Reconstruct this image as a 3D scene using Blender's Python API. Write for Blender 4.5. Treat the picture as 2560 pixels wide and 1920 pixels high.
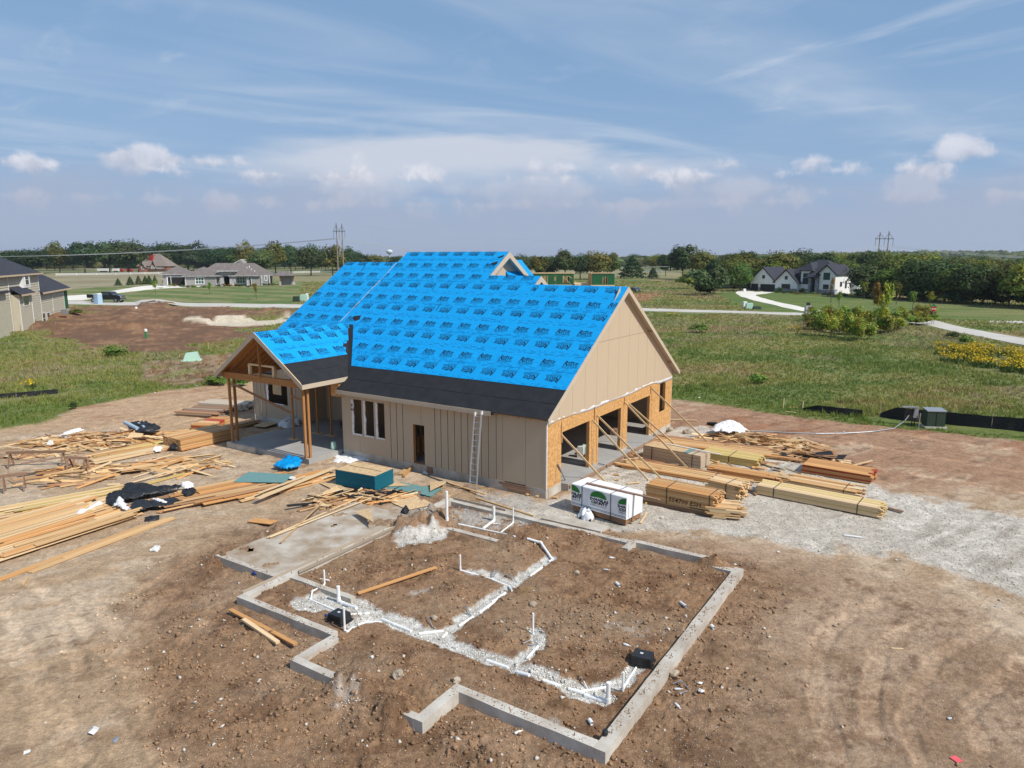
import bpy, bmesh, math, random
import numpy as np
from mathutils import Vector, Matrix, Euler
from math import radians, sin, cos, pi, atan, tan, hypot, atan2, sqrt
for _o in list(bpy.data.objects):
 bpy.data.objects.remove(_o, do_unlink=True)
SC = bpy.context.scene
COL = SC.collection
rng = random.Random(7)
nrs = np.random.RandomState(11)
# camera
CAMH = 11.0
FPX = 1775.0                      # focal length for a 2560 px wide frame
PITCH = atan((960 - 643) / FPX)
cam_d = bpy.data.cameras.new("camera")
cam = bpy.data.objects.new("camera", cam_d)
COL.objects.link(cam)
cam.location = (0, 0, CAMH)
cam.rotation_euler = (pi / 2 - PITCH, 0, 0)
cam_d.sensor_width = 36.0
cam_d.lens = 36.0 * FPX / 2560.0
cam_d.clip_start = 0.1
cam_d.clip_end = 9000
SC.camera = cam
SC.render.resolution_x, SC.render.resolution_y = 1024, 768
# light
SUN_AZ, SUN_EL = radians(124.5), radians(47.0)    # azimuth clockwise from +Y
world = bpy.data.worlds.new("World")
SC.world = world
world.use_nodes = True
wn, wl = world.node_tree.nodes, world.node_tree.links
wn.clear()
def N(nodes, t, **kw):
 n = nodes.new(t)
 for k, v in kw.items():
  if k.startswith("i_"):
   key = k[2:]
   key = int(key) if key.isdigit() else key.replace("_", " ")
   n.inputs[key].default_value = v
  else:
   setattr(n, k, v)
 return n
def build_sky():
 out = N(wn, "ShaderNodeOutputWorld")
 bg = N(wn, "ShaderNodeBackground")
 bg.inputs[1].default_value = 0.085
 sky = N(wn, "ShaderNodeTexSky")
 sky.sky_type = 'NISHITA'
 sky.sun_disc = False
 sky.sun_elevation = SUN_EL
 sky.sun_rotation = SUN_AZ
 sky.altitude = 300
 sky.air_density = 1.0
 sky.dust_density = 1.3
 sky.ozone_density = 2.6
 tc = N(wn, "ShaderNodeTexCoord")
 sep = N(wn, "ShaderNodeSeparateXYZ")
 wl.new(tc.outputs["Generated"], sep.inputs[0])
 def math_(op, a, b=None, clamp=False):
  n = N(wn, "ShaderNodeMath", operation=op, use_clamp=clamp)
  for i, v in enumerate((a, b)):
   if v is None:
    continue
   if isinstance(v, (int, float)):
    n.inputs[i].default_value = v
   else:
    wl.new(v, n.inputs[i])
  return n.outputs[0]
 def mapr(v, a, b, c=0.0, d=1.0, smooth=True):
  n = N(wn, "ShaderNodeMapRange")
  if smooth:
   n.interpolation_type = 'SMOOTHSTEP'
  wl.new(v, n.inputs[0])
  for i, q in enumerate((a, b, c, d)):
   n.inputs[i + 1].default_value = q
  return n.outputs[0]
 def mix(f, a, b):
  n = N(wn, "ShaderNodeMix", data_type='RGBA')
  if isinstance(f, (int, float)):
   n.inputs[0].default_value = f
  else:
   wl.new(f, n.inputs[0])
  for i, v in ((6, a), (7, b)):
   if isinstance(v, tuple):
    n.inputs[i].default_value = v
   else:
    wl.new(v, n.inputs[i])
  return n.outputs[2]
 def comb(x, y, z):
  n = N(wn, "ShaderNodeCombineXYZ")
  for i, v in enumerate((x, y, z)):
   if isinstance(v, (int, float)):
    n.inputs[i].default_value = v
   else:
    wl.new(v, n.inputs[i])
  return n.outputs[0]
 def noise(vec, scale, detail, rough, dist=0.0, warp=None):
  n = N(wn, "ShaderNodeTexNoise")
  wl.new(vec, n.inputs["Vector"])
  n.inputs["Scale"].default_value = scale
  n.inputs["Detail"].default_value = detail
  n.inputs["Roughness"].default_value = rough
  n.inputs["Distortion"].default_value = dist
  return n.outputs["Fac"]
 x, y, z = sep.outputs
 az = N(wn, "ShaderNodeMath", operation='ARCTAN2')
 wl.new(x, az.inputs[0]); wl.new(y, az.inputs[1])
 az = az.outputs[0]
 el = math_('ARCSINE', z)
 horizon = mapr(el, -0.02, 0.30, 1.0, 0.0)
 base = mix(math_('MULTIPLY', horizon, 0.86), sky.outputs[0], (4.05, 4.55, 5.7, 1))
 base = mix(0.58, base, (3.4, 5.75, 9.2, 1))
 zz = math_('MAXIMUM', z, 0.03)
 px = math_('DIVIDE', x, zz)
 py = math_('DIVIDE', y, zz)
 rx = math_('ADD', math_('MULTIPLY', px, 0.80), math_('MULTIPLY', py, 0.6))
 ry = math_('SUBTRACT', math_('MULTIPLY', py, 0.80), math_('MULTIPLY', px, 0.6))
 v1 = comb(math_('MULTIPLY', rx, 0.33), math_('MULTIPLY', ry, 1.05), 3.3)
 n1 = noise(v1, 0.9, 7, 0.52, 0.9)
 v2 = comb(math_('MULTIPLY', px, 0.30), math_('MULTIPLY', py, 0.30), 8.1)
 n2 = noise(v2, 0.8, 3, 0.5, 0.3)
 ci = math_('MULTIPLY', mapr(n1, 0.38, 0.78), mapr(n2, 0.30, 0.66))
 v3 = comb(math_('MULTIPLY', ry, 0.5), math_('MULTIPLY', rx, 0.9), 1.7)
 n3 = noise(v3, 1.3, 7, 0.6, 1.2)
 ci2 = math_('MULTIPLY', mapr(n3, 0.52, 0.85), 0.55)
 ci = math_('ADD', ci, ci2, True)
 ci = math_('MULTIPLY', ci, mapr(el, 0.03, 0.22))
 col = mix(math_('MULTIPLY', ci, 0.85), base, (7.4, 8.2, 9.4, 1))
 va = comb(math_('MULTIPLY', az, 1.2), math_('MULTIPLY', el, 7.0), 5.0)
 na = noise(va, 2.4, 6, 0.55, 0.35)
 cen = math_('ABSOLUTE', math_('SUBTRACT', az, -0.04))
 band_top = math_('ADD', math_('SUBTRACT', 0.158, math_('MULTIPLY', math_('POWER', cen, 1.6), 0.16)),
     math_('MULTIPLY', math_('SUBTRACT', na, 0.5), 0.085))
 up = mapr(math_('SUBTRACT', band_top, el), -0.004, 0.020)
 lo = mapr(math_('ADD', math_('SUBTRACT', el, 0.085), math_('MULTIPLY', math_('SUBTRACT', na, 0.5), 0.12)), -0.02, 0.045)
 side = mapr(cen, 0.42, 0.20)
 sheet = math_('MULTIPLY', math_('MULTIPLY', up, lo), side)
 col = mix(math_('MULTIPLY', sheet, 0.72), col, (8.3, 8.5, 9.3, 1))
 vb = comb(math_('MULTIPLY', az, 2.6), math_('MULTIPLY', el, 6.0), 12.0)
 nb = noise(vb, 2.0, 6, 0.55, 0.2)
 bank_top = math_('ADD', 0.105, math_('MULTIPLY', math_('SUBTRACT', nb, 0.5), 0.12))
 bank = mapr(math_('SUBTRACT', bank_top, el), -0.015, 0.05)
 col = mix(math_('MULTIPLY', bank, 0.66), col, (4.85, 5.35, 6.9, 1))
 for (s, seed, off, amp, thr, dens, bright) in ((15.0, 61.0, 0.070, 0.12, 0.43, 0.50, (6.9, 7.0, 8.1, 1)),
            (11.0, 21.0, 0.105, 0.13, 0.46, 0.80, (9.6, 9.6, 10.3, 1)),
            (8.0, 38.0, 0.118, 0.14, 0.49, 0.75, (9.4, 9.4, 10.2, 1)),
            (6.0, 33.0, 0.088, 0.125, 0.46, 0.42, (7.6, 7.7, 8.7, 1))):
  vc = comb(math_('MULTIPLY', az, 1.0), math_('MULTIPLY', el, 0.9), seed)
  big = noise(vc, s, 1.5, 0.5, 0.0)
  det = noise(vc, s * 5.0, 6, 0.62, 0.3)
  head = math_('ADD', math_('MULTIPLY', math_('SUBTRACT', big, thr), amp * 9.0),
     math_('MULTIPLY', math_('SUBTRACT', det, 0.5), amp * 2.1))
  d = math_('SUBTRACT', math_('ADD', head, 0.0),
    math_('MULTIPLY', math_('ABSOLUTE', math_('SUBTRACT', el, off)), 9.0))
  m = mapr(d, 0.0, 0.14)
  under = mapr(el, off - 0.045, off + 0.004)
  m = math_('MULTIPLY', math_('MULTIPLY', m, under), dens)
  shade = mapr(math_('ADD', math_('SUBTRACT', el, off), math_('MULTIPLY', math_('SUBTRACT', det, 0.5), 0.06)), -0.022, 0.018)
  cc = mix(shade, (5.6, 5.9, 7.2, 1), bright)
  col = mix(m, col, cc)
 below = mapr(el, -0.004, -0.03)
 col = mix(below, col, (1.2, 1.15, 0.95, 1))
 wl.new(col, bg.inputs[0])
 wl.new(bg.outputs[0], out.inputs[0])
build_sky()
sun_d = bpy.data.lights.new("sun", 'SUN')
sun_d.energy = 4.8
sun_d.angle = radians(0.55)
sun_d.color = (1.0, 0.945, 0.86)
sun = bpy.data.objects.new("sun", sun_d)
COL.objects.link(sun)
_dir = Vector((-sin(SUN_AZ) * cos(SUN_EL), -cos(SUN_AZ) * cos(SUN_EL), -sin(SUN_EL)))
sun.rotation_euler = _dir.to_track_quat('-Z', 'Y').to_euler()
sun.location = (60, -60, 90)
vs = SC.view_settings
vs.view_transform = 'Standard'
vs.look = 'None'
vs.exposure = 0.0
vs.gamma = 1.0
vs.use_curve_mapping = False
# frame of the building plot
def site(u, v, z=0.0):
 x = (u - 1280) / FPX
 zz = -(v - 960) / FPX
 dy = cos(PITCH) + sin(PITCH) * zz
 dz = -sin(PITCH) + cos(PITCH) * zz
 t = (z - CAMH) / dz
 return Vector((x * t, dy * t, z))
TH = radians(-57.1)
AX = Vector((sin(TH), cos(TH), 0))         # along the front wall, to the left
BX = Vector((cos(TH), -sin(TH), 0))        # along the gable wall, to the back
C0 = Vector((1.5856, 31.6711, 0))          # near corner of the garage
def W(a, b, z=0.0):
 return C0 + AX * a + BX * b + Vector((0, 0, z))
def AB(p):
 d = Vector((p[0], p[1], 0)) - C0
 return d.dot(AX), d.dot(BX)
ROTAB = Matrix(((AX.x, BX.x, 0), (AX.y, BX.y, 0), (0, 0, 1)))
# noise in numpy
def _hash(ix, iy, seed):
 h = (ix.astype(np.int64) * 374761393 + iy.astype(np.int64) * 668265263 + seed * 1442695041) & 0xFFFFFFFF
 h = ((h ^ (h >> 13)) * 1274126177) & 0xFFFFFFFF
 h = h ^ (h >> 16)
 return (h & 0xFFFFFF) / float(0xFFFFFF)
def vnoise(x, y, seed=0):
 ix = np.floor(x); iy = np.floor(y)
 fx = x - ix; fy = y - iy
 fx = fx * fx * (3 - 2 * fx); fy = fy * fy * (3 - 2 * fy)
 a = _hash(ix, iy, seed); b = _hash(ix + 1, iy, seed)
 c = _hash(ix, iy + 1, seed); d = _hash(ix + 1, iy + 1, seed)
 return (a * (1 - fx) + b * fx) * (1 - fy) + (c * (1 - fx) + d * fx) * fy
def fbm(x, y, scale=1.0, octv=4, seed=0, rough=0.5):
 s = 0; amp = 1.0; t = 0
 cx, sx = 0.8, 0.6
 for o in range(octv):
  s = s + amp * vnoise(x * scale + 13.7 * o, y * scale - 7.1 * o, seed + o * 31)
  t += amp; amp *= rough; scale *= 2.03
  x, y = cx * x - sx * y, sx * x + cx * y
 return s / t - 0.5
def sstep(x, a, b):
 t = np.clip((x - a) / (b - a), 0, 1)
 return t * t * (3 - 2 * t)
def seg_dist(x, y, pts):
 d = np.full(np.shape(x), 1e9)
 for (x0, y0), (x1, y1) in zip(pts[:-1], pts[1:]):
  dx, dy = x1 - x0, y1 - y0
  L = dx * dx + dy * dy + 1e-9
  t = np.clip(((x - x0) * dx + (y - y0) * dy) / L, 0, 1)
  d = np.minimum(d, np.hypot(x - x0 - t * dx, y - y0 - t * dy))
 return d
def poly_sd(x, y, pts):
 ins = np.zeros(np.shape(x), bool)
 n = len(pts)
 for i in range(n):
  x0, y0 = pts[i]; x1, y1 = pts[(i + 1) % n]
  c = ((y0 > y) != (y1 > y)) & (x < (x1 - x0) * (y - y0) / (y1 - y0 + 1e-12) + x0)
  ins ^= c
 d = seg_dist(x, y, list(pts) + [pts[0]])
 return np.where(ins, d, -d)
def gp(lst):
 return [tuple(site(u, v)[:2]) for u, v in lst]
# materials
MATS = {}
def newmat(name):
 m = bpy.data.materials.new(name)
 m.use_nodes = True
 m.node_tree.nodes.clear()
 MATS[name] = m
 return m, m.node_tree.nodes, m.node_tree.links
def c4(c):
 return (c[0], c[1], c[2], 1.0)
def basic(name, col, col2=None, rough=0.8, nscale=8.0, stretch=(1, 1, 1), var=0.0, bump=0.0, bscale=40.0,
  metal=0.0, spec=0.3, detail=5.0, coord="Object", contrast=(0.35, 0.65), fine=0.0, fscale=60.0):
 m, n, l = newmat(name)
 out = N(n, "ShaderNodeOutputMaterial")
 p = N(n, "ShaderNodeBsdfPrincipled")
 l.new(p.outputs[0], out.inputs[0])
 p.inputs["Roughness"].default_value = rough
 p.inputs["Metallic"].default_value = metal
 p.inputs["Specular IOR Level"].default_value = spec
 tc = N(n, "ShaderNodeTexCoord")
 mp = N(n, "ShaderNodeMapping")
 l.new(tc.outputs[coord], mp.inputs[0])
 mp.inputs["Scale"].default_value = stretch
 oi = N(n, "ShaderNodeObjectInfo")
 if var > 0 or coord == "Object":
  mv = N(n, "ShaderNodeVectorMath", operation='SCALE')
  mv.inputs[0].default_value = (37.0, 19.0, 11.0)
  l.new(oi.outputs["Random"], mv.inputs["Scale"])
  l.new(mv.outputs[0], mp.inputs["Location"])
 no = N(n, "ShaderNodeTexNoise", i_Scale=nscale, i_Detail=detail, i_Roughness=0.6)
 l.new(mp.outputs[0], no.inputs["Vector"])
 mr = N(n, "ShaderNodeMapRange")
 mr.inputs[1].default_value, mr.inputs[2].default_value = contrast
 l.new(no.outputs["Fac"], mr.inputs[0])
 mx = N(n, "ShaderNodeMix", data_type='RGBA')
 mx.inputs[6].default_value = c4(col)
 mx.inputs[7].default_value = c4(col2 or tuple(v * 0.8 for v in col))
 l.new(mr.outputs[0], mx.inputs[0])
 last = mx.outputs[2]
 if fine > 0:
  nf = N(n, "ShaderNodeTexNoise", i_Scale=fscale, i_Detail=3.0, i_Roughness=0.7)
  l.new(mp.outputs[0], nf.inputs["Vector"])
  mf = N(n, "ShaderNodeMapRange")
  mf.inputs[1].default_value, mf.inputs[2].default_value = 0.3, 0.7
  mf.inputs[3].default_value, mf.inputs[4].default_value = 1 - fine, 1 + fine
  l.new(nf.outputs["Fac"], mf.inputs[0])
  vm = N(n, "ShaderNodeVectorMath", operation='SCALE')
  l.new(last, vm.inputs[0]); l.new(mf.outputs[0], vm.inputs["Scale"])
  last = vm.outputs[0]
 if var > 0:
  hs = N(n, "ShaderNodeMapRange")
  hs.inputs[3].default_value, hs.inputs[4].default_value = 1 - var, 1 + var
  l.new(oi.outputs["Random"], hs.inputs[0])
  vm = N(n, "ShaderNodeVectorMath", operation='SCALE')
  l.new(last, vm.inputs[0]); l.new(hs.outputs[0], vm.inputs["Scale"])
  last = vm.outputs[0]
 l.new(last, p.inputs["Base Color"])
 if bump > 0:
  nb = N(n, "ShaderNodeTexNoise", i_Scale=bscale, i_Detail=4.0, i_Roughness=0.6)
  l.new(mp.outputs[0], nb.inputs["Vector"])
  b = N(n, "ShaderNodeBump", i_Strength=bump, i_Distance=0.02)
  l.new(nb.outputs["Fac"], b.inputs["Height"])
  l.new(b.outputs[0], p.inputs["Normal"])
 return m
def leafmat(name, rough=0.65, trans=0.25):
 m, n, l = newmat(name)
 out = N(n, "ShaderNodeOutputMaterial")
 at = N(n, "ShaderNodeAttribute"); at.attribute_name = "leafcol"
 oi = N(n, "ShaderNodeObjectInfo")
 mr = N(n, "ShaderNodeMapRange"); mr.inputs[3].default_value, mr.inputs[4].default_value = 0.75, 1.25
 l.new(oi.outputs["Random"], mr.inputs[0])
 mul = N(n, "ShaderNodeMix", data_type='RGBA', blend_type='MULTIPLY')
 mul.inputs[0].default_value = 1.0
 l.new(at.outputs["Color"], mul.inputs[6]); l.new(oi.outputs["Color"], mul.inputs[7])
 vm = N(n, "ShaderNodeVectorMath", operation='SCALE')
 l.new(mul.outputs[2], vm.inputs[0]); l.new(mr.outputs[0], vm.inputs["Scale"])
 p = N(n, "ShaderNodeBsdfPrincipled"); p.inputs["Roughness"].default_value = rough
 p.inputs["Specular IOR Level"].default_value = 0.2
 l.new(vm.outputs[0], p.inputs["Base Color"])
 tr = N(n, "ShaderNodeBsdfTranslucent")
 l.new(vm.outputs[0], tr.inputs[0])
 ms = N(n, "ShaderNodeMixShader"); ms.inputs[0].default_value = trans
 l.new(p.outputs[0], ms.inputs[1]); l.new(tr.outputs[0], ms.inputs[2])
 l.new(ms.outputs[0], out.inputs[0])
 return m
basic("wood_fresh", (0.60, 0.40, 0.20), (0.50, 0.30, 0.135), rough=0.75, nscale=4, stretch=(0.7, 2.2, 2.2), var=0.16, fine=0.10, fscale=16)
basic("wood_pale", (0.70, 0.53, 0.32), (0.62, 0.44, 0.24), rough=0.75, nscale=4, stretch=(0.7, 2.2, 2.2), var=0.12, fine=0.08, fscale=16)
basic("wood_orange", (0.56, 0.30, 0.115), (0.44, 0.21, 0.075), rough=0.75, nscale=4, stretch=(0.7, 2.2, 2.2), var=0.2, fine=0.12, fscale=16)
basic("wood_brown", (0.38, 0.21, 0.11), (0.27, 0.145, 0.075), rough=0.8, nscale=4, stretch=(0.7, 2.2, 2.2), var=0.22, fine=0.12, fscale=16)
basic("wood_yellow", (0.60, 0.46, 0.18), (0.48, 0.35, 0.12), rough=0.75, nscale=4, stretch=(0.7, 2.2, 2.2), var=0.15, fine=0.10, fscale=16)
basic("wood_post", (0.44, 0.215, 0.075), (0.30, 0.135, 0.045), rough=0.75, nscale=5, stretch=(0.6, 3, 3), var=0.12, fine=0.16, fscale=14)
basic("wood_grey", (0.40, 0.33, 0.25), (0.28, 0.22, 0.16), rough=0.85, nscale=4, stretch=(0.7, 2.2, 2.2), var=0.2, fine=0.12, fscale=16)
basic("wood_weathered", (0.33, 0.20, 0.13), (0.23, 0.14, 0.09), rough=0.85, nscale=4, stretch=(0.7, 2.2, 2.2), var=0.2, fine=0.15, fscale=16)
basic("wood_dark", (0.16, 0.10, 0.06), (0.11, 0.065, 0.04), rough=0.85, nscale=4, stretch=(0.7, 2.2, 2.2), var=0.2)
basic("red_edge", (0.42, 0.07, 0.035), (0.30, 0.05, 0.03), rough=0.8, nscale=8, var=0.15)
basic("white_trim", (0.78, 0.78, 0.76), (0.70, 0.70, 0.68), rough=0.6)
basic("white_plastic", (0.80, 0.80, 0.79), (0.74, 0.74, 0.72), rough=0.42, spec=0.5, fine=0.03)
basic("grey_plastic", (0.35, 0.36, 0.38), (0.30, 0.31, 0.33), rough=0.4, spec=0.5)
basic("black_plastic", (0.012, 0.013, 0.015), (0.02, 0.02, 0.022), rough=0.4, spec=0.5)
basic("strap_black", (0.02, 0.02, 0.022), rough=0.45)
basic("rubber", (0.02, 0.02, 0.02), rough=0.8)
basic("aluminium", (0.62, 0.63, 0.64), (0.46, 0.46, 0.47), rough=0.42, metal=0.75, nscale=5, stretch=(1, 1, 1))
basic("galvanised", (0.42, 0.44, 0.46), (0.33, 0.34, 0.36), rough=0.5, metal=0.6)
basic("rust", (0.22, 0.08, 0.04), rough=0.8)
basic("ink", (0.015, 0.016, 0.02), rough=0.8)
basic("ink_print", (0.003, 0.012, 0.040), (0.004, 0.018, 0.055), rough=0.6)
basic("green_ink", (0.03, 0.20, 0.035), rough=0.7)
basic("dark_fill", (0.02, 0.018, 0.016), rough=0.9)
basic("pink_paper", (0.75, 0.11, 0.13), (0.66, 0.09, 0.11), rough=0.6)
basic("can_blue", (0.03, 0.06, 0.28), rough=0.35, metal=0.3)
basic("paper_white", (0.72, 0.72, 0.70), (0.55, 0.54, 0.52), rough=0.6, nscale=6)
basic("rock", (0.42, 0.35, 0.27), (0.30, 0.24, 0.17), rough=0.9, nscale=6, var=0.2, bump=0.3)
basic("concrete", (0.56, 0.53, 0.47), (0.33, 0.275, 0.215), rough=0.9, nscale=1.1, fine=0.10, fscale=22, bump=0.15, contrast=(0.3, 0.72))
basic("concrete_new", (0.37, 0.365, 0.35), (0.30, 0.29, 0.275), rough=0.8, nscale=0.8, fine=0.06, fscale=18, contrast=(0.3, 0.7))
basic("concrete_dusty", (0.47, 0.43, 0.37), (0.29, 0.215, 0.145), rough=0.95, nscale=1.0, fine=0.14, fscale=16, contrast=(0.36, 0.62))
basic("road_concrete", (0.52, 0.49, 0.44), (0.44, 0.415, 0.37), rough=0.9, nscale=0.25, fine=0.06, fscale=3)
basic("drive_concrete", (0.72, 0.68, 0.60), (0.64, 0.60, 0.53), rough=0.9, nscale=0.2, fine=0.04, fscale=2)
basic("osb", (0.64, 0.37, 0.15), (0.44, 0.225, 0.075), rough=0.7, nscale=9, stretch=(1, 1, 1), fine=0.25, fscale=34, contrast=(0.38, 0.62), detail=4)
basic("osb_flat", (0.60, 0.44, 0.26), (0.47, 0.32, 0.17), rough=0.7, nscale=9, fine=0.2, fscale=30, contrast=(0.38, 0.62), var=0.1)
basic("teal_edge", (0.008, 0.135, 0.19), (0.006, 0.11, 0.155), rough=0.7, nscale=9, var=0.06)
basic("teal_sheet", (0.10, 0.26, 0.27), (0.17, 0.27, 0.25), rough=0.7, nscale=5, fine=0.18, fscale=20, var=0.06)
basic("siding", (0.485, 0.385, 0.272), (0.46, 0.362, 0.255), rough=0.75, nscale=3, stretch=(9, 9, 0.25), fine=0.035, fscale=6)
basic("siding_trim", (0.50, 0.415, 0.315), (0.47, 0.39, 0.295), rough=0.7, nscale=2, fine=0.02)
basic("membrane_black", (0.013, 0.014, 0.017), (0.020, 0.021, 0.024), rough=0.85, nscale=2.0, fine=0.08, fscale=50)
basic("tarp_black", (0.012, 0.013, 0.015), (0.022, 0.024, 0.028), rough=0.5, nscale=3, bump=0.5, bscale=7, spec=0.4)
basic("wrap_white", (0.80, 0.80, 0.80), (0.72, 0.72, 0.73), rough=0.5, nscale=3, bump=0.25, bscale=6, spec=0.35)
basic("wrap_blue", (0.0, 0.29, 0.68), (0.0, 0.24, 0.60), rough=0.5, nscale=4, bump=0.4, bscale=9)
basic("roll_blue_grey", (0.40, 0.52, 0.60), rough=0.6)
basic("green_box", (0.035, 0.055, 0.035), (0.03, 0.048, 0.03), rough=0.55)
basic("mint", (0.42, 0.62, 0.50), (0.36, 0.55, 0.44), rough=0.6)
basic("bark", (0.12, 0.09, 0.065), (0.085, 0.065, 0.05), rough=0.9, nscale=2)
basic("pole_wood", (0.30, 0.25, 0.21), (0.22, 0.18, 0.15), rough=0.9, nscale=2)
basic("steel_dark", (0.10, 0.11, 0.14), rough=0.6)
basic("wire", (0.55, 0.57, 0.60), rough=0.5, metal=0.3)
basic("glass_dark", (0.03, 0.045, 0.05), (0.05, 0.07, 0.075), rough=0.08, spec=0.7)
basic("glass_green", (0.05, 0.13, 0.10), (0.03, 0.08, 0.07), rough=0.1, spec=0.6)
basic("sage_siding", (0.50, 0.455, 0.35), (0.45, 0.41, 0.315), rough=0.75, nscale=2)
basic("slate_shingle", (0.028, 0.030, 0.040), (0.045, 0.048, 0.062), rough=0.9, nscale=1.6, fine=0.22, fscale=6)
basic("grey_shingle", (0.185, 0.16, 0.15), (0.14, 0.12, 0.112), rough=0.95, nscale=0.8, fine=0.14, fscale=3)
basic("brown_shingle", (0.24, 0.20, 0.175), (0.18, 0.15, 0.13), rough=0.95, nscale=0.8, fine=0.1, fscale=3)
basic("stucco_grey", (0.31, 0.30, 0.29), (0.28, 0.27, 0.26), rough=0.9, nscale=1)
basic("white_brick", (0.80, 0.80, 0.79), (0.72, 0.72, 0.71), rough=0.85, nscale=2)
basic("stone_grey", (0.17, 0.18, 0.20), (0.30, 0.31, 0.34), rough=0.9, nscale=1.7, fine=0.3, fscale=4, contrast=(0.45, 0.55))
basic("stone_light", (0.48, 0.47, 0.47), (0.30, 0.30, 0.32), rough=0.9, nscale=1.4, fine=0.2, fscale=4, contrast=(0.45, 0.55))
basic("brick_red", (0.27, 0.105, 0.07), (0.36, 0.17, 0.12), rough=0.9, nscale=1.2, fine=0.1, fscale=5)
basic("paint_red", (0.42, 0.025, 0.025), rough=0.5)
basic("fence_white", (0.78, 0.78, 0.78), rough=0.6)
basic("black_trim", (0.02, 0.02, 0.024), rough=0.5)
basic("raw_fascia", (0.60, 0.47, 0.32), rough=0.7)
basic("zip_green", (0.018, 0.115, 0.045), (0.015, 0.095, 0.038), rough=0.7, nscale=0.8)
basic("toilet_blue", (0.38, 0.52, 0.66), (0.33, 0.46, 0.60), rough=0.5)
basic("car_black", (0.012, 0.013, 0.016), rough=0.18, spec=0.6)
basic("car_slate", (0.06, 0.075, 0.11), rough=0.2, spec=0.6)
basic("chrome", (0.6, 0.6, 0.62), rough=0.2, metal=0.9)
basic("silt", (0.012, 0.012, 0.014), (0.028, 0.028, 0.03), rough=0.7, nscale=4, stretch=(1, 1, 5))
basic("seed_tan", (0.42, 0.32, 0.19), (0.33, 0.24, 0.13), rough=0.8)
basic("water_tower", (0.62, 0.68, 0.70), rough=0.5)
basic("sign_red", (0.55, 0.015, 0.02), rough=0.4)
basic("sign_green", (0.01, 0.22, 0.13), rough=0.4)
basic("sewer_green", (0.03, 0.24, 0.08), rough=0.5)
leafmat("leaf")
leafmat("blade", trans=0.35)
def rollmat():
 m, n, l = newmat("underlayment")
 out = N(n, "ShaderNodeOutputMaterial")
 p = N(n, "ShaderNodeBsdfPrincipled"); p.inputs["Roughness"].default_value = 0.55
 p.inputs["Specular IOR Level"].default_value = 0.25
 l.new(p.outputs[0], out.inputs[0])
 tc = N(n, "ShaderNodeTexCoord")
 sp = N(n, "ShaderNodeSeparateXYZ"); l.new(tc.outputs["Object"], sp.inputs[0])
 oi = N(n, "ShaderNodeObjectInfo")
 def M(op, a, b=None, c=None, clamp=False):
  k = N(n, "ShaderNodeMath", operation=op, use_clamp=clamp)
  for i, v in enumerate((a, b, c)):
   if v is None: continue
   if isinstance(v, (int, float)): k.inputs[i].default_value = v
   else: l.new(v, k.inputs[i])
  return k.outputs[0]
 y = sp.outputs[1]
 x = M('ADD', sp.outputs[0], M('MULTIPLY', oi.outputs["Random"], 9.0))
 tot = None
 for k, (yc, hw, per, duty, ph) in enumerate(((0.07, 0.016, 0.62, 0.66, 0.0), (0.145, 0.012, 0.43, 0.5, 0.2),
            (1.06, 0.014, 0.55, 0.55, 0.5), (1.13, 0.018, 0.83, 0.7, 0.1),
            (0.21, 0.008, 0.21, 0.5, 0.3))):
  band = M('LESS_THAN', M('ABSOLUTE', M('SUBTRACT', y, yc)), hw)
  fr = M('FRACT', M('ADD', M('DIVIDE', x, per), ph))
  das = M('LESS_THAN', fr, duty)
  nz = N(n, "ShaderNodeTexNoise", i_Scale=2.6, i_Detail=2.0)
  cb = N(n, "ShaderNodeCombineXYZ"); l.new(x, cb.inputs[0]); cb.inputs[1].default_value = k * 3.1
  l.new(cb.outputs[0], nz.inputs["Vector"])
  das = M('MULTIPLY', das, M('GREATER_THAN', nz.outputs["Fac"], 0.47))
  v = M('MULTIPLY', band, das)
  tot = v if tot is None else M('MAXIMUM', tot, v)
 mp = N(n, "ShaderNodeMapping"); l.new(tc.outputs["Object"], mp.inputs[0]); mp.inputs["Scale"].default_value = (0.8, 3.0, 1)
 nz = N(n, "ShaderNodeTexNoise", i_Scale=2.2, i_Detail=7.0, i_Roughness=0.68, i_Distortion=1.1)
 l.new(mp.outputs[0], nz.inputs["Vector"])
 mr = N(n, "ShaderNodeMapRange"); mr.inputs[1].default_value = 0.3; mr.inputs[2].default_value = 0.7
 l.new(nz.outputs["Fac"], mr.inputs[0])
 mx = N(n, "ShaderNodeMix", data_type='RGBA')
 mx.inputs[6].default_value = (0.000, 0.265, 0.62, 1); mx.inputs[7].default_value = (0.000, 0.325, 0.73, 1)
 l.new(mr.outputs[0], mx.inputs[0])
 m2 = N(n, "ShaderNodeMix", data_type='RGBA')
 l.new(M('MULTIPLY', tot, 0.8), m2.inputs[0]); l.new(mx.outputs[2], m2.inputs[6]); m2.inputs[7].default_value = (0.004, 0.03, 0.12, 1)
 l.new(m2.outputs[2], p.inputs["Base Color"])
 b = N(n, "ShaderNodeBump", i_Strength=0.9, i_Distance=0.05)
 l.new(nz.outputs["Fac"], b.inputs["Height"]); l.new(b.outputs[0], p.inputs["Normal"])
rollmat()
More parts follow.
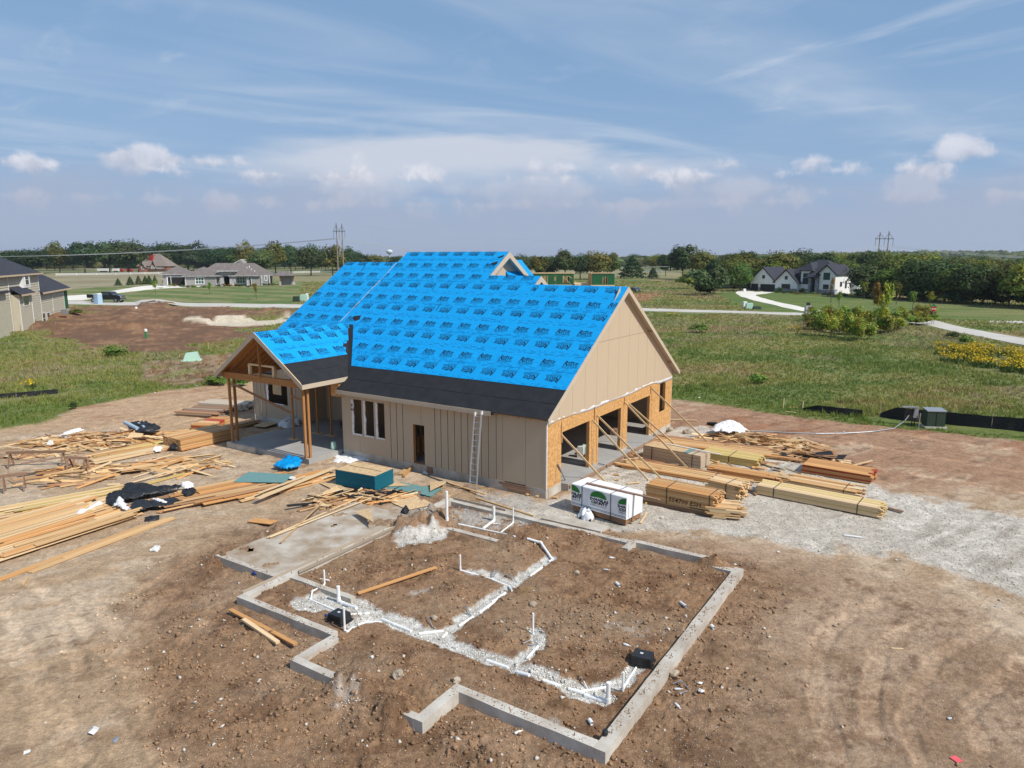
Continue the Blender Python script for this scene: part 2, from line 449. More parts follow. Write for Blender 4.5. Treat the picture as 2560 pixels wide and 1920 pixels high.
# object helpers
def mesh_np(name, V, F, smooth=False):
 me = bpy.data.meshes.new(name)
 if isinstance(F, np.ndarray):
  k = F.shape[1]; m = F.shape[0]
  me.vertices.add(len(V)); me.vertices.foreach_set("co", np.asarray(V, np.float32).ravel())
  me.loops.add(m * k); me.loops.foreach_set("vertex_index", F.astype(np.int32).ravel())
  me.polygons.add(m)
  me.polygons.foreach_set("loop_start", np.arange(0, m * k, k, dtype=np.int32))
  me.update(calc_edges=True)
 else:
  me.from_pydata([tuple(v) for v in V], [], [tuple(f) for f in F])
  me.update()
 if smooth:
  me.polygons.foreach_set("use_smooth", [True] * len(me.polygons))
 return me
def link(name, me, mat=None, parent=None, mtx=None, kind=None, label=None, cat=None, group=None):
 o = bpy.data.objects.new(name, me)
 COL.objects.link(o)
 if mat is not None and me is not None and len(me.materials) == 0:
  me.materials.append(MATS[mat] if isinstance(mat, str) else mat)
 if mtx is not None:
  if isinstance(mtx, Matrix): o.matrix_basis = mtx
  else: o.location = mtx
 if parent is not None: o.parent = parent
 if kind: o["kind"] = kind
 if label: o["label"] = label
 if cat: o["category"] = cat
 if group: o["group"] = group
 return o
def thing(name, label, cat, loc=(0, 0, 0), rz=0.0, group=None):
 o = link(name, None, mtx=Matrix.Translation(Vector(loc)) @ Matrix.Rotation(rz, 4, 'Z'), label=label, cat=cat, group=group)
 o.empty_display_size = 0.3
 return o
class MB:
 def __init__(s): s.v = []; s.f = []
 def add(s, vs, fs):
  b = len(s.v); s.v += [tuple(v) for v in vs]; s.f += [tuple(b + i for i in f) for f in fs]; return s
 def box(s, c, d, M=None):
  x, y, z = c; a, b, h = d[0] / 2, d[1] / 2, d[2] / 2
  P = [Vector((x + i * a, y + j * b, z + k * h)) for k in (-1, 1) for j in (-1, 1) for i in (-1, 1)]
  if M is not None: P = [M @ p for p in P]
  return s.add(P, [(0, 2, 3, 1), (4, 5, 7, 6), (0, 1, 5, 4), (2, 6, 7, 3), (0, 4, 6, 2), (1, 3, 7, 5)])
 def box2(s, lo, hi, M=None):
  return s.box([(lo[i] + hi[i]) / 2 for i in range(3)], [hi[i] - lo[i] for i in range(3)], M)
 def prism(s, poly, h, axis='z', off=0.0):
  n = len(poly)
  def mk(p, t):
   if axis == 'z': return (p[0], p[1], t)
   if axis == 'y': return (p[0], t, p[1])
   return (t, p[0], p[1])
  vs_ = [mk(p, off) for p in poly] + [mk(p, off + h) for p in poly]
  fs = [tuple(range(n))[::-1], tuple(range(n, 2 * n))] + [(i, (i + 1) % n, n + (i + 1) % n, n + i) for i in range(n)]
  return s.add(vs_, fs)
 def slab(s, pts, th):
  n = len(pts); pts = [Vector(p) for p in pts]
  d = Vector((0, 0, -th)) if isinstance(th, (int, float)) else Vector(th)
  vs_ = pts + [p + d for p in pts]
  fs = [tuple(range(n)), tuple(range(2 * n - 1, n - 1, -1))] + [(i, n + i, n + (i + 1) % n, (i + 1) % n) for i in range(n)]
  return s.add(vs_, fs)
 def bar(s, p0, p1, w, h, up=(0, 0, 1)):
  p0, p1 = Vector(p0), Vector(p1)
  M = bar_mtx(p0, p1, w, h, up)
  return s.box((0, 0, 0), (1, 1, 1), M)
 def tube(s, path, r, seg=8, cap=True):
  path = [Vector(p) for p in path]; n = len(path); base = len(s.v)
  rs = r if isinstance(r, (list, tuple)) else [r] * n
  prev = None
  for i, p in enumerate(path):
   t = (path[min(i + 1, n - 1)] - path[max(i - 1, 0)]).normalized()
   if prev is None:
    a = Vector((0, 0, 1)) if abs(t.z) < 0.9 else Vector((1, 0, 0))
    u = t.cross(a).normalized()
   else:
    u = (prev - t * prev.dot(t)).normalized()
   prev = u; w = t.cross(u)
   for k in range(seg):
    q = 2 * pi * k / seg
    s.v.append(tuple(p + (u * cos(q) + w * sin(q)) * rs[i]))
  for i in range(n - 1):
   for k in range(seg):
    a = base + i * seg + k; b = base + i * seg + (k + 1) % seg
    s.f.append((a, b, b + seg, a + seg))
  if cap:
   s.f.append(tuple(base + k for k in range(seg))[::-1])
   s.f.append(tuple(base + (n - 1) * seg + k for k in range(seg)))
  return s
 def lathe(s, prof, seg=16, c=(0, 0, 0)):
  base = len(s.v)
  for r, z in prof:
   for k in range(seg):
    q = 2 * pi * k / seg
    s.v.append((c[0] + r * cos(q), c[1] + r * sin(q), c[2] + z))
  for i in range(len(prof) - 1):
   for k in range(seg):
    a = base + i * seg + k; b = base + i * seg + (k + 1) % seg
    s.f.append((a, b, b + seg, a + seg))
  s.f.append(tuple(base + k for k in range(seg))[::-1])
  s.f.append(tuple(base + (len(prof) - 1) * seg + k for k in range(seg)))
  return s
 def build(s, name, mat, parent=None, smooth=False, **kw):
  me = mesh_np(name, s.v, s.f, smooth)
  return link(name, me, mat, parent, **kw)
def bar_mtx(p0, p1, w, h, up=(0, 0, 1)):
 p0, p1 = Vector(p0), Vector(p1)
 x = p1 - p0; L = x.length; x = x / L
 up = Vector(up)
 y = up.cross(x)
 if y.length < 1e-4: y = Vector((0, 1, 0)).cross(x)
 y.normalize(); z = x.cross(y)
 M = Matrix.Identity(4)
 for i in range(3):
  M[i][0] = x[i] * L; M[i][1] = y[i] * w; M[i][2] = z[i] * h; M[i][3] = (p0[i] + p1[i]) / 2
 return M
_ub = {}
def unitbox(mat):
 if mat not in _ub:
  mb = MB().box((0, 0, 0), (1, 1, 1))
  me = mesh_np("board_" + mat, mb.v, mb.f); me.materials.append(MATS[mat]); _ub[mat] = me
 return _ub[mat]
def stick(name, p0, p1, w, h, mat, parent=None, up=(0, 0, 1), roll=0.0, **kw):
 M = bar_mtx(p0, p1, w, h, up)
 if roll:
  x = (Vector(p1) - Vector(p0)).normalized()
  c = (Vector(p0) + Vector(p1)) / 2
  M = Matrix.Translation(c) @ Matrix.Rotation(roll, 4, x) @ Matrix.Translation(-c) @ M
 if parent is not None and parent.type == 'EMPTY' or parent is not None:
  M = parent_world(parent).inverted() @ M
 o = bpy.data.objects.new(name, unitbox(mat)); COL.objects.link(o)
 o.matrix_basis = M
 if parent is not None: o.parent = parent
 for k, v in kw.items(): o[{"cat": "category"}.get(k, k)] = v
 return o
def parent_world(o):
 M = o.matrix_basis.copy()
 while o.parent is not None:
  o = o.parent; M = o.matrix_basis @ M
 return M
def wbuild(mb, name, mat, parent, smooth=False, **kw):
 inv = parent_world(parent).inverted()
 mb.v = [tuple(inv @ Vector(v)) for v in mb.v]
 return mb.build(name, mat, parent, smooth, **kw)
_fonts = {}
def text_mesh(txt, size=1.0, shear=0.0, offset=0.0, ext=0.0, res=2, align='CENTER', spacing=1.0):
 c = bpy.data.curves.new("txt", 'FONT')
 c.body = txt; c.size = size; c.shear = shear; c.offset = offset; c.extrude = ext
 c.align_x = align; c.align_y = 'CENTER'; c.resolution_u = res; c.space_character = spacing
 o = bpy.data.objects.new("txt", c); COL.objects.link(o)
 dg = bpy.context.evaluated_depsgraph_get()
 me = bpy.data.meshes.new_from_object(o.evaluated_get(dg))
 bpy.data.objects.remove(o); bpy.data.curves.remove(c)
 V = [tuple(v.co) for v in me.vertices]; F = [tuple(p.vertices) for p in me.polygons]
 bpy.data.meshes.remove(me)
 return V, F
# ground zones (all in metres on the plot)
def wab(lst): return [tuple(W(a, b)[:2]) for a, b in lst]
def zpt(ox, oy, s, pts): return [(ox + x / s, oy + y / s) for x, y in pts]
DIRT = [(-400, -300), (-400, -20), (-90, 24), (-60, 36)] + gp([(0, 1076), (95, 1062), (150, 1047), (190, 1018), (278, 1004), (405, 978),
  (520, 966), (640, 950), (900, 930), (1400, 960), (1684, 997), (1805, 1014), (1944, 1038), (2141, 1062), (2314, 1078), (2560, 1104)]) + \
 [(55, 33), (90, 18), (400, -20), (400, -300)]
GRAVEL = gp([(1330, 1262), (1400, 1235), (1500, 1165), (1680, 1065), (1760, 1060), (1990, 1150), (2140, 1205), (2300, 1240), (2560, 1290),
   (2900, 1350), (2900, 1640), (2560, 1520), (2380, 1450), (2200, 1400), (2020, 1365), (1830, 1338), (1700, 1330),
   (1560, 1325), (1430, 1310), (1300, 1290), (1200, 1262), (1180, 1240)])
BROWN = [(-6.0, 6)] + gp([(420, 1920), (360, 1700), (420, 1560), (430, 1450), (540, 1340), (700, 1290), (900, 1230), (1100, 1240), (1300, 1300),
   (1560, 1330), (1830, 1345), (2020, 1372), (2200, 1415), (2400, 1500), (2560, 1600)]) + [(18, 10), (40, 0), (40, -20), (-6, -20)]
FOUND = wab([(-9.85, -14.45), (-5.75, -14.45), (-5.75, -16.0), (-1.3, -15.85), (-1.3, -14.3), (2.9, -14.3), (2.9, -3.5), (-5.7, -3.5), (-9.85, -3.6)])
PATIO = wab([(3.1, -12.6), (6.4, -12.6), (6.4, -5.9), (3.1, -5.9)])
ROUGH = wab([(-11.5, -17.5), (-7, -18.0), (-2, -19), (4.5, -18), (7.5, -15), (7.5, -11.5), (6.0, -9.5), (3.2, -6), (2.2, -2.2), (-3, -2.4), (-9, -2.0), (-11.2, -4)])
M_DARK1 = gp(zpt(0, 560, 3.456, [(620, 850), (700, 760), (760, 726), (1100, 728), (1700, 745), (2080, 775), (1980, 830), (1500, 850), (1000, 880), (720, 885)]))
M_DARK2 = gp(zpt(0, 560, 3.456, [(700, 900), (1300, 880), (1900, 890), (2050, 940), (1900, 1000), (1500, 1010), (1100, 1040), (800, 1030), (700, 960)]))
M_SAND = gp(zpt(0, 560, 3.456, [(1700, 875), (1850, 858), (2150, 830), (2420, 815), (2560, 825), (2400, 860), (2100, 888), (1850, 892)]))
M_PATH = gp(zpt(0, 560, 3.456, [(1250, 1200), (1450, 1130), (1800, 1110), (2100, 1050), (2300, 1060), (2300, 1220), (1900, 1260), (1750, 1380), (1500, 1390), (1450, 1290), (1300, 1250)]))
M_GREEN_R = gp([(1590, 728), (1640, 728), (1680, 742), (1620, 745)])
M_RED_R = gp([(1575, 735), (1632, 733), (1640, 752), (1590, 757)])
LAWN_L = gp([(160, 752), (420, 690), (640, 692), (760, 700), (740, 762), (640, 763), (168, 757)])
LAWN_L2 = gp([(150, 760), (-60, 745), (-60, 722), (160, 724), (300, 716), (420, 709), (480, 703), (300, 738)])
FIELD_L = gp([(-60, 722), (-60, 690), (140, 688), (440, 681), (600, 681), (600, 694), (430, 708), (160, 724)])
FIELD_C = gp([(600, 694), (640, 672), (900, 672), (900, 700), (760, 704)])
LAWN_R = gp([(1786, 732), (1860, 728), (2120, 740), (2300, 752), (2560, 772), (2900, 800), (2900, 850), (2560, 802), (2400, 800), (2280, 792), (2100, 780), (2010, 782), (1900, 779), (1840, 758)])
GOLD = gp([(2380, 880), (2420, 865), (2560, 885), (2700, 905), (2700, 980), (2560, 950), (2440, 925)])
z7 = lambda L: gp(zpt(1040, 1180, 2.633, L))
z8 = lambda L: gp(zpt(960, 1480, 2.353, L))
zf = lambda L: gp(zpt(560, 1300, 3.318, L))
zr = lambda L: gp(zpt(1060, 1180, 6.506, L))
TR = [(zf([(720, 700), (850, 720), (1000, 770), (1180, 800), (1360, 850), (1500, 900), (1620, 960), (1830, 1010)]), 0.30),
 (zf([(820, 660), (1010, 690), (1180, 760)]), 0.26), (zf([(640, 730), (760, 760), (880, 720)]), 0.30),
 (zf([(1060, 890), (1180, 860), (1360, 850)]), 0.22),
 (z8([(0, 170), (190, 250), (350, 310), (470, 365), (600, 415), (740, 455), (860, 500), (1050, 570), (1180, 615), (1290, 650)]), 0.24),
 (z8([(340, 280), (430, 220), (520, 155), (640, 70), (740, 0)]), 0.15),
 (z7([(270, 1000), (380, 950), (500, 860), (620, 780), (740, 690), (840, 620), (885, 595)]), 0.17),
 (z7([(640, 775), (560, 735), (480, 705), (350, 690)]), 0.15),
 (z8([(760, 450), (850, 390), (920, 320), (880, 250)]), 0.15),
 (z8([(1160, 600), (1310, 580), (1410, 560), (1450, 500), (1500, 440)]), 0.17),
 (z8([(1080, 590), (1200, 640), (1290, 650)]), 0.22)]
WHITEP = [(z7([(-30, 450), (60, 430), (150, 400), (230, 410), (190, 460), (60, 500), (-30, 530)]), 0.9), (zf([(1400, 160), (1560, 150), (1750, 100), (1900, 120), (1700, 220), (1430, 265)]), 0.9),
  (z7([(-40, 800), (60, 790), (130, 790), (60, 840), (-30, 870)]), 0.45), (z8([(880, 740), (950, 745), (1050, 800), (1040, 830), (950, 810)]), 0.5),
  (zf([(760, 1010), (950, 960), (1000, 1100), (900, 1230), (780, 1150)]), 0.35), (zf([(820, 1430), (1120, 1430), (1180, 1550), (980, 1690), (880, 1600)]), 0.42),
  (z8([(1230, 210), (1500, 210), (1680, 260), (1600, 300), (1300, 270)]), 0.3), (zf([(1480, 620), (1740, 590), (1600, 680)]), 0.4),
  (zf([(560, 690), (800, 640), (1180, 740), (1300, 800), (1180, 850), (900, 760), (700, 780)]), 0.8),
  (zf([(0, 700), (300, 760), (380, 830), (100, 800)]), 0.15)]
GREYG = [(zr([(400, 560), (560, 640), (1100, 760), (1600, 850), (1680, 900), (1500, 1060), (900, 960), (430, 870)]), 0.85),
  (zr([(-500, 560), (100, 560), (300, 760), (200, 980), (-500, 900)]), 0.6),
  (zr([(900, 380), (1300, 320), (1900, 400), (1700, 600), (1350, 680), (1000, 520)]), 0.95),
  (zr([(1880, 700), (2150, 740), (2212, 800), (1800, 800)]), 0.9)]
MOUNDS = [(2.5, -6.4, 1.6, .30), (2.2, -5.1, 1.2, .26), (3.0, -5.6, .9, .2), (4.2, -12.2, .6, .6), (5.9, -11.7, .7, .7), (3.7, -7.2, 1.0, .7), (5.0, -8.3, .6, .5), (6.0, -7.4, .9, .6), (4.6, -9.9, .4, .45), (-3.45, -15.85, .75, .46), (-5.15, -16.0, .6, .42), (6.5, -12.6, .7, .34), (6.7, -10.2, .8, .3), (4.6, -12.6, .5, .3), (-8.9, -3.5, .6, .36), (-1.0, -14.9, .7, .1), (1.2, -15.4, 1.4, .12), (-7.2, -15.6, 1.1, .16), (-2.9, -17.2, 1.2, .18), (-4.4, -16.3, 1.1, 0.26), (-2.2, -4.9, 1.5, 0.34), (1.9, -5.9, 1.0, 0.30), (2.1, -7.0, 0.9, 0.25), (-9.3, -3.3, 0.7, 0.24), (-3.6, -3.7, 1.0, 0.22),
  (6.9, -9.2, 0.9, 0.30), (6.6, -12.2, 0.9, 0.20), (0.8, -16.3, 1.5, 0.13), (-1.6, -18.2, 1.6, 0.2), (-8.0, -9.5, 1.8, 0.05), (3.8, -10.2, 0.6, 0.22),
  (-2.6, -10.4, 0.8, 0.16), (-5.3, -11.5, 0.8, 0.13), (-0.4, -9.2, 0.9, 0.14), (-4.4, -9.3, 0.7, 0.12), (-7.3, -12.7, 0.9, 0.12), (5.3, -6.2, 0.8, 0.14),
  (-0.8, -12.9, 0.6, 0.15), (0.9, -8.2, 0.8, 0.12), (-6.5, -10.8, 0.7, 0.10), (-3.6, -14.2, 0.8, 0.1), (4.6, -3.2, 1.2, 0.16), (3.7, -0.7, 1.0, 0.12)]
TRACKS = [(gp([(60, 1450), (200, 1560), (330, 1700), (420, 1920)]), .2), (gp([(0, 1600), (120, 1750), (180, 1920)]), .2), (gp([(480, 1400), (300, 1500), (120, 1560)]), .18), (gp([(560, 1500), (440, 1640), (400, 1800)]), .2), (gp([(0, 1500), (90, 1680), (100, 1900)]), .2), (gp([(2300, 1920), (2260, 1800), (2330, 1650), (2500, 1560)]), .2), (gp([(2480, 1900), (2420, 1780), (2560, 1640)]), .2), (gp([(2100, 1920), (2060, 1800), (2040, 1700), (2045, 1620), (2100, 1550), (2200, 1510)]), 0.25), (gp([(2180, 1840), (2170, 1740), (2200, 1620), (2260, 1570)]), 0.22),
  (gp([(250, 1500), (330, 1640), (390, 1760)]), 0.22), (gp([(120, 1720), (200, 1900)]), 0.25), (gp([(140, 1560), (200, 1680)]), 0.2),
  (gp([(100, 1200), (500, 1120), (700, 1080)]), 0.4), (gp([(1900, 1120), (2200, 1170), (2560, 1230)]), 0.35), (gp([(1700, 1020), (2050, 1060), (2560, 1130)]), 0.3),
  (gp([(1900, 1080), (2200, 1120), (2560, 1180)]), 0.3), (gp([(0, 1120), (300, 1060), (560, 1000)]), 0.35), (gp([(0, 1160), (300, 1095), (560, 1030)]), 0.3),
  (gp([(430, 1480), (350, 1560), (330, 1640), (350, 1760), (420, 1900)]), 0.3)]
HOUSEP = wab([(-0.2, -0.2), (22.6, -0.2), (25, 2.8), (25, 18), (-0.2, 18)])
def zones(x, y):
 x = np.asarray(x, float); y = np.asarray(y, float)
 wx = x + fbm(x, y, 0.9, 3, 5) * 0.9; wy = y + fbm(x, y, 0.9, 3, 9) * 0.9
 fx = x + fbm(x, y, 4.5, 3, 15) * 0.26; fy = y + fbm(x, y, 4.5, 3, 19) * 0.26
 Z = {}
 r = np.hypot(x, y)
 big = np.clip(r / 60, 0.4, 3)
 sd = poly_sd(wx, wy, DIRT)
 Z['meadow'] = sstep(-sd, -0.35, 0.5)
 Z['meadow_sd'] = -sd
 Z['gravel'] = sstep(poly_sd(wx + fbm(x, y, 0.35, 3, 50) * 2.6, wy + fbm(x, y, 0.35, 3, 51) * 2.6, GRAVEL) + fbm(x, y, 1.1, 5, 54, .65) * 2.6, -0.35, 0.45)
 Z['brown'] = sstep(poly_sd(wx + fbm(x, y, 0.25, 3, 52) * 4, wy + fbm(x, y, 0.25, 3, 53) * 4, BROWN) + fbm(x, y, .8, 5, 55, .65) * 3.4, -0.6, 0.9)
 fs = poly_sd(x, y, FOUND)
 Z['found'] = sstep(fs, -0.1, 0.15)
 Z['patio'] = sstep(poly_sd(x, y, PATIO), -0.02, 0.02)
 rs = poly_sd(wx, wy, ROUGH)
 Z['rough'] = sstep(rs, -1.2, 0.6)
 tr = np.zeros_like(x)
 for pts, w in TR:
  tr = np.maximum(tr, sstep(w + 0.05 - seg_dist(fx, fy, pts), -0.05, 0.07))
 for pts, k in WHITEP:
  tr = np.maximum(tr, k * sstep(poly_sd(fx, fy, pts) + fbm(x, y, 2.4, 3, 71) * 0.5, -0.12, 0.15))
 Z['white'] = tr
 gg = np.zeros_like(x)
 for pts, k in GREYG:
  gg = np.maximum(gg, k * sstep(poly_sd(fx, fy, pts) + fbm(x, y, 1.8, 3, 72) * 0.8, -0.15, 0.2))
 Z['greyg'] = gg
 tk = np.zeros_like(x); te = np.zeros_like(x)
 for pts, w in TRACKS:
  for o in (0.0,):
   dd = seg_dist(x + (wx - x) * .35, y + (wy - y) * .35, pts); tk = np.maximum(tk, sstep(w * 1.1 - dd, -0.05, 0.08)); te = np.maximum(te, 1 - sstep(np.abs(dd - w * 1.35), .02, .13))
 Z['track'] = tk; Z['tedge'] = te * (1 - tk) * sstep(fbm(x, y, 1.3, 3, 77), -.12, .12)
 def far(pts, amp, lo=-0.8, hi=1.0, seed=80):
  return sstep(poly_sd(x + fbm(x, y, 0.12, 4, seed) * amp, y + fbm(x, y, 0.12, 4, seed + 1) * amp, pts), lo, hi)
 Z['dark1'] = far(M_DARK1, 26, -5, -3.4); Z['dark2'] = far(M_DARK2, 24, -4.6, -3, 84); Z['sand'] = far(M_SAND, 13, -.4, .5, 86); Z['path'] = far(M_PATH, 11, -.4, .5, 88)
 Z['redr'] = far(M_RED_R, 8, -2, 2)
 Z['lawnl'] = np.maximum(far(LAWN_L, 1), far(LAWN_L2, 1)); Z['fieldl'] = far(FIELD_L, 2); Z['fieldc'] = far(FIELD_C, 4)
 Z['lawnr'] = far(LAWN_R, 2.5); Z['gold'] = far(GOLD, 5)
 Z['house'] = sstep(poly_sd(x, y, HOUSEP), -0.3, 0.3)
 return Z
def height(x, y, Z=None):
 x = np.asarray(x, float); y = np.asarray(y, float)
 if Z is None: Z = zones(x, y)
 r = np.hypot(x, y)
 h = fbm(x, y, 0.5, 4, 1) * 0.05 + fbm(x, y, 0.09, 2, 2) * 0.10
 h = h * (1 - 0.8 * Z['house'])
 h += Z['meadow'] * (fbm(x, y, 0.25, 3, 3) * 0.22)
 far_ = sstep(r, 120, 400)
 h += far_ * fbm(x, y, 0.006, 3, 4) * 1.2
 brg = np.arctan2(x, y)
 h += sstep(r, 900, 2300) * (3 + 15 * sstep(brg, 0.12, 0.55) + 3.0 * fbm(x, y, 0.0022, 3, 6))
 a = (x - C0.x) * AX.x + (y - C0.y) * AX.y; b = (x - C0.x) * BX.x + (y - C0.y) * BX.y
 h += Z['found'] * 0.15
 rough = np.maximum(Z['rough'], Z['found'])
 near = 1 - sstep(r, 60, 80)
 amp = 0.35 + 0.9 * sstep(fbm(x, y, 0.55, 3, 21), -0.12, 0.18)
 cl = 1 - np.abs(fbm(x, y, 5.2, 3, 22, 0.6)) * 3.4
 h += rough * near * amp * (0.10 * fbm(x, y, 2.0, 4, 23) + 0.15 * np.clip(cl - 0.35, 0, 1) * (fbm(x, y, 2.7, 2, 24) + 0.4)) * (1 - 0.75 * Z['white'])
 for (ma, mb, mr, mh) in MOUNDS:
  d = np.hypot(a - ma, b - mb) / mr + fbm(x, y, 2.2, 3, 25) * 0.6
  h += mh * (1 - sstep(d, 0.1, 1.15)) * (1 - Z['patio'] * 0.3) * (0.8 + 0.9 * fbm(x, y, 3.8, 3, 26))
 h -= 0.05 * Z['white'] * Z['found']
 h += 0.012 * near * (fbm(x, y, 7.0, 3, 27)) * (1 - Z['house']) * (0.6 + Z['brown'])
 h += 0.014 * Z['tedge'] * (1 + 3 * fbm(x, y, 4, 3, 78))
 h -= 0.025 * Z['track'] * (1 + 1.4 * fbm(x, y, 5.0, 3, 28)) - 0.03 * sstep(fbm(x * .82 + y * .57, (y * .82 - x * .57) * .3, 2.2, 4, 31), .04, .25) * (1 - Z['meadow']) * near
 h += Z['dark1'] * (0.55 + 2.6 * fbm(x, y, 0.15, 4, 29)) + .6 * Z['dark2'] * fbm(x, y, .3, 4, 30)
 h = np.where(Z['patio'] > 0.5, np.minimum(h, 0.285 + 0.30 * np.clip(fbm(x, y, 2.6, 3, 33) + .06, 0, .3)), h)
 h = h * (1 - Z['house']) + (-0.12) * Z['house']
 return h
def L3(*c): return np.array(c, float)
def colour(x, y, Z):
 def mx(a, b, t): return a + (b - a) * t[..., None]
 n1 = fbm(x, y, 0.35, 5, 101); n2 = fbm(x, y, 1.7, 4, 102); n3 = fbm(x, y, 6.0, 3, 103); n4 = fbm(x, y, 0.12, 4, 104)
 one = np.ones_like(x)
 ca, sa = cos(radians(35)), sin(radians(35))
 st = 1.35 * fbm((x * ca + y * sa) * 0.35, (-x * sa + y * ca) * 2.2, 0.8, 5, 105, .6)
 tan_ = mx(one[..., None] * L3(.40, .28, .175), L3(.49, .375, .265), sstep(n1 + st * 0.8, -0.1, 0.25))
 tan_ = mx(tan_, L3(.26, .165, .095), sstep(n2 * 0.6 + st * 0.7 - n1 * 0.3, 0.05, 0.26) * 0.75)
 brown = mx(one[..., None] * L3(.29, .19, .118), L3(.39, .275, .185), sstep(n1 + n2 * 0.4, -0.12, 0.2))
 brown = mx(brown, L3(.185, .112, .066), sstep(n2 * 0.8 + n3 * 0.4 - n1 * 0.4, 0.02, 0.25) * 0.8)
 c = mx(tan_, brown, Z['brown'])
 dark = mx(one[..., None] * L3(.262, .152, .082), L3(.165, .088, .046), sstep(n2 + n3 * 0.6, -0.08, 0.2))
 dark = mx(dark, L3(.27, .18, .11), sstep(n1 + n3 * 0.3, 0.05, 0.22) * 0.75)
 c = mx(c, dark, np.maximum(Z['rough'] * .55, Z['found'] * .8))
 red = mx(one[..., None] * L3(.33, .20, .125), L3(.30, .135, .07), sstep(n4 + st * 0.5, -0.05, 0.2))
 red = mx(red, L3(.46, .34, .23), sstep(n1 + st * 0.6, 0.08, 0.3) * 0.8)
 red = mx(red, L3(.17, .10, .06), sstep(n2 * 0.8 + st * 0.8, 0.12, 0.3) * 0.6)
 wr = sstep(x - 6 - n4 * 8, 0, 5) * sstep(y - 30 - n4 * 6, 0, 6) * (1 - Z['gravel'])
 c = mx(c, red, wr)
 wl_ = sstep(-x - 4 - n4 * 8, 0, 4) * sstep(y - 38 + x * 0.12 - n4 * 7, 0, 5)
 redl = mx(one[..., None] * L3(.44, .30, .185), L3(.34, .19, .11), sstep(n1 + st, -0.02, 0.22))
 c = mx(c, redl, wl_ * 0.85)
 gr = mx(one[..., None] * L3(.475, .425, .36), L3(.57, .525, .455), sstep(n1 + n2 * 0.5, -0.1, 0.2))
 gr = mx(gr, L3(.33, .285, .23), sstep(n1 * 0.8 + st * 0.9, 0.1, 0.3) * 0.7)
 c = mx(c, gr, Z['gravel'])
 dust = sstep(poly_sd(x + n1 * 6, y + n2 * 4, gp([(0, 1120), (300, 1060), (650, 1110), (900, 1230), (760, 1290), (300, 1330), (0, 1400)])), -1, 3)
 c = mx(c, L3(.51, .41, .30), dust * (0.2 + 0.45 * sstep(n2 + n1, -0.1, 0.15)))
 c = mx(c, L3(.40, .37, .33) * 1.0, Z['greyg'] * sstep(n3 + n2 + 0.12, -0.1, 0.12))
 wh = mx(one[..., None] * L3(.44, .41, .36), L3(.60, .58, .54), sstep(n3, -0.1, 0.15))
 c = mx(c, wh, Z['white'] * sstep(n3 * 1.2 + Z['white'] * 0.8, 0.2, 0.55))
 c = mx(c, c * 1.32, Z['track'] * 0.8 * sstep(n3 + n2, -.25, .1))
 c = mx(c, c * .78, Z['tedge'] * .45)
 m1 = fbm(x, y * 1.8, 0.055, 5, 110, 0.6); m2 = fbm(x, y * 1.4, 0.28, 4, 111, 0.6); m3 = fbm(x, y, 1.5, 3, 112)
 g = mx(one[..., None] * L3(.20, .195, .078), L3(.125, .16, .052), sstep(m1 + m2 * 0.6, -0.02, 0.16))
 g = mx(g, L3(.25, .225, .09), sstep(m2 - m1 * 0.6, 0.02, 0.2) * 0.75)
 g = mx(g, L3(.25, .18, .105), sstep(-m1 + m2 * 0.7, 0.08, 0.24) * 0.75)
 g = mx(g, L3(.05, .075, .02), sstep(m3 + m2 * 0.6, 0.1, 0.3) * 0.5)
 lush = sstep(-Z['meadow_sd'], -7, 0) * Z['meadow']
 g = mx(g, L3(.115, .15, .035), lush * 0.6)
 md = Z['meadow']
 c = mx(c, g, md)
 d1 = mx(one[..., None] * L3(.15, .088, .055), L3(.23, .125, .07), sstep(m2 + m3 * 0.4, -0.1, 0.2))
 d1 = mx(d1, L3(.30, .20, .12), sstep(m3 + m2, 0.12, 0.34) * 0.5)
 c = mx(c, d1, np.maximum(Z['dark1'], Z['dark2']))
 c = mx(c, L3(.56, .49, .38), Z['sand'] * 0.9)
 c = mx(c, mx(d1, L3(.30, .21, .14), sstep(m3, -.1, .1)), Z['path'] * 0.9 * sstep(m2 + 0.15, -0.1, 0.1))
 c = mx(c, L3(.33, .19, .12), Z['redr'])
 sl = np.sin((x * 0.55 + y * 0.84) * 0.42 + n4 * 3)
 lw = mx(one[..., None] * L3(.105, .15, .045), L3(.20, .195, .085), sstep(sl + m1 * 4, -0.4, 0.9))
 lw = mx(lw, L3(.235, .215, .115), sstep(m1 * 1.5 + m2, 0.0, 0.35) * 0.6)
 c = mx(c, lw, Z['lawnl'])
 fl = mx(one[..., None] * L3(.275, .245, .155), L3(.22, .19, .115), sstep(fbm(x * 0.2, y, 0.1, 4, 120), -0.1, 0.15))
 c = mx(c, fl, np.maximum(Z['fieldl'], Z['fieldc'] * 0.6))
 sr = np.sin((x * 0.3 + y * 0.95) * 0.9 + n4 * 2)
 lr = mx(one[..., None] * L3(.085, .135, .035), L3(.135, .165, .05), sstep(sr + m1 * 3, -0.6, 0.8))
 lr = mx(lr, L3(.22, .20, .09), sstep(x - 80 + m1 * 40, 0, 30) * 0.7)
 c = mx(c, lr, Z['lawnr'])
 r = np.hypot(x, y)
 farc = mx(one[..., None] * L3(.15, .16, .075), L3(.26, .23, .13), sstep(fbm(x * 0.4, y, 0.012, 4, 130), -0.05, 0.12))
 c = mx(c, farc, sstep(r, 330, 520) * (1 - np.maximum(Z['fieldl'], Z['lawnl'])))
 return np.clip(c, 0, 1)
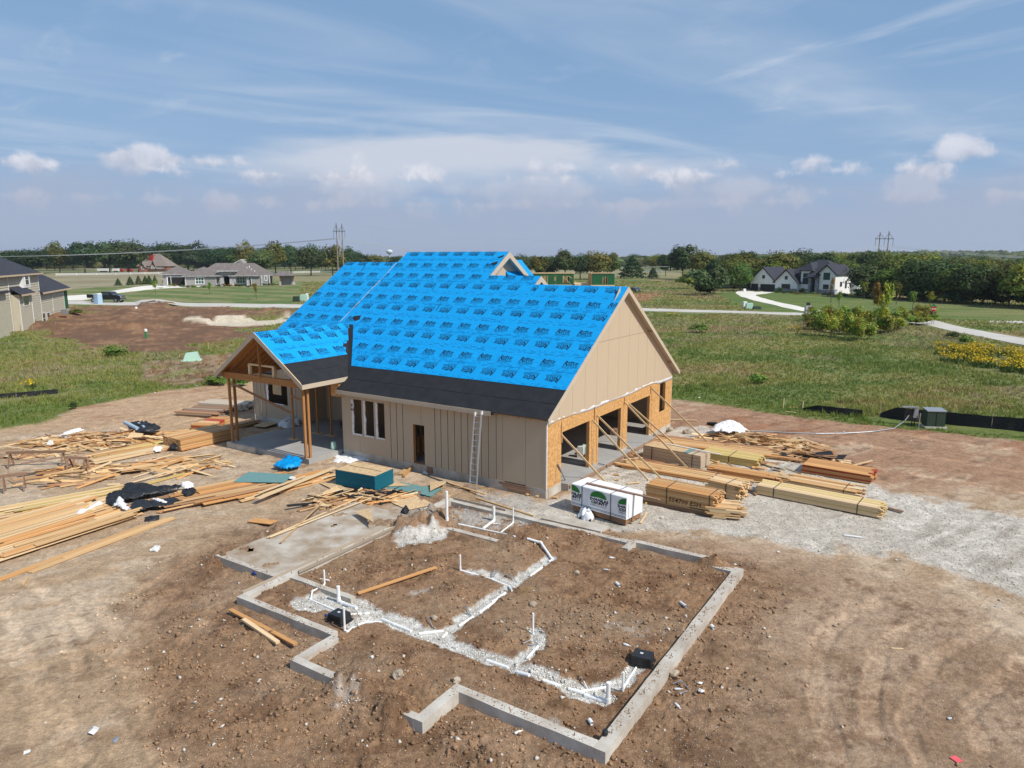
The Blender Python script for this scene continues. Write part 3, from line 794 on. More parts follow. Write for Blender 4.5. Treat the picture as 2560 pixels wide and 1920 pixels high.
def groundmat():
 m, n, l = newmat("ground_soil")
 out = N(n, "ShaderNodeOutputMaterial")
 p = N(n, "ShaderNodeBsdfPrincipled"); p.inputs["Roughness"].default_value = 0.95
 p.inputs["Specular IOR Level"].default_value = 0.12
 l.new(p.outputs[0], out.inputs[0])
 at = N(n, "ShaderNodeAttribute"); at.attribute_name = "soil"
 ak = N(n, "ShaderNodeAttribute"); ak.attribute_name = "grit"
 geo = N(n, "ShaderNodeNewGeometry")
 n1 = N(n, "ShaderNodeTexNoise", i_Scale=7.0, i_Detail=7.0, i_Roughness=0.72)
 n2 = N(n, "ShaderNodeTexNoise", i_Scale=34.0, i_Detail=3.0, i_Roughness=0.7)
 for k in (n1, n2): l.new(geo.outputs["Position"], k.inputs["Vector"])
 mr = N(n, "ShaderNodeMapRange"); mr.inputs[1].default_value, mr.inputs[2].default_value = 0.3, 0.7
 mr.inputs[3].default_value, mr.inputs[4].default_value = 0.70, 1.30
 l.new(n1.outputs["Fac"], mr.inputs[0])
 n0 = N(n, "ShaderNodeTexNoise", i_Scale=1.7, i_Detail=9.0, i_Roughness=0.72, i_Distortion=.5); l.new(geo.outputs["Position"], n0.inputs["Vector"])
 mr0 = N(n, "ShaderNodeMapRange"); mr0.inputs[1].default_value, mr0.inputs[2].default_value = 0.33, 0.67
 mr0.inputs[3].default_value, mr0.inputs[4].default_value = 0.74, 1.26
 l.new(n0.outputs["Fac"], mr0.inputs[0])
 mr2 = N(n, "ShaderNodeMapRange"); mr2.inputs[1].default_value, mr2.inputs[2].default_value = 0.3, 0.7
 mr2.inputs[3].default_value, mr2.inputs[4].default_value = 0.78, 1.22
 l.new(n2.outputs["Fac"], mr2.inputs[0])
 mm = N(n, "ShaderNodeMath", operation='MULTIPLY'); l.new(mr.outputs[0], mm.inputs[0]); l.new(mr2.outputs[0], mm.inputs[1])
 vm = N(n, "ShaderNodeVectorMath", operation='SCALE'); l.new(at.outputs["Color"], vm.inputs[0]); m0 = N(n, "ShaderNodeMath", operation='MULTIPLY'); l.new(mm.outputs[0], m0.inputs[0]); l.new(mr0.outputs[0], m0.inputs[1]); l.new(m0.outputs[0], vm.inputs["Scale"])
 vo = N(n, "ShaderNodeTexVoronoi", i_Scale=30.0); vo.feature = 'F1'
 l.new(geo.outputs["Position"], vo.inputs["Vector"])
 sc = N(n, "ShaderNodeSeparateColor"); l.new(vo.outputs["Color"], sc.inputs[0])
 th = N(n, "ShaderNodeMath", operation='LESS_THAN'); l.new(sc.outputs[0], th.inputs[0]); l.new(ak.outputs["Fac"], th.inputs[1])
 dd = N(n, "ShaderNodeMath", operation='LESS_THAN'); l.new(vo.outputs["Distance"], dd.inputs[0]); dd.inputs[1].default_value = 0.30
 both = N(n, "ShaderNodeMath", operation='MULTIPLY'); l.new(th.outputs[0], both.inputs[0]); l.new(dd.outputs[0], both.inputs[1])
 mx = N(n, "ShaderNodeMix", data_type='RGBA'); mx.inputs[7].default_value = (0.62, 0.58, 0.52, 1)
 l.new(both.outputs[0], mx.inputs[0]); l.new(vm.outputs[0], mx.inputs[6])
 l.new(mx.outputs[2], p.inputs["Base Color"])
 b = N(n, "ShaderNodeBump", i_Strength=1.0, i_Distance=0.07)
 ad = N(n, "ShaderNodeMath", operation='MULTIPLY_ADD'); l.new(n2.outputs["Fac"], ad.inputs[0]); ad.inputs[1].default_value = 0.35
 l.new(n1.outputs["Fac"], ad.inputs[2]); l.new(ad.outputs[0], b.inputs["Height"])
 l.new(b.outputs[0], p.inputs["Normal"])
groundmat()
GRID = {}
def build_ground():
 r = [0.3, 1.0, 2.0, 3.0, 4.0, 5.0, 6.0]
 q = 6.0
 while q < 62: q *= 1.0052; r.append(q)
 while q < 300: q *= 1.011; r.append(q)
 while q < 6500: q *= 1.045; r.append(q)
 r = np.array(r)
 fine = np.linspace(-radians(47), radians(47), 760)
 rest = np.linspace(radians(47), 2 * pi - radians(47), 64)[1:-1]
 th = np.concatenate([fine, rest])
 Rg, Tg = np.meshgrid(r, th, indexing='ij')
 X = Rg * np.sin(Tg); Y = Rg * np.cos(Tg)
 x = X.ravel(); y = Y.ravel()
 Z = zones(x, y)
 h = height(x, y, Z)
 c = colour(x, y, Z)
 nr, nt = len(r), len(th)
 i = np.arange(nr - 1)[:, None]; j = np.arange(nt)[None, :]
 jn = (j + 1) % nt
 F = np.stack([i * nt + j + 0 * jn, i * nt + jn, (i + 1) * nt + jn, (i + 1) * nt + j + 0 * jn], -1).reshape(-1, 4)
 V = np.stack([x, y, h], 1)
 GRID.update(r=r, th=th, h=h.reshape(nr, nt))
 me = mesh_np("ground", V, F, smooth=True)
 ca = me.color_attributes.new("soil", 'FLOAT_COLOR', 'POINT')
 ca.data.foreach_set("color", np.concatenate([c, np.ones((len(c), 1))], 1).astype(np.float32).ravel())
 grit = 0.4 * np.clip(0.05 + 0.10 * Z['rough'] + 0.07 * Z['brown'] + 0.16 * Z['greyg'] + 0.10 * Z['gravel'] + 0.2 * Z['white'], 0, 1)
 grit *= (0.4 + 1.2 * sstep(fbm(x, y, 0.5, 3, 140), -0.1, 0.2)) * (1 - Z['meadow'])
 ga = me.attributes.new("grit", 'FLOAT', 'POINT')
 ga.data.foreach_set("value", grit.astype(np.float32))
 link("ground", me, "ground_soil", kind="structure")
build_ground()
def gridh(x, y):
 x = np.asarray(x, float); y = np.asarray(y, float)
 r = np.hypot(x, y); t = np.arctan2(x, y); t = np.where(t < GRID['th'][0], t + 2 * pi, t)
 R, T, H = GRID['r'], GRID['th'], GRID['h']
 i = np.clip(np.searchsorted(R, r) - 1, 0, len(R) - 2); j = np.clip(np.searchsorted(T, t) - 1, 0, len(T) - 1)
 j2 = (j + 1) % len(T); Tn = np.where(j2 == 0, T[0] + 2 * pi, T[j2])
 fr = np.clip((r - R[i]) / (R[i + 1] - R[i]), 0, 1); ft = np.clip((t - T[j]) / (Tn - T[j]), 0, 1)
 return (H[i, j] * (1 - fr) + H[i + 1, j] * fr) * (1 - ft) + (H[i, j2] * (1 - fr) + H[i + 1, j2] * fr) * ft
def hz(x, y):
 return float(gridh(np.array([x]), np.array([y]))[0])
def hzs(pts):
 a = np.array([[p[0], p[1]] for p in pts], float)
 return gridh(a[:, 0], a[:, 1])
def ribbon(name, left, right, mat, lift=0.03, n=60, kind="structure", th=0.12):
 def resamp(L):
  P = [Vector((p[0], p[1], 0)) for p in L]
  d = [0]
  for a, b in zip(P[:-1], P[1:]): d.append(d[-1] + (b - a).length)
  o = []
  for i in range(n + 1):
   t = d[-1] * i / n
   k = 0
   while k < len(P) - 2 and d[k + 1] < t: k += 1
   f = (t - d[k]) / max(1e-6, d[k + 1] - d[k])
   o.append(P[k].lerp(P[k + 1], f))
  return o
 Lp, Rp = resamp(left), resamp(right)
 cols = []
 for a, b in zip(Lp, Rp): cols.append([a, a.lerp(b, 0.33), a.lerp(b, 0.66), b])
 flat = [p for c in cols for p in c]
 hh = hzs(flat)
 V = []
 for p, h in zip(flat, hh): V.append((p.x, p.y, h + lift))
 for i in range(n + 1):
  m = max(V[i * 4 + k][2] for k in range(4))
  for k in range(4): V[i * 4 + k] = (V[i * 4 + k][0], V[i * 4 + k][1], m)
 F = []
 for i in range(n):
  for k in range(3): F.append((i * 4 + k, i * 4 + k + 1, (i + 1) * 4 + k + 1, (i + 1) * 4 + k))
 b0 = len(V)
 for i in range(n + 1):
  V.append((V[i * 4][0], V[i * 4][1], V[i * 4][2] - th)); V.append((V[i * 4 + 3][0], V[i * 4 + 3][1], V[i * 4 + 3][2] - th))
 for i in range(n):
  F.append((i * 4, (i + 1) * 4, b0 + (i + 1) * 2, b0 + i * 2))
  F.append((i * 4 + 3, b0 + i * 2 + 1, b0 + (i + 1) * 2 + 1, (i + 1) * 4 + 3))
 return link(name, mesh_np(name, V, F), mat, kind=kind)
ribbon("street", gp([(-200, 740), (168, 753), (400, 757), (640, 760), (900, 764), (1300, 768), (1607, 771), (1760, 775), (1900, 780), (2020, 783), (2150, 788), (2280, 795), (2330, 800), (2380, 812), (2460, 830), (2560, 846), (2900, 905)]),
 gp([(-200, 747), (168, 761), (400, 765), (640, 769), (900, 772), (1300, 775), (1607, 778), (1760, 781), (1900, 785), (2020, 790), (2150, 796), (2270, 806), (2310, 812), (2360, 823), (2450, 843), (2560, 864), (2900, 925)]),
 "road_concrete", n=160)
ribbon("side_street", gp([(2470, 802), (2560, 803), (2900, 800)]), gp([(2470, 807), (2560, 809), (2900, 808)]), "road_concrete", n=30)
ribbon("driveway", gp([(160, 741), (230, 737), (343, 718), (420, 710), (500, 707)]), gp([(160, 752), (205, 752), (300, 733), (400, 722), (500, 717)]), "drive_concrete", n=40)
ribbon("driveway", gp([(1838, 733), (1845, 727), (1870, 724), (1900, 724), (1936, 728)]), gp([(1852, 741), (1866, 739), (1890, 737), (1915, 734), (1936, 731)]), "drive_concrete", n=30)
ribbon("driveway", gp([(1838, 733), (1850, 741), (1880, 750), (1930, 762), (1980, 773), (2030, 783)]), gp([(1890, 736), (1890, 740), (1915, 748), (1960, 759), (2025, 772), (2090, 782)]), "drive_concrete", lift=0.034, n=40)
# the house under construction
SL = 0.667
def zr_(b): return 3.84 + SL * (b + 0.35)
house = thing("unfinished_house", "unfinished house with a steep bright blue wrapped roof, tan siding and an open porch",
   "house", W(0, 0, 0), atan2(-AX.y, -AX.x))
def hb(mb, name, mat, parent=None, smooth=False, **kw):
 return wbuild(mb, name, mat, parent or house, smooth, **kw)
def abox(mb, a0, a1, b0, b1, z0, z1):
 P = [W(a, b, z) for z in (z0, z1) for b in (b0, b1) for a in (a0, a1)]
 return mb.add(P, [(0, 1, 3, 2), (4, 6, 7, 5), (0, 4, 5, 1), (2, 3, 7, 6), (0, 2, 6, 4), (1, 5, 7, 3)])
def apoly(mb, pts, th):
 t = AX * th[0] + BX * th[1] + Vector((0, 0, th[2]))
 return mb.slab([W(*p) for p in pts], t)
m = MB()
for (a0, a1, b0, b1) in ((0, 13.2, -0.02, 0.2), (-0.02, 0.2, 0.2, 1.4), (-0.02, 0.2, 4.35, 5.4), (-0.02, 0.2, 8.2, 9.1), (-0.02, 0.2, 12.4, 16.1),
      (13.0, 13.2, 0.2, 5.2), (13.2, 20.0, 5.0, 5.2), (20.0, 20.2, 2.95, 5.2), (20.0, 24.8, 2.93, 3.15), (24.6, 24.82, 3.15, 16.1), (0.2, 24.6, 15.9, 16.1)):
 abox(m, a0, a1, b0, b1, -0.35, 0.345)
hb(m, "foundation", "concrete")
m = MB(); abox(m, 0.2, 24.6, 5.2, 15.9, -0.2, 0.30); abox(m, 0.2, 13.0, 0.2, 5.2, -0.2, 0.30); abox(m, 20.2, 24.6, 3.15, 5.2, -0.2, 0.3)
abox(m, -0.42, 0.2, 1.4, 4.35, -0.2, 0.295); abox(m, -0.42, 0.2, 5.4, 8.2, -0.2, 0.295); abox(m, -0.42, 0.2, 9.1, 12.4, -0.2, 0.295)
abox(m, -0.42, -0.02, 4.35, 5.4, -0.2, 0.24); abox(m, -0.42, -0.02, 8.2, 9.1, -0.2, 0.24)
hb(m, "floor_slab", "concrete_new")
m = MB()
apoly(m, [(13.3, -2.45, 0.30), (20.0, -2.45, 0.30), (20.0, 2.9, 0.30), (19.98, 4.98, 0.30), (13.22, 4.98, 0.30), (13.3, -0.05, .30)], (0, 0, -0.6))
hb(m, "porch_slab", "concrete_new")
m = MB(); abox(m, 17.6, 20.15, -2.6, -2.4, -0.2, 0.325); abox(m, 20.0, 20.15, -2.4, 1.2, -0.2, 0.325)
hb(m, "slab_kerb", "concrete")
for b0, b1 in ((1.45, 5.3), (5.5, 8.9), (9.2, 12.6)):
 stick("form_board", W(-0.47, b0, 0.17), W(-0.47, b1, 0.17), 0.04, 0.14, "wood_weathered", house)
def cutrects(u0, u1, z0, z1, holes):
 us = sorted({u0, u1} | {h[k] for h in holes for k in (0, 1) if u0 < h[k] < u1})
 out = []
 for ua, ub in zip(us[:-1], us[1:]):
  um = (ua + ub) / 2
  hs = sorted([(h[2], h[3]) for h in holes if h[0] < um < h[1]])
  z = z0
  for ha, hb_ in hs:
   if ha > z: out.append((ua, ub, z, min(ha, z1)))
   z = max(z, hb_)
  if z < z1: out.append((ua, ub, z, z1))
 return out
def sheetF(a0, a1, b, z0, z1, holes=(), mat="siding", th=0.012, name="siding_panel", proud=0.0, parent=None):
 mb = MB()
 for (u0, u1, za, zb) in cutrects(a0, a1, z0, z1, holes): abox(mb, u0, u1, b - th - proud, b - proud, za, zb)
 return hb(mb, name, mat, parent)
def sheetG(b0, b1, a, z0, z1, holes=(), mat="osb", th=0.012, name="sheathing_panel", parent=None):
 mb = MB()
 for (u0, u1, za, zb) in cutrects(b0, b1, z0, z1, holes): abox(mb, a - th, a, u0, u1, za, zb)
 return hb(mb, name, mat, parent)
winF = [(11.69, 12.42, 1.36, 3.31), (10.79, 11.52, 1.36, 3.31), (10.0, 10.62, 1.36, 3.31)]
doorF = [(7.27, 8.02, 0.0, 2.45)]
HF = winF + doorF
g = 0.007
seams = [13.2, 11.9, 9.62 - 0.02, 8.75, 7.46, 6.2, 4.92, 3.70, 2.42, 1.12, 0.0]
for a1, a0 in zip(seams[:-1], seams[1:]):
 sheetF(a0 + g, a1 - g, 0.0, 0.335, 3.72, [h for h in HF if h[0] < a1 and h[1] > a0])
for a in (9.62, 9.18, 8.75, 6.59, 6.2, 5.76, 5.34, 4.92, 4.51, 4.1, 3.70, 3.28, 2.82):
 m = MB(); abox(m, a - 0.026, a + 0.026, -0.045, -0.012, 0.335, 3.66); hb(m, "batten", "siding_trim"); m = MB(); abox(m, a - 0.042, a - 0.0265, -0.016, -0.0125, 0.335, 3.66); hb(m, "batten_shade_strip", "dark_fill")  # thin dark strip on the siding beside each batten, a painted shadow line
m = MB(); abox(m, 0.3, 13.0, -0.0005 + 0.002, 0.014, 0.34, 3.7)
mb = MB()
for (u0, u1, za, zb) in cutrects(0.02, 13.18, 0.345, 3.72, HF): abox(mb, u0, u1, 0.001, 0.018, za, zb)
hb(mb, "wall_sheathing", "dark_fill")  # sheathing coloured near black so the seams between panels look shaded
def studs(p0, p1, z0, z1, step=0.41, w=0.04, d=0.14, mat="wood_post", skip=(), parent=None, name="stud"):
 A0, A1 = Vector((p0[0], p0[1])), Vector((p1[0], p1[1])); L = (A1 - A0).length; n = int(L / step)
 dirw = (W(*p1) - W(*p0)).normalized()
 for i in range(n + 1):
  t = i * step
  if any(s0 < t < s1 for s0, s1 in skip): continue
  q = A0 + (A1 - A0) * (t / L)
  stick(name, W(q.x, q.y, z0 + 0.04), W(q.x, q.y, z1 - 0.04), d, w, mat, parent or house, up=dirw)
 stick("wall_plate", W(p0[0], p0[1], z0 + 0.02), W(p1[0], p1[1], z0 + 0.02), d, 0.038, mat, parent or house)
 stick("wall_plate", W(p0[0], p0[1], z1 - 0.02), W(p1[0], p1[1], z1 - 0.02), d, 0.038, mat, parent or house)
studs((0.2, 0.1), (13.0, 0.1), 0.345, 3.5, skip=((7.1, 7.8), (9.85, 10.4), (10.65, 11.3), (11.55, 12.2)))
for (u0, u1, za, zb) in winF + [(7.27, 8.02, 0.4, 2.45)]:
 for u in (u0 - 0.02, u1 + 0.02): stick("trimmer", W(u, 0.1, 0.35), W(u, 0.1, 3.4), 0.14, 0.04, "wood_post", house, up=AX)
 stick("header", W(u0, 0.1, zb + 0.09), W(u1, 0.1, zb + 0.09), 0.13, 0.17, "wood_post", house)
 if za > 1: stick("sill_plate", W(u0, 0.1, za - 0.02), W(u1, 0.1, za - 0.02), 0.14, 0.04, "wood_post", house)
stick("threshold_board", W(7.1, -0.05, 0.16), W(6.75, -0.05, 0.16), 0.05, 0.3, "wood_weathered", house)
def wrapstrip(p0, p1, w, side, wob=0.02, seed=0, name="house_wrap", mat="wrap_white"):
 r = random.Random(seed); n = 14; V = []; F = []
 for i in range(n + 1):
  t = i / n
  p = [p0[k] + (p1[k] - p0[k]) * t for k in range(3)]
  ww = w * (1 + r.uniform(-0.22, 0.15))
  for j in range(3):
   f = j / 2.0
   V.append(tuple(W(p[0] + side[0] * ww * f + r.uniform(-wob, wob) * 0.3, p[1] + side[1] * ww * f - r.uniform(0, wob), p[2] + side[2] * ww * f + r.uniform(-wob, wob) * 0.3)))
 for i in range(n):
  for j in range(2): F.append((i * 3 + j, i * 3 + j + 1, (i + 1) * 3 + j + 1, (i + 1) * 3 + j))
 mb = MB().add(V, F)
 o = hb(mb, name, mat, smooth=True)
 o.modifiers.new("thickness", 'SOLIDIFY').thickness = 0.006
 return o
for k, (u0, u1, za, zb) in enumerate(winF):
 w = wrapstrip((u1 + 0.01, -0.022, zb), (u1 + 0.01, -0.022, za), 0.13, (-1, 0.35, 0), 0.03, 10 + k)
 wrapstrip((u0, 0.03, zb), (u0, 0.03, za + 0.2), 0.10, (0.0, 1, 0), 0.02, 20 + k)
 wrapstrip((u1, -0.024, za + 0.03), (u0 + 0.02, -0.024, za + 0.03), 0.09, (0, 0, -1), 0.02, 30 + k)
for ch, dz in (("e", .12), ("w", -.14)):
 V, F = text_mesh(ch, 0.26, offset=0.006)
 mb = MB().add([W(12.37 - v[0], -0.075, 2.88 + dz + v[1]) for v in V], F); hb(mb, "printed_letter", "ink_print")
HG = [(1.4, 4.35, 0.0, 2.79), (5.4, 8.2, 0.0, 2.79), (9.1, 12.4, 0.0, 2.79), (14.0, 14.95, 1.45, 3.3)]
for b0, b1 in ((0.0, 1.40), (1.40, 2.44), (2.44, 4.87), (4.87, 7.3), (7.3, 9.74), (9.74, 12.4), (12.4, 14.47), (14.47, 16.05)):
 sheetG(b0 + g, b1 - g, 0.0, 0.345, 3.42, [h for h in HG if h[0] < b1 and h[1] > b0])
m = MB(); abox(m, -0.03, 0.02, -0.02, 0.03, 0.34, 3.4); hb(m, "corner_flashing", "wrap_white")
for (u0, u1, za, zb) in HG:      # jambs, lined with solid lumber
 for u, s in ((u0, -1), (u1, 1)):
  stick("jamb_stud", W(0.085, u + s * 0.02, 0.345 if za < 1 else za), W(0.085, u + s * 0.02, zb), 0.145, 0.05, "wood_orange", house, up=BX)
  stick("jamb_stud", W(0.085, u + s * 0.065, 0.345), W(0.085, u + s * 0.065, 3.3), 0.14, 0.04, "wood_post", house, up=BX)
 stick("header", W(0.085, u0, zb + 0.16), W(0.085, u1, zb + 0.16), 0.14, 0.30 if za < 1 else 0.1, "wood_orange", house)
for b in (4.55, 4.75, 4.95, 5.15, 8.4, 8.6, 8.85, 12.6, 13.0, 13.4, 13.8, 15.2, 15.6): stick("stud", W(0.085, b, 0.35), W(0.085, b, 3.4), 0.14, 0.04, "wood_post", house, up=BX)
for p in (4.87, 8.65, 12.75): stick("anchor_strap", W(-0.017, p - 0.1, 0.35), W(-0.017, p - 0.1, 1.3), 0.04, 0.004, "galvanised", house, up=AX)
stick("anchor_strap", W(-0.017, 0.9, 0.4), W(-0.017, 0.9, 1.15), 0.04, 0.004, "galvanised", house, up=AX)
def ztri(b, drop=0.16): return (zr_(b) if b < 8.02 else zr_(16.04 - b)) - drop
V = []; F = []; n = 70
r = random.Random(4)
for i in range(n + 1):
 b = -0.02 + 16.1 * i / n
 zt = 3.62 + 0.03 * sin(i * 1.3)
 zb = 3.37 + 0.08 * sin(i * 0.21) * sin(i * 0.07 + 1) + r.uniform(-0.004, 0.004)
 if i > n - 12: zb -= 0.03 + r.uniform(0, 0.05)
 for z, o in ((zt, 0.016), ((zt + zb) / 2, 0.02 + r.uniform(0, 0.012)), (zb, 0.018 + r.uniform(0, 0.008))): V.append(tuple(W(-o, b, z)))
for i in range(n):
 for j in range(2): F.append((i * 3 + j, (i + 1) * 3 + j, (i + 1) * 3 + j + 1, i * 3 + j + 1))
mb = MB().add(V, F); o = hb(mb, "house_wrap", "wrap_white", smooth=True); o.modifiers.new("thickness", 'SOLIDIFY').thickness = 0.004
mb = MB(); apoly(mb, [(0.0, 0.02, 3.45), (0.0, 16.02, 3.45), (0.0, 16.02, ztri(16.02)), (0.0, 8.02, ztri(8.02)), (0.0, 0.02, ztri(0.02))], (0.03, 0, 0)); hb(mb, "gable_backing", "dark_fill")
def gablepanel(b0, b1, z0, z1, a=-0.03):
 bs = sorted([b0, b1] + ([8.02] if b0 < 8.02 < b1 else []))
 top = [(b, min(z1, ztri(b))) for b in bs]
 for bb in ((z1 + 0.16 - 3.84) / SL - 0.35, 16.04 - ((z1 + 0.16 - 3.84) / SL - 0.35)):
  if b0 < bb < b1: top.append((bb, z1))
 top.sort()
 if max(t[1] for t in top) <= z0 + 0.01: return
 if min(t[1] for t in top) < z0:      # triangle piece: clip
  t2 = []
  for (ba, za), (bb, zb) in zip(top[:-1], top[1:]):
   if za >= z0: t2.append((ba, za))
   if (za - z0) * (zb - z0) < 0:
    f = (z0 - za) / (zb - za); t2.append((ba + (bb - ba) * f, z0))
  if top[-1][1] >= z0: t2.append(top[-1])
  top = t2; b0, b1 = top[0][0], top[-1][0]
 pts = [(a, b0, z0), (a, b1, z0)] + [(a, b, z) for b, z in reversed(top)]
 cl = []
 for p in pts:
  if not cl or (abs(p[1] - cl[-1][1]) + abs(p[2] - cl[-1][2])) > 1e-4: cl.append(p)
 if abs(cl[0][1] - cl[-1][1]) + abs(cl[0][2] - cl[-1][2]) < 1e-4: cl.pop()
 if len(cl) < 3: return
 mb = MB(); apoly(mb, cl, (0.014, 0, 0)); hb(mb, "siding_panel", "siding")
bs = [0.0, 1.13, 2.43, 3.74, 5.05, 6.36, 7.68, 9.02, 10.33, 11.66, 12.98, 14.24, 16.04]
for b0, b1 in zip(bs[:-1], bs[1:]):
 gablepanel(b0 + 0.006, b1 - 0.006, 3.46, 6.715)
 gablepanel(b0 + 0.006, b1 - 0.006, 6.73, 9.5)
def roofblock(a0, a1, br, eb0=-0.35, back=16.45, mat="wood_brown"):
 z = zr_(br)
 zb = z - SL * (back - br)
 mb = MB()
 apoly(mb, [(a0, eb0, zr_(eb0) - 0.02), (a1, eb0, zr_(eb0) - 0.02), (a1, br, z - 0.02), (a0, br, z - 0.02)], (0, 0, -0.11))
 apoly(mb, [(a0, br, z - 0.02), (a1, br, z - 0.02), (a1, back, zb - 0.02), (a0, back, zb - 0.02)], (0, 0, -0.11))
 hb(mb, "roof_deck", mat)
BLK = [(-0.32, 5.52, 8.02), (5.52, 9.14, 8.71), (9.14, 17.6, 10.87), (17.6, 22.45, 9.83)]
roofblock(-0.32, 5.52, 8.02)
roofblock(5.52, 9.14, 8.71, back=16.45)
mb = MB()
roofblock(9.14, 13.18, 10.87, back=17.5)
roofblock(13.18, 17.6, 10.87, eb0=4.4, back=17.5)
roofblock(17.6, 22.45, 9.83, eb0=3.2, back=16.6)
mb = MB()
apoly(mb, [(13.18, 0.5, zr_(.5) - .02), (16.85, 4.34, zr_(4.34) - .02), (16.85, 4.42, zr_(4.42) - .02), (13.18, 4.42, zr_(4.42) - .02)], (0, 0, -0.11))
hb(mb, "roof_deck", "wood_brown")
def make_logo():
 V, F = [], []
 def put(txt, size, x, y, sx=1.0, sh=0.22, off=0.01):
  v, f = text_mesh(txt, size, shear=sh, offset=off, res=1, align='LEFT')
  b = len(V)
  V.extend([(x + p[0] * sx, y + p[1], 0) for p in v]); F.extend([tuple(b + i for i in q) for q in f])
 put("R", 0.60, -0.35, 0.12, 0.70, 0.12, 0.007)
 put("EEVE", 0.40, -0.125, 0.085, 0.66, 0.12, 0.004)
 put("ROOFING", 0.235, -0.345, -0.165, 0.80, 0.1, 0.0)
 put("(913) 980-5144", 0.10, -0.345, -0.295, 1.0, 0.1, 0.0)
 b = len(V)
 V.extend([(-0.10, 0.225, 0), (0.10, 0.285, 0), (0.40, 0.20, 0), (0.40, 0.215, 0), (0.10, 0.31, 0), (-0.10, 0.245, 0)])
 F.append((b, b + 1, b + 4, b + 5)); F.append((b + 1, b + 2, b + 3, b + 4))
 b = len(V); V.extend([(0.0, 0.285, 0), (0.05, 0.295, 0), (0.065, 0.35, 0), (0.015, 0.35, 0)]); F.append((b, b + 1, b + 2, b + 3))
 V = [(v[0], v[1] * .83 - .01, 0) for v in V]
 me = mesh_np("printed_logo", V, F); me.materials.append(MATS["ink_print"])
 return me
LOGO = make_logo()
def clip_poly(pts, fn):
 out = []
 for i in range(len(pts)):
  p, q = pts[i], pts[(i + 1) % len(pts)]
  a, b = fn(p), fn(q)
  if a >= 0: out.append(p)
  if a * b < 0:
   t = a / (a - b); out.append((p[0] + (q[0] - p[0]) * t, p[1] + (q[1] - p[1]) * t))
 return out
def course(org, xdir, ydir, x0l, x0h, x1l, x1h, h, lift, mat, name, logos=None, seed=0, lean=0.006):
 xdir, ydir = Vector(xdir).normalized(), Vector(ydir).normalized(); nz = xdir.cross(ydir)
 r = random.Random(seed)
 nx = max(4, int((max(x1l, x1h) - min(x0l, x0h)) / 0.3)); ny = 4
 V = []; F = []
 ph = r.uniform(0, 9)
 for j in range(ny + 1):
  t = j / ny
  a, b = x0l + (x0h - x0l) * t, x1l + (x1h - x1l) * t
  for i in range(nx + 1):
   x = a + (b - a) * i / nx
   w = 0.0035 * sin(x * 2.1 + ph + t * 2) + r.uniform(-0.003, 0.003)
   edge = (0.003 * r.uniform(0, 1) + 0.005 * sin(x * 0.9 + ph)) if j == 0 else 0
   V.append((x, h * t + edge - 0.004, lift + lean * (1 - t) + w))
 for j in range(ny):
  for i in range(nx):
   q = j * (nx + 1) + i; F.append((q, q + 1, q + nx + 2, q + nx + 1))
 b0 = len(V)
 for i in range(nx + 1): V.append((V[i][0], V[i][1], 0.0))
 for i in range(nx): F.append((i, b0 + i, b0 + i + 1, i + 1))
 me = mesh_np(name, V, F, smooth=False)
 M = Matrix.Identity(4)
 for i in range(3): M[i][0], M[i][1], M[i][2], M[i][3] = xdir[i], ydir[i], nz[i], org[i]
 o = link(name, me, mat, house, parent_world(house).inverted() @ M)
 if logos:
  x, per, yc, flip = logos
  lo = max(x0l, x0h); hi = min(x1l, x1h)
  lo2, hi2 = min(x0l, x0h), max(x1l, x1h)
  while x < hi2 - 0.1:
   whole = x - 0.42 > lo and x + 0.46 < hi
   if whole:
    l = bpy.data.objects.new("printed_logo", LOGO); COL.objects.link(l); l.parent = o
    l.matrix_basis = Matrix.Translation((x, yc, lift + lean + 0.008)) @ Matrix.Rotation(pi if flip else 0, 4, 'Z')
   elif lo2 - 0.4 < x < hi2 + 0.4:       # partly cut by the roof edge
    LV = [v.co for v in LOGO.vertices]; cv = []; cf = []
    s = -1 if flip else 1
    def lim(y):
     t = min(1, max(0, y / h)); return x0l + (x0h - x0l) * t, x1l + (x1h - x1l) * t
    for p in LOGO.polygons:
     q = [(x + s * LV[i].x, yc + s * LV[i].y) for i in p.vertices]
     ml, mh = x0l, x1l; sl, sh_ = (x0h - x0l) / h, (x1h - x1l) / h
     q = clip_poly(q, lambda P: P[0] - (ml + sl * P[1]) - 0.02)
     if len(q) >= 3: q = clip_poly(q, lambda P: (mh + sh_ * P[1]) - 0.02 - P[0])
     if len(q) >= 3 and h < 1.1: q = clip_poly(q, lambda P: h - 0.01 - P[1])
     if len(q) >= 3:
      b = len(cv); cv += [(a_, b_, lift + lean + 0.008) for a_, b_ in q]; cf.append(tuple(range(b, b + len(q))))
    if cf: link("printed_logo", mesh_np("printed_logo", cv, cf), "ink_print", o)
   x += per
 return o
XR = -AX                                                # along the roof, to the right
YS = (BX + Vector((0, 0, SL))).normalized()             # up the front slope
KS = sqrt(1 + SL * SL)
def fcourse(b0, b1, al0, al1, ar0, ar1, mat, name, logos=None, lift=0.012, seed=0):
 org = W(0, b0, zr_(b0) - 0.02)
 return course(org, XR, YS, -al0, -al1, -ar0, -ar1, (b1 - b0) * KS, lift, mat, name, logos, seed)
def vly(b, off=0.0): return 16.85 - (6.97 - zr_(b)) / 0.7 - off      # porch valley (right side)
fcourse(-0.42, 0.46, 13.2, 13.2, -0.33, -0.33, "membrane_black", "eave_membrane", seed=1)
fcourse(0.42, 1.30, 13.18, 13.9, -0.33, -0.33, "membrane_black", "eave_membrane", lift=0.018, seed=2)
mb = MB()
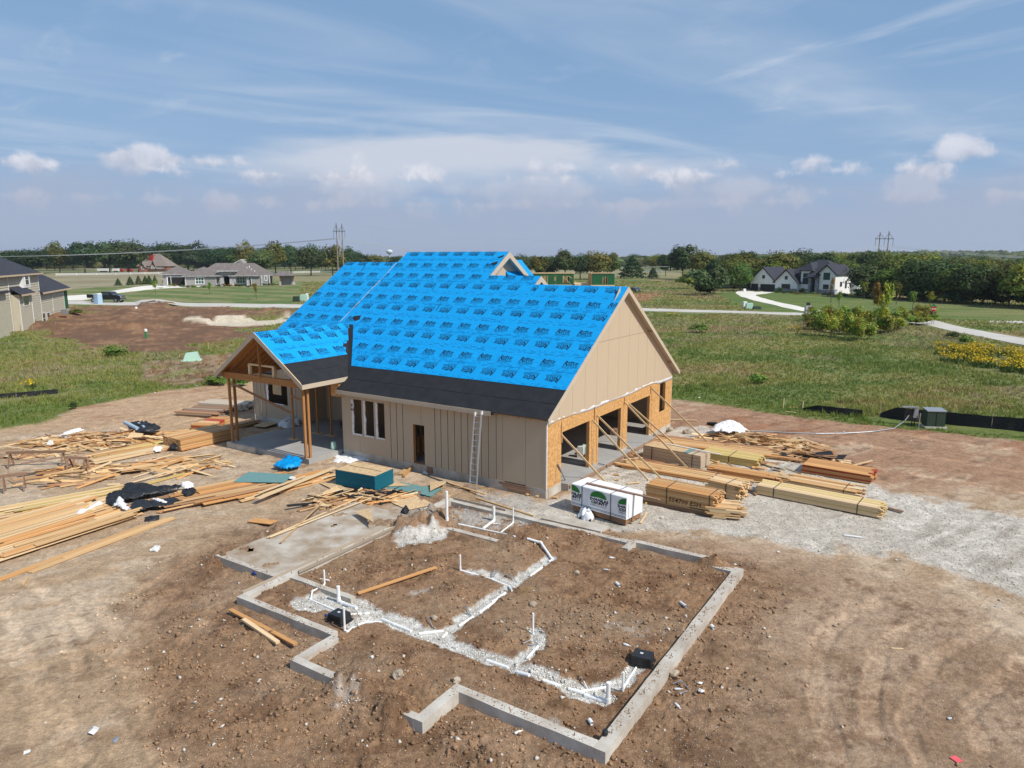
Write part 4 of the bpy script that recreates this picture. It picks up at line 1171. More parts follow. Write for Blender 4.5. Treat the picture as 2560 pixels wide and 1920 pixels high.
pts = [(vly(.5), .5), (vly(4.34), 4.34), (16.62, 4.6), (16.15, 4.15), (15.45, 3.35), (14.6, 2.5), (13.6, 1.4), (13.0, 0.5)]
mb.slab([W(a, b, zr_(b) + 0.003) for a, b in pts], 0.012); hb(mb, "valley_membrane", "membrane_black")
mb = MB(); mb.slab([W(13.16, .48, 4.42), W(16.85, 4.34, 6.98), W(16.85, 3.95, 6.98), W(15.6, 2.62, 6.105), W(14.7, 1.6, 5.475), W(14.3, .9, 5.195), W(13.16, .0, 4.4)], .01); hb(mb, "valley_membrane", "membrane_black")
mb = MB(); mb.slab([W(a, b, zr_(b) + 0.03) for a, b in [(16.45, 4.45), (16.8, 4.6), (16.95, 4.85), (16.4, 4.95), (16.2, 4.6)]], 0.012); hb(mb, "valley_membrane", "membrane_black")
PITCHB = 0.988
BB = [1.24 + PITCHB * k for k in range(11)]
ups = [0, 1, 0, 1, 0, 1, 0, 1, 1, 0]
l0 = [-0.02, -0.35, 0.04, -0.28, 0.0, -0.03, -0.64, -0.30, -0.55, -0.2]
for k in range(10):
 b0, b1 = BB[k], BB[k + 1] + 0.06
 flip = not ups[k]
 segs = []
 lefts = {0: vly(b0, .75), 1: vly(b0, .75), 2: vly(b0, .85)}
 if k == 0: L0, L1 = 13.6, 14.55
 elif k == 1: L0, L1 = 14.5, 15.45
 elif k == 2: L0, L1 = 15.4, 16.4
 else: L0 = L1 = 17.6
 rng_ = [(L0, L1)]
 per = 1.262
 base = -0.55 - [0.0, 0.62, 0.25, 0.9, 0.35, 0.78, 0.95, 0.5, 0.2, 0.65][k]
 ridges = [(-0.33, 5.52, 8.02), (5.52, 9.14, 8.71), (9.14, 17.6, 10.87)]
 right = None
 for (ra, rb, rr) in ridges:
  if b0 < rr - 0.05: right = ra; break
 if right is None: continue
 pieces = []
 for (ra, rb, rr) in ridges:
  if rr > b0 + 0.05:
   top = min(b1, rr)
   if pieces and abs(pieces[-1][2] - top) < 0.02 and abs(pieces[-1][0] - ra) < 0.02: pass
   pieces.append([ra, rb, top])
 merged = []
 for p in pieces:
  if merged and abs(merged[-1][2] - p[2]) < 0.02: merged[-1][1] = p[1]
  else: merged.append(p)
 merged[-1][1] = None
 for ra, rb, top in merged:
  h = top - b0
  le0, le1 = (L0, L1) if rb is None else (rb, rb)
  fcourse(b0, top, le0, le1, ra, ra, "underlayment", "underlayment_course",
    (-17.6 + (0.55 + (k * 0.37) % 1.0) - per, per, (0.50 if ups[k] else 0.70) if True else 0, flip), lift=0.030 + 0.004 * (k % 2), seed=50 + k)
 if BB[k + 1] > 3.2:
  topL = min(b1, 9.83)
  if topL > b0 + 0.1 and BB[k] > 2.9:
   fcourse(b0, topL, 22.46, 22.46, 17.62, 17.62, "underlayment", "underlayment_course",
     (-22.46 + 0.2 + (k * 0.45) % 1.1, per, 0.50 if k % 2 else 0.70, k % 2 == 0), lift=0.036 + 0.004 * (k % 2), seed=80 + k)
fcourse(3.2, 4.25, 22.46, 22.46, 18.1, 17.62, "underlayment", "underlayment_course", None, lift=0.03, seed=99)
for (a0, a1, br) in BLK:
 mb = MB()
 z = zr_(br)
 for s in (-1, 1):
  mb.slab([W(a0, br, z + 0.03), W(a1, br, z + 0.03), W(a1, br + s * 0.28, z + 0.022 - SL * 0.28), W(a0, br + s * 0.28, z + 0.022 - SL * 0.28)], 0.01)
 o = hb(mb, "ridge_lap", "underlayment")
for (a0, a1, br, back) in ((-0.32, 5.52, 8.02, 16.4), (5.52, 9.14, 8.71, 16.4), (9.14, 17.6, 10.87, 17.4), (17.6, 22.45, 9.83, 16.5)):
 mb = MB(); z = zr_(br)
 apoly(mb, [(a0, br, z), (a1, br, z), (a1, back, z - SL * (back - br)), (a0, back, z - SL * (back - br))], (0, 0, -0.012)); hb(mb, "rear_underlayment", "wrap_blue")
stick("tear_seam", W(17.63, 9.75, zr_(9.75) + .03), W(17.63, 4.3, zr_(4.3) + .03), 0.02, 0.006, "wrap_white", house)
for (a, b) in ((10.9, 5.6), (20.2, 8.9), (12.55, 7.3)):
 mb = MB(); mb.slab([W(a, b, zr_(b) + .04), W(a + .05, b + .02, zr_(b) + .045), W(a + .16, b + .62, zr_(b + .6) + .04), W(a + .10, b + .58, zr_(b + .6) + .04)], 0.01); hb(mb, "paper_tear", "ink_print")
for a, b in ((9.3, 9.75), (9.25, 10.35)):
 mb = MB(); mb.slab([W(a, b, zr_(b) + .03), W(a + 0.25, b - .12, zr_(b) + .02), W(a + .5, b + 0.05, zr_(b) + .05), W(a + .1, b + .25, zr_(b + .2) + .06)], 0.012); hb(mb, "membrane_flap", "membrane_black")
def rake(a, br, bl, brr, d=0.24, th=0.04, mat="siding_trim", name="rake_board", sl=SL):
 z = zr_(br)
 for (e, s) in ((bl, -1), (brr, 1)):
  L = abs(e - br)
  mb = MB()
  pts = [(a, br, z + .02), (a, e, z - sl * L + .02), (a, e, z - sl * L + .02 - d), (a, br, z + .02 - d * 1.2)]
  apoly(mb, pts, (-th, 0, 0)); hb(mb, name, mat)
rake(-0.33, 8.02, -0.46, 16.5)
mb = MB()
for s, e in ((-1, -0.40), (1, 16.44)):
 L = abs(e - 8.02); z = zr_(8.02)
 apoly(mb, [(-0.33, 8.02, z - .135), (0.0, 8.02, z - .135), (0.0, e, z - SL * L - .135), (-0.33, e, z - SL * L - .135)], (0, 0, -0.012))
hb(mb, "soffit", "siding_trim")
for b in (11.75, 15.1): stick("lookout", W(-0.36, b, ztri(b) - .07), W(0.1, b, ztri(b) - .07), 0.09, 0.05, "wood_orange", house, up=(0, 0, 1))
for b, z in ((16.35, zr_(-.31)),):
 mb = MB(); abox(mb, -0.33, 0.0, b - 0.02, b + 0.02, z - 0.3, z - 0.05); hb(mb, "rake_return", "siding_trim")
rake(5.50, 8.71, 7.8, 9.8, 0.28)
mb = MB(); apoly(mb, [(5.85, 7.0, 8.0), (5.85, 10.4, 8.0), (5.85, 8.71, 9.80)], (0.03, 0, 0)); hb(mb, "gable_siding", "steel_dark")
rake(9.12, 10.87, 8.55, 13.3, 0.32)
ag = 9.62
for b0, b1 in ((7.2, 10.2), (10.21, 14.5)):
 zt = lambda b: (zr_(b) if b < 10.87 else zr_(21.74 - b)) - 0.16
 pts = [(ag, b0, 8.6), (ag, b1, 8.6), (ag, b1, max(8.6, zt(b1)))] + ([(ag, 10.87, zt(10.87))] if b0 < 10.87 < b1 else []) + [(ag, b0, max(8.61, zt(b0)))]
 mb = MB(); apoly(mb, pts, (0.03, 0, 0)); hb(mb, "siding_panel", "siding")
mb = MB(); z = zr_(10.87)
for e in (8.0, 13.8):
 L = abs(e - 10.87)
 apoly(mb, [(9.14, 10.87, z - .135), (ag, 10.87, z - .135), (ag, e, z - SL * L - .135), (9.14, e, z - SL * L - .135)], (0, 0, -0.012))
hb(mb, "soffit", "siding_trim")
rake(22.47, 9.83, 3.1, 16.6)
rake(17.62, 10.87, 9.6, 17.0, 0.16, 0.03)
mb = MB()
apoly(mb, [(10.3, 11.2, 10.82), (10.3, 14.2, 10.82), (8.2, 14.2, 8.6), (8.2, 11.2, 8.6)], (0, 0, -0.1)); apoly(mb, [(10.3, 11.2, 10.82), (12.4, 11.2, 8.6), (12.4, 14.2, 8.6), (10.3, 14.2, 10.82)], (0, 0, -0.1))
hb(mb, "rear_gable_roof", "wrap_blue")
m = MB(); abox(m, 2.82, 13.2, -0.44, -0.40, 3.58, 3.80); hb(m, "fascia_board", "siding_trim")
m = MB(); abox(m, 2.82, 13.2, -0.40, -0.012, 3.60, 3.615); hb(m, "soffit", "siding_trim")
for a in (0.25, 0.7, 1.3, 1.9, 2.5): stick("rafter_tail", W(a, -0.38, 3.70), W(a, 0.1, 4.02), 0.04, 0.12, "wood_orange", house)
m = MB(); abox(m, 0.0, 2.8, -0.03, 0.02, 3.66, 3.72); hb(m, "drip_wrap", "wrap_white")
stick("soffit_bracket", W(13.14, -0.42, 3.62), W(13.0, -0.1, 3.35), 0.05, 0.05, "wood_pale", house)
m = MB(); abox(m, 0.0, 24.8, 16.0, 16.14, 0.34, 3.7); abox(m, 24.66, 24.8, 2.95, 16.0, 0.34, 3.4); hb(m, "rear_wall", "siding")
for (aa, br, lo) in ((22.3, 9.83, 3.1),):
 mb = MB(); apoly(mb, [(aa, 3.1, 3.3), (aa, 16.0, 3.3), (aa, 16.0, 5.5), (aa, br, zr_(br) - .2), (aa, 3.1, zr_(3.1) - .2)], (0.1, 0, 0)); hb(mb, "side_gable_wall", "siding")
HW = [(21.35, 23.4, 1.38, 3.02)]
ws = [(20.0, 20.55), (20.55, 20.98), (20.98, 23.55), (23.55, 24.1), (24.1, 24.8)]
for a0, a1 in ws: sheetF(a0 + g, a1 - g, 2.95, 0.335, 3.42, [h for h in HW if h[0] < a1 and h[1] > a0])
for a0, a1 in ((20.0, 20.9), (20.9, 21.7), (21.7, 22.3)): sheetF(a0 + g, a1 - g, 2.95, 3.43, 5.9)
for a in (20.55, 20.98, 23.62, 24.05, 24.45, 24.78):
 m = MB(); abox(m, a - 0.026, a + 0.026, 2.914, 2.938, 0.335, 3.42); hb(m, "batten", "siding_trim")
for a in (20.7, 21.1, 21.5): m = MB(); abox(m, a - 0.026, a + 0.026, 2.914, 2.938, 3.42, 5.8); hb(m, "batten", "siding_trim")
studs((20.2, 3.05), (24.6, 3.05), 0.345, 3.4, skip=((1.1, 3.2),))
wrapstrip((23.4, 2.93, 3.0), (23.4, 2.93, 1.45), 0.14, (-1, 0.3, 0), 0.03, 41)
wrapstrip((23.35, 2.925, 1.42), (21.7, 2.925, 1.42), 0.08, (0, 0, -1), 0.02, 42)
m = MB(); abox(m, 21.9, 22.75, 2.915, 2.935, 2.02, 3.02); hb(m, "cardboard_sheet", "osb_flat")
mb = MB(); apoly(mb, [(22.3, 2.6, 3.5), (25.1, 2.6, 3.5), (25.1, 6.0, 4.9), (22.3, 6.0, 4.9)], (0, 0, -0.1)); apoly(mb, [(22.3, 6.0, 4.9), (25.1, 6, 4.9), (25.1, 16.3, 4.0), (22.3, 16.3, 4.0)], (0, 0, -.1)); hb(mb, "wing_roof", "membrane_black")
m = MB(); abox(m, 19.98, 20.0, 2.95, 5.0, 0.34, 5.0); hb(m, "recess_side_wall", "siding")
m = MB(); abox(m, 13.2, 13.22, 0.0, 5.0, 0.34, 4.2); hb(m, "recess_side_wall", "siding")
for (u0, u1, za, zb) in cutrects(13.2, 20.0, 0.345, 4.9, [(14.6, 16.5, 0, 3.1)]):
 m = MB(); abox(m, u0, u1, 5.0, 5.03, za, zb); hb(m, "siding_panel", "siding")
wrapstrip((16.5, 4.96, 3.1), (16.5, 4.96, 0.4), 0.12, (-1, .3, 0), 0.03, 43)
studs((13.4, 5.12), (19.9, 5.12), 0.345, 4.2, skip=((1.1, 3.2),))
studs((8.9, 0.4), (8.9, 15.6), 0.30, 3.3, mat="wood_brown", skip=((5, 6),))
m = MB(); abox(m, 8.98, 9.0, 0.25, 5.4, 0.3, 1.3); abox(m, 8.98, 9.0, 6.4, 15.8, 0.3, 3.5); hb(m, "partition_sheathing", "osb")
studs((9.4, 9.0), (20.0, 9.0), 0.30, 3.3, mat="wood_brown")
studs((17.0, 5.6), (17.0, 8.9), 0.30, 3.3, mat="wood_brown")
m = MB(); abox(m, 9.1, 20, 9.09, 9.1, 0.3, 3.4); abox(m, 0.3, 13, 0.3, 15.8, 3.52, 3.54); abox(m, 13, 24.5, 5.3, 15.8, 4.3, 4.32); hb(m, "ceiling_sheathing", "osb_flat")
studs((20.3, 6.0), (24.5, 6.0), 0.30, 3.3, mat="wood_brown"); m = MB(); abox(m, 20.2, 24.6, 6.1, 6.12, .3, 3.4); hb(m, "partition_sheathing", "siding")
PRZ, PRA, PSL = 6.97, 16.85, 0.70
BF = -2.75
def pz(a): return PRZ - PSL * abs(a - PRA)
YP = (AX + Vector((0, 0, PSL))).normalized()     # up the right slope (towards +a)
XP = BX
KP = sqrt(1 + PSL * PSL)
def vb(a): return (pz(a) - 3.84) / SL - 0.35      # where the porch slope meets the main plane
mb = MB()
mb.slab([W(13.2, BF, pz(13.2) - .02), W(13.2, vb(13.2), pz(13.2) - .02), W(PRA, vb(PRA), PRZ - .02), W(PRA, BF, PRZ - .02)], 0.016)
mb.slab([W(PRA, BF, PRZ - .02), W(PRA, vb(PRA), PRZ - .02), W(20.5, 2.9, pz(20.5) - .02), W(20.5, BF, pz(20.5) - .02)], 0.016)
hb(mb, "porch_roof_deck", "wood_orange")
def pcourse(a0, a1, mat, name, logos=None, lift=0.012, seed=0, endcut=None):
 org = W(a0, 0, pz(a0) - .02)
 e0, e1 = (vb(a0), vb(a1)) if endcut is None else endcut
 return course(org, XP, YP, BF, BF, e0, e1, (a1 - a0) * KP, lift, mat, name, logos, seed)
pcourse(13.16, 14.0, "membrane_black", "eave_membrane", seed=3)
pcourse(13.96, 14.95, "membrane_black", "eave_membrane", seed=4, lift=0.018)
pcourse(14.62, 15.60, "underlayment", "underlayment_course", (-2.15, 1.27, 0.52, False), lift=0.026, seed=5, endcut=(1.9, 2.85))
pcourse(15.56, 16.50, "underlayment", "underlayment_course", (-1.65, 1.27, 0.70, True), lift=0.03, seed=6, endcut=(2.95, 3.85))
pcourse(16.44, 16.86, "underlayment", "underlayment_course", (-2.2, 1.27, 0.22, True), lift=0.034, seed=7, endcut=(3.95, 4.5))
mb = MB(); mb.slab([W(PRA, BF, PRZ + .02), W(PRA, vb(PRA) + .3, PRZ + .02), W(20.5, 2.9, pz(20.5) + .0), W(20.5, BF, pz(20.5) + .0)], 0.01); hb(mb, "left_slope_underlayment", "membrane_black")
for s in (-1, 1):
 e = PRA + s * 3.69
 mb = MB(); mb.slab([W(PRA, BF - .01, PRZ + .03), W(e, BF - .01, pz(e) + .03), W(e, BF - .01, pz(e) - .24), W(PRA, BF - .01, PRZ - .28)], BX * -0.04); hb(mb, "rake_board", "siding_trim")
m = MB(); apoly(m, [(13.16, BF - .05, pz(13.2) - .0), (13.16, vb(13.2) - .05, pz(13.2) - .0), (13.16, vb(13.2) - .25, pz(13.2) - .24), (13.16, BF - .05, pz(13.2) - .24)], (-.04, 0, 0)); hb(m, "fascia_board", "siding_trim")
m = MB(); abox(m, 20.5, 20.54, BF, 2.9, pz(20.5) - .24, pz(20.5)); hb(m, "fascia_board", "siding_trim")
stick("raw_edge", W(13.25, BF - .03, pz(13.25) + .035), W(14.9, BF - .03, pz(14.9) + .035), 0.05, 0.03, "wood_pale", house, up=AX)
b = BF + 0.08
while b < 3.0:
 for s in (-1, 1):
  e = PRA + s * 3.55
  if s > 0 or b < 0.3 or True:
   ee = e if not (s < 0 and b > 0.35) else PRA + s * max(0.3, (PRA - (PRA - (PRZ - zr_(b)) / PSL)))
   stick("rafter", W(PRA + s * 0.02, b, PRZ - .15), W(ee, b, pz(ee) - .15), 0.04, 0.18, "wood_post", house)
 b += 0.5
stick("ridge_beam", W(PRA, BF + .05, PRZ - .2), W(PRA, 4.0, PRZ - .2), 0.045, 0.26, "wood_post", house)
stick("porch_beam", W(13.45, -2.35, 4.31), W(20.3, -2.35, 4.31), 0.16, 0.37, "wood_post", house)
stick("porch_beam", W(13.55, -2.25, 4.25), W(13.55, 0.0, 4.25), 0.12, 0.26, "wood_post", house)
stick("porch_beam", W(20.0, -2.25, 4.25), W(20.0, 2.9, 4.25), 0.12, 0.26, "wood_post", house)
stick("tie_beam", W(13.9, 2.6, 4.75), W(20.0, 2.6, 4.75), 0.05, 0.2, "wood_brown", house)
for (a, b) in ((13.58, -2.38), (13.50, -2.16), (19.93, -2.33), (20.02, -1.93)):
 stick("post", W(a, b, 0.30), W(a, b, 4.13), 0.14, 0.10, "wood_post", house, up=AX)
stick("king_post", W(16.95, -2.42, 4.35), W(16.95, -2.42, PRZ - .2), 0.14, 0.05, "wood_post", house, up=AX)
for a in (18.0, 15.95): stick("short_post", W(a, -2.28, 4.5), W(a, -2.28, 5.12), 0.14, 0.16, "wood_pale", house, up=AX)
stick("short_header", W(15.87, -2.28, 5.08), W(18.08, -2.28, 5.08), 0.14, 0.10, "wood_pale", house)
for (a, b) in ((17.42, 0.05), (17.35, 1.84), (16.21, 1.89)):
 stick("shore_post", W(a, b, 0.33), W(a, b, 4.9), 0.09, 0.09, "wood_post", house, up=AX)
 stick("foot_pad", W(a - .35, b, 0.315), W(a + .35, b, 0.315), 0.42, 0.025, "wood_pale", house)
stick("diagonal_brace", W(19.7, -2.2, 3.75), W(17.5, 0.0, 1.9), 0.04, 0.13, "wood_brown", house)
stick("rail", W(17.42, 0.02, 2.95), W(15.4, -.8, 2.95), 0.04, 0.09, "wood_post", house)
m = MB(); abox(m, 13.25, 13.28, -0.15, 0.45, 3.35, 4.15); hb(m, "sheathing_panel", "osb"); m = MB(); abox(m, 13.25, 13.9, -0.14, -0.12, 3.35, 4.15); hb(m, "sheathing_panel", "osb")
m = MB(); m.prism([(-.12, 0), (.12, 0), (0, -.34)], 0.02, axis='y'); o = m.build("wrap_scrap", "wrap_white", house); o.matrix_basis = parent_world(house).inverted() @ Matrix.Translation(W(24.72, 2.88, .36)) @ Matrix.Rotation(TH, 4, 'Z')
m = MB(); abox(m, 1.1, 2.3, -0.03, -0.018, 0.28, 0.36); hb(m, "crawl_vent", "dark_fill")
for k, (a0, a1, z) in enumerate(((1.0, 2.6, .27), (0.75, 2.35, .16), (0.7, 2.1, .06))): stick("ledger_board", W(a0, -0.06 - .015 * k, z), W(a1, -0.06 - .015 * k, z), 0.04, 0.10, "wood_weathered", house)
# things standing on the plot
def G(u, v, dz=0.0):
 p = site(u, v, 0.1)
 for _ in range(3):
  z = hz(p.x, p.y); p = site(u, v, z)
 return Vector((p.x, p.y, z + dz))
def Z(ox, oy, s): return lambda x, y: (ox + x / s, oy + y / s)
q2, q3, qL, q5 = Z(1340, 900, 3.95), Z(1640, 980, 3.3515), Z(0, 980, 3.19), Z(400, 1100, 3.16)
qf, q8, q7, qr, qb, qR = Z(560, 1300, 3.318), Z(960, 1480, 2.353), Z(1040, 1180, 2.633), Z(1060, 1180, 6.506), Z(760, 1370, 7.215), Z(1240, 1500, 6.144)
q1 = Z(820, 900, 3.814)
def top_z(base, v):
 zz = -(v - 960) / FPX
 dy = cos(PITCH) + sin(PITCH) * zz; dz = -sin(PITCH) + cos(PITCH) * zz
 return CAMH + dz * (base.y / dy)
def tagd(o, label, cat, group=None):
 o["label"] = label; o["category"] = cat
 if group: o["group"] = group
 return o
# strip foundation
fnd = thing("strip_foundation", "low concrete foundation wall laid out round a pit of brown soil in the foreground", "foundation", W(-3, -9, 0), atan2(-AX.y, -AX.x))
walls = [(-10.03, -9.73, -14.65, -3.55, .3), (-9.73, -5.72, -14.65, -14.38, .3), (-6.0, -5.72, -16.05, -14.65, .3), (-5.72, -5.05, -16.05, -15.85, .3), (-3.6, -1.28, -15.95, -15.72, .3),
  (-1.55, -1.28, -15.72, -14.45, .3), (-1.28, 3.05, -14.45, -14.22, .3), (2.78, 3.05, -14.22, -3.6, .3), (-5.68, 3.05, -3.6, -3.32, .3), (-5.95, -5.68, -4.15, -3.15, .3),
  (-8.85, -5.95, -3.42, -3.15, .3), (-9.73, -9.05, -3.95, -3.68, .29), (-0.1, 2.78, -12.55, -12.33, .27), (3.05, 6.45, -12.86, -12.66, .3), (-1.3, 1.1, -6.08, -5.85, .22), (2.9, 3.15, -5.2, -3.3, .345)]
for (a0, a1, b0, b1, z) in walls:
 L = max(a1 - a0, b1 - b0); n = max(1, int(L / 0.5)); along_a = (a1 - a0) > (b1 - b0)
 V = []; F = []
 for i in range(n + 1):
  t = i / n
  for (s, zz) in ((0, -0.45), (0, z), (1, z), (1, -0.45)):
   j = rng.uniform(-0.008, 0.008) if zz > 0 else 0
   if along_a: V.append(W(a0 + (a1 - a0) * t, (b0, b1)[s] + j * .6, zz + j))
   else: V.append(W((a0, a1)[s] + j * .6, b0 + (b1 - b0) * t, zz + j))
 for i in range(n):
  for k in range(4): F.append((i * 4 + k, i * 4 + (k + 1) % 4, (i + 1) * 4 + (k + 1) % 4, (i + 1) * 4 + k))
 F.append((0, 1, 2, 3)); F.append((n * 4 + 3, n * 4 + 2, n * 4 + 1, n * 4))
 mb = MB().add(V, F); wbuild(mb, "wall_section", "concrete", fnd)
mb = MB(); abox(mb, 2.98, 6.4, -12.7, -5.9, -0.2, 0.285); wbuild(mb, "patio_slab", "concrete_dusty", fnd)
for p0, p1, w, h, mt in (((3.10, -14.2, .315), (3.10, -7.2, .315), .05, .09, "wood_grey"), ((2.74, -12.2, .34), (2.74, -7.2, .34), .04, .10, "wood_grey"),
      ((2.98, -3.28, .34), (0.1, -3.28, .34), .04, .10, "wood_grey")):
 stick("form_board", W(*p0), W(*p1), w, h, mt, fnd)
for (a0, a1, b0, b1, s) in ((-9.88, -9.88, -14.0, -4.5, 11), (-9.2, -6.5, -14.52, -14.52, 3), (2.9, 2.9, -13.5, -7.8, 6), (5.9, 3.7, -12.76, -12.76, 2)):
 for i in range(s):
  t = i / max(1, s - 1); a = a0 + (a1 - a0) * t; b = b0 + (b1 - b0) * t
  stick("anchor_bolt", W(a, b, .28), W(a, b, .38), 0.014, 0.014, "rust", fnd, up=AX)
mb = MB(); abox(mb, -4.15, -1.35, -2.75, -2.0, -0.1, 0.12); wbuild(mb, "slab_patch", "concrete", fnd)
# drain pipes
rT, rF = 0.031, 0.057
def pipe(label, runs, group="white drain pipes rising from the pit"):
 first = G(*runs[0][1][0][:2])
 t = thing("drain_pipe", label, "pipe", first, 0, group)
 for r_, pts, nm in runs:
  P = []
  for q in pts:
   if len(q) == 2: P.append(G(q[0], q[1], r_ * 0.6))
   elif q[2] == 'up':
    base = P[-1] if P else G(q[0], q[1]); P.append(Vector((base.x, base.y, top_z(base, q[1]))))
   else: P.append(G(q[0], q[1], q[2]))
  wbuild(MB().tube(P, r_, 10), nm, "white_plastic", t, smooth=False)
  for i in range(1, len(P) - 1):
   d = (P[i + 1] - P[i - 1]).normalized() * 0.05
   wbuild(MB().tube([P[i] - d, P[i], P[i] + d], r_ * 1.22, 10), "coupling", "white_plastic", t)
 return t
def stand(label, base_uv, vtop, r_, runs=(), elbow=True):
 b = G(*base_uv)
 t = thing("drain_pipe", label, "pipe", b, 0, "white drain pipes rising from the pit")
 zt = top_z(b, vtop)
 wbuild(MB().tube([b + Vector((0, 0, .0)), Vector((b.x, b.y, zt))], r_, 12), "riser", "white_plastic", t)
 wbuild(MB().tube([b + Vector((0, 0, r_ * .5)), b + Vector((0, 0, 0.16))], r_ * 1.2, 12), "coupling", "white_plastic", t)
 wbuild(MB().lathe([(r_ * .99, 0), (r_ * 1.04, .01), (r_ * .9, .016)], 12, (b.x, b.y, zt)), "cap", "white_plastic", t)
 for pts in runs:
  P = [b + Vector((0, 0, r_ * .8))] + [G(q[0], q[1], r_ * 0.6) for q in pts]
  wbuild(MB().tube(P, r_, 10), "branch", "white_plastic", t)
  for i in range(1, len(P) - 1):
   d = (P[i + 1] - P[i - 1]).normalized() * 0.05
   wbuild(MB().tube([P[i] - d, P[i], P[i] + d], r_ * 1.2, 10), "coupling", "white_plastic", t)
 return t
stand("tall white riser in front of the left black box with a bent foot", qb(735, 1495), qb(722, 1075)[1], rT, [[qb(780, 1515), qb(900, 1440)]])
stand("thick short white riser above the left black box", qb(628, 975), qb(605, 695)[1], rF, [[qb(690, 1010), qb(950, 1105)]])
pipe("white pipe that climbs in two bends over the cross wall", [(rT, [qb(600, 1150), qb(120, 940), qb(150, 790), qb(350, 690), qb(375, 640)], "branch"),
 (rT, [qb(372, 640), (*qb(350, 400), 'up')], "riser")])
stand("thick white riser beside the right black box with a grey elbow", qR(1720, 1590), qR(1735, 1275)[1], rF, [[qR(1600, 1550), qR(1360, 1480)]])
stand("thin white riser nearest the long right foundation wall", qR(1948, 1400), qR(1955, 1115)[1], rT, [[qR(1975, 1320), qR(2150, 1050)]])
stand("lone thin white riser in the middle of the pit", qR(568, 530), qR(570, 210)[1], rT, [])
stand("white riser with a long sloping foot left of the orange stick", q7(292, 650), q7(285, 548)[1], rT, [[q7(380, 675), q7(500, 710), q7(610, 755), q7(632, 785)]])
stand("tallest thick white riser at the corner of the gravel bay", qr(375, 800), qr(355, 318)[1], rF * 1.0, [])
stand("thick white riser in the middle of the gravel bay", qr(1138, 790), qr(1130, 572)[1], rF * .95, [[qr(1130, 810), qr(960, 930)]])
stand("thin white riser at the right of the gravel bay", qr(1450, 810), qr(1445, 590)[1], rT, [[qr(1440, 840), qr(1255, 985)]])
pipe("long white pipe lying along the gravel bay", [(rT * 1.1, [qr(560, 855), qr(800, 905), qr(980, 945), qr(1240, 1000), qr(1480, 1055)], "branch")])
pipe("white pipe bending round the dark heap", [(rF * .85, [qr(1680, 1095), qr(1900, 1160), qr(2090, 1440), qr(2030, 1475)], "branch")])
pipe("white pipe half buried in the long gravel trench", [(rF * .8, [q8(-10, 165), q8(60, 195), q8(160, 235)], "branch"), (rF * .8, [q8(205, 250), q8(350, 235)], "branch"), (rF * .8, [q8(605, 408), q8(730, 450)], "branch"),
 (rF * .9, [q8(785, 478), q8(855, 497)], "branch"), (rF * .8, [q8(935, 525), q8(1040, 560)], "branch"), (rF * .8, [q8(1085, 575), q8(1180, 600)], "branch")])
pipe("white pipe in the trench that runs up towards the heap", [(rF * .7, [q8(340, 275), q8(370, 245)], "branch"), (rF * .7, [q8(440, 205), q8(525, 150)], "branch"), (rF * .7, [q8(560, 128), q8(650, 60)], "branch"),
 (rF * .7, [q7(500, 862), q7(590, 800)], "branch"), (rF * .7, [q7(750, 690), q7(830, 632)], "branch")])
pipe("short white pipe slanting through the small gravel spur", [(rF * .7, [q8(845, 390), q8(905, 325)], "branch")])
pipe("white pipe curving out of the left gravel patch", [(rF * .6, [qb(800, 1215), qb(1000, 1200), qb(1180, 1190)], "branch"), (rF * .6, [qb(970, 1400), qb(1150, 1345), qb(1400, 1350)], "branch")])
pipe("pair of white pipes joining beside the thick riser", [(rT * 1.1, [qR(1290, 1415), qR(1500, 1385), qR(1690, 1350)], "branch"), (rF * .8, [qR(1120, 1380), qR(1340, 1450)], "branch")])
def lying(label, p, q, r_, mat="white_plastic", name="pipe_offcut", group="bits of white pipe and bottles lying in the pit"):
 a, b = G(*p, r_), G(*q, r_)
 mb = MB().tube([a, b], r_, 12, cap=False); d = (b - a).normalized() * 0.004
 mb.tube([a + d, b - d], r_ * 0.82, 12, cap=False)
 o = mb.build(name, mat); return tagd(o, label, "pipe", group)
lying("short white stub lying across the pipe on the cross wall", qb(298, 575), qb(458, 600), .03)
lying("white pipe offcut lying in the middle of the right half of the pit", q7(1318, 738), q7(1340, 758), .05)
lying("white pipe offcut closest to the far end of the right foundation wall", q7(1740, 865), q7(1778, 895), .045)
lying("white pipe offcut with its open end up below the gravel spur", q8(1208, 762), q8(1224, 786), .05)
lying("small white coupling outside the right foundation wall", q8(1925, 205), q8(1940, 222), .05)
lying("small white rod lying on the gravel right of the lumber", (2110, 1340), (2156, 1346), .035)
lying("white stub lying on the stones of the gravel bay", qr(1125, 850), qr(1240, 850), .03)
lying("thin white tube on the grey gravel above the wall", qr(1640, 700), qr(1755, 690), .015)
def bottle(label, p, q, mat="paper_white"):
 a, b = G(*p, .035), G(*q, .035); d = b - a; L = max(d.length, .22); d.normalize()
 u = [0, .02, .62 * L, .8 * L, .9 * L, L]; r_ = [.028, .034, .034, .016, .014, .014]
 o = MB().tube([a + d * x for x in u], r_, 10).build("plastic_bottle", mat, smooth=True)
 return tagd(o, label, "bottle", "bits of white pipe and bottles lying in the pit")
bottle("clear bottle lying near the small white cups in the right of the pit", q7(1235, 648), q7(1275, 652))
bottle("crushed white bottle upper of the two by the wall step", q7(1272, 568), q7(1308, 572))
bottle("pale bottle lying left of the right black box", q8(1408, 312), q8(1450, 325))
bottle("bottle lying below the near foundation wall", q8(768, 840), q8(812, 822))
bottle("empty bottle outside the right wall upper one", q8(1708, 578), q8(1750, 578))
bottle("empty bottle outside the right wall lower one", q8(1712, 662), q8(1745, 695))
bottle("bottle standing out beside the left black box", qb(395, 1245), qb(445, 1190), "can_blue")
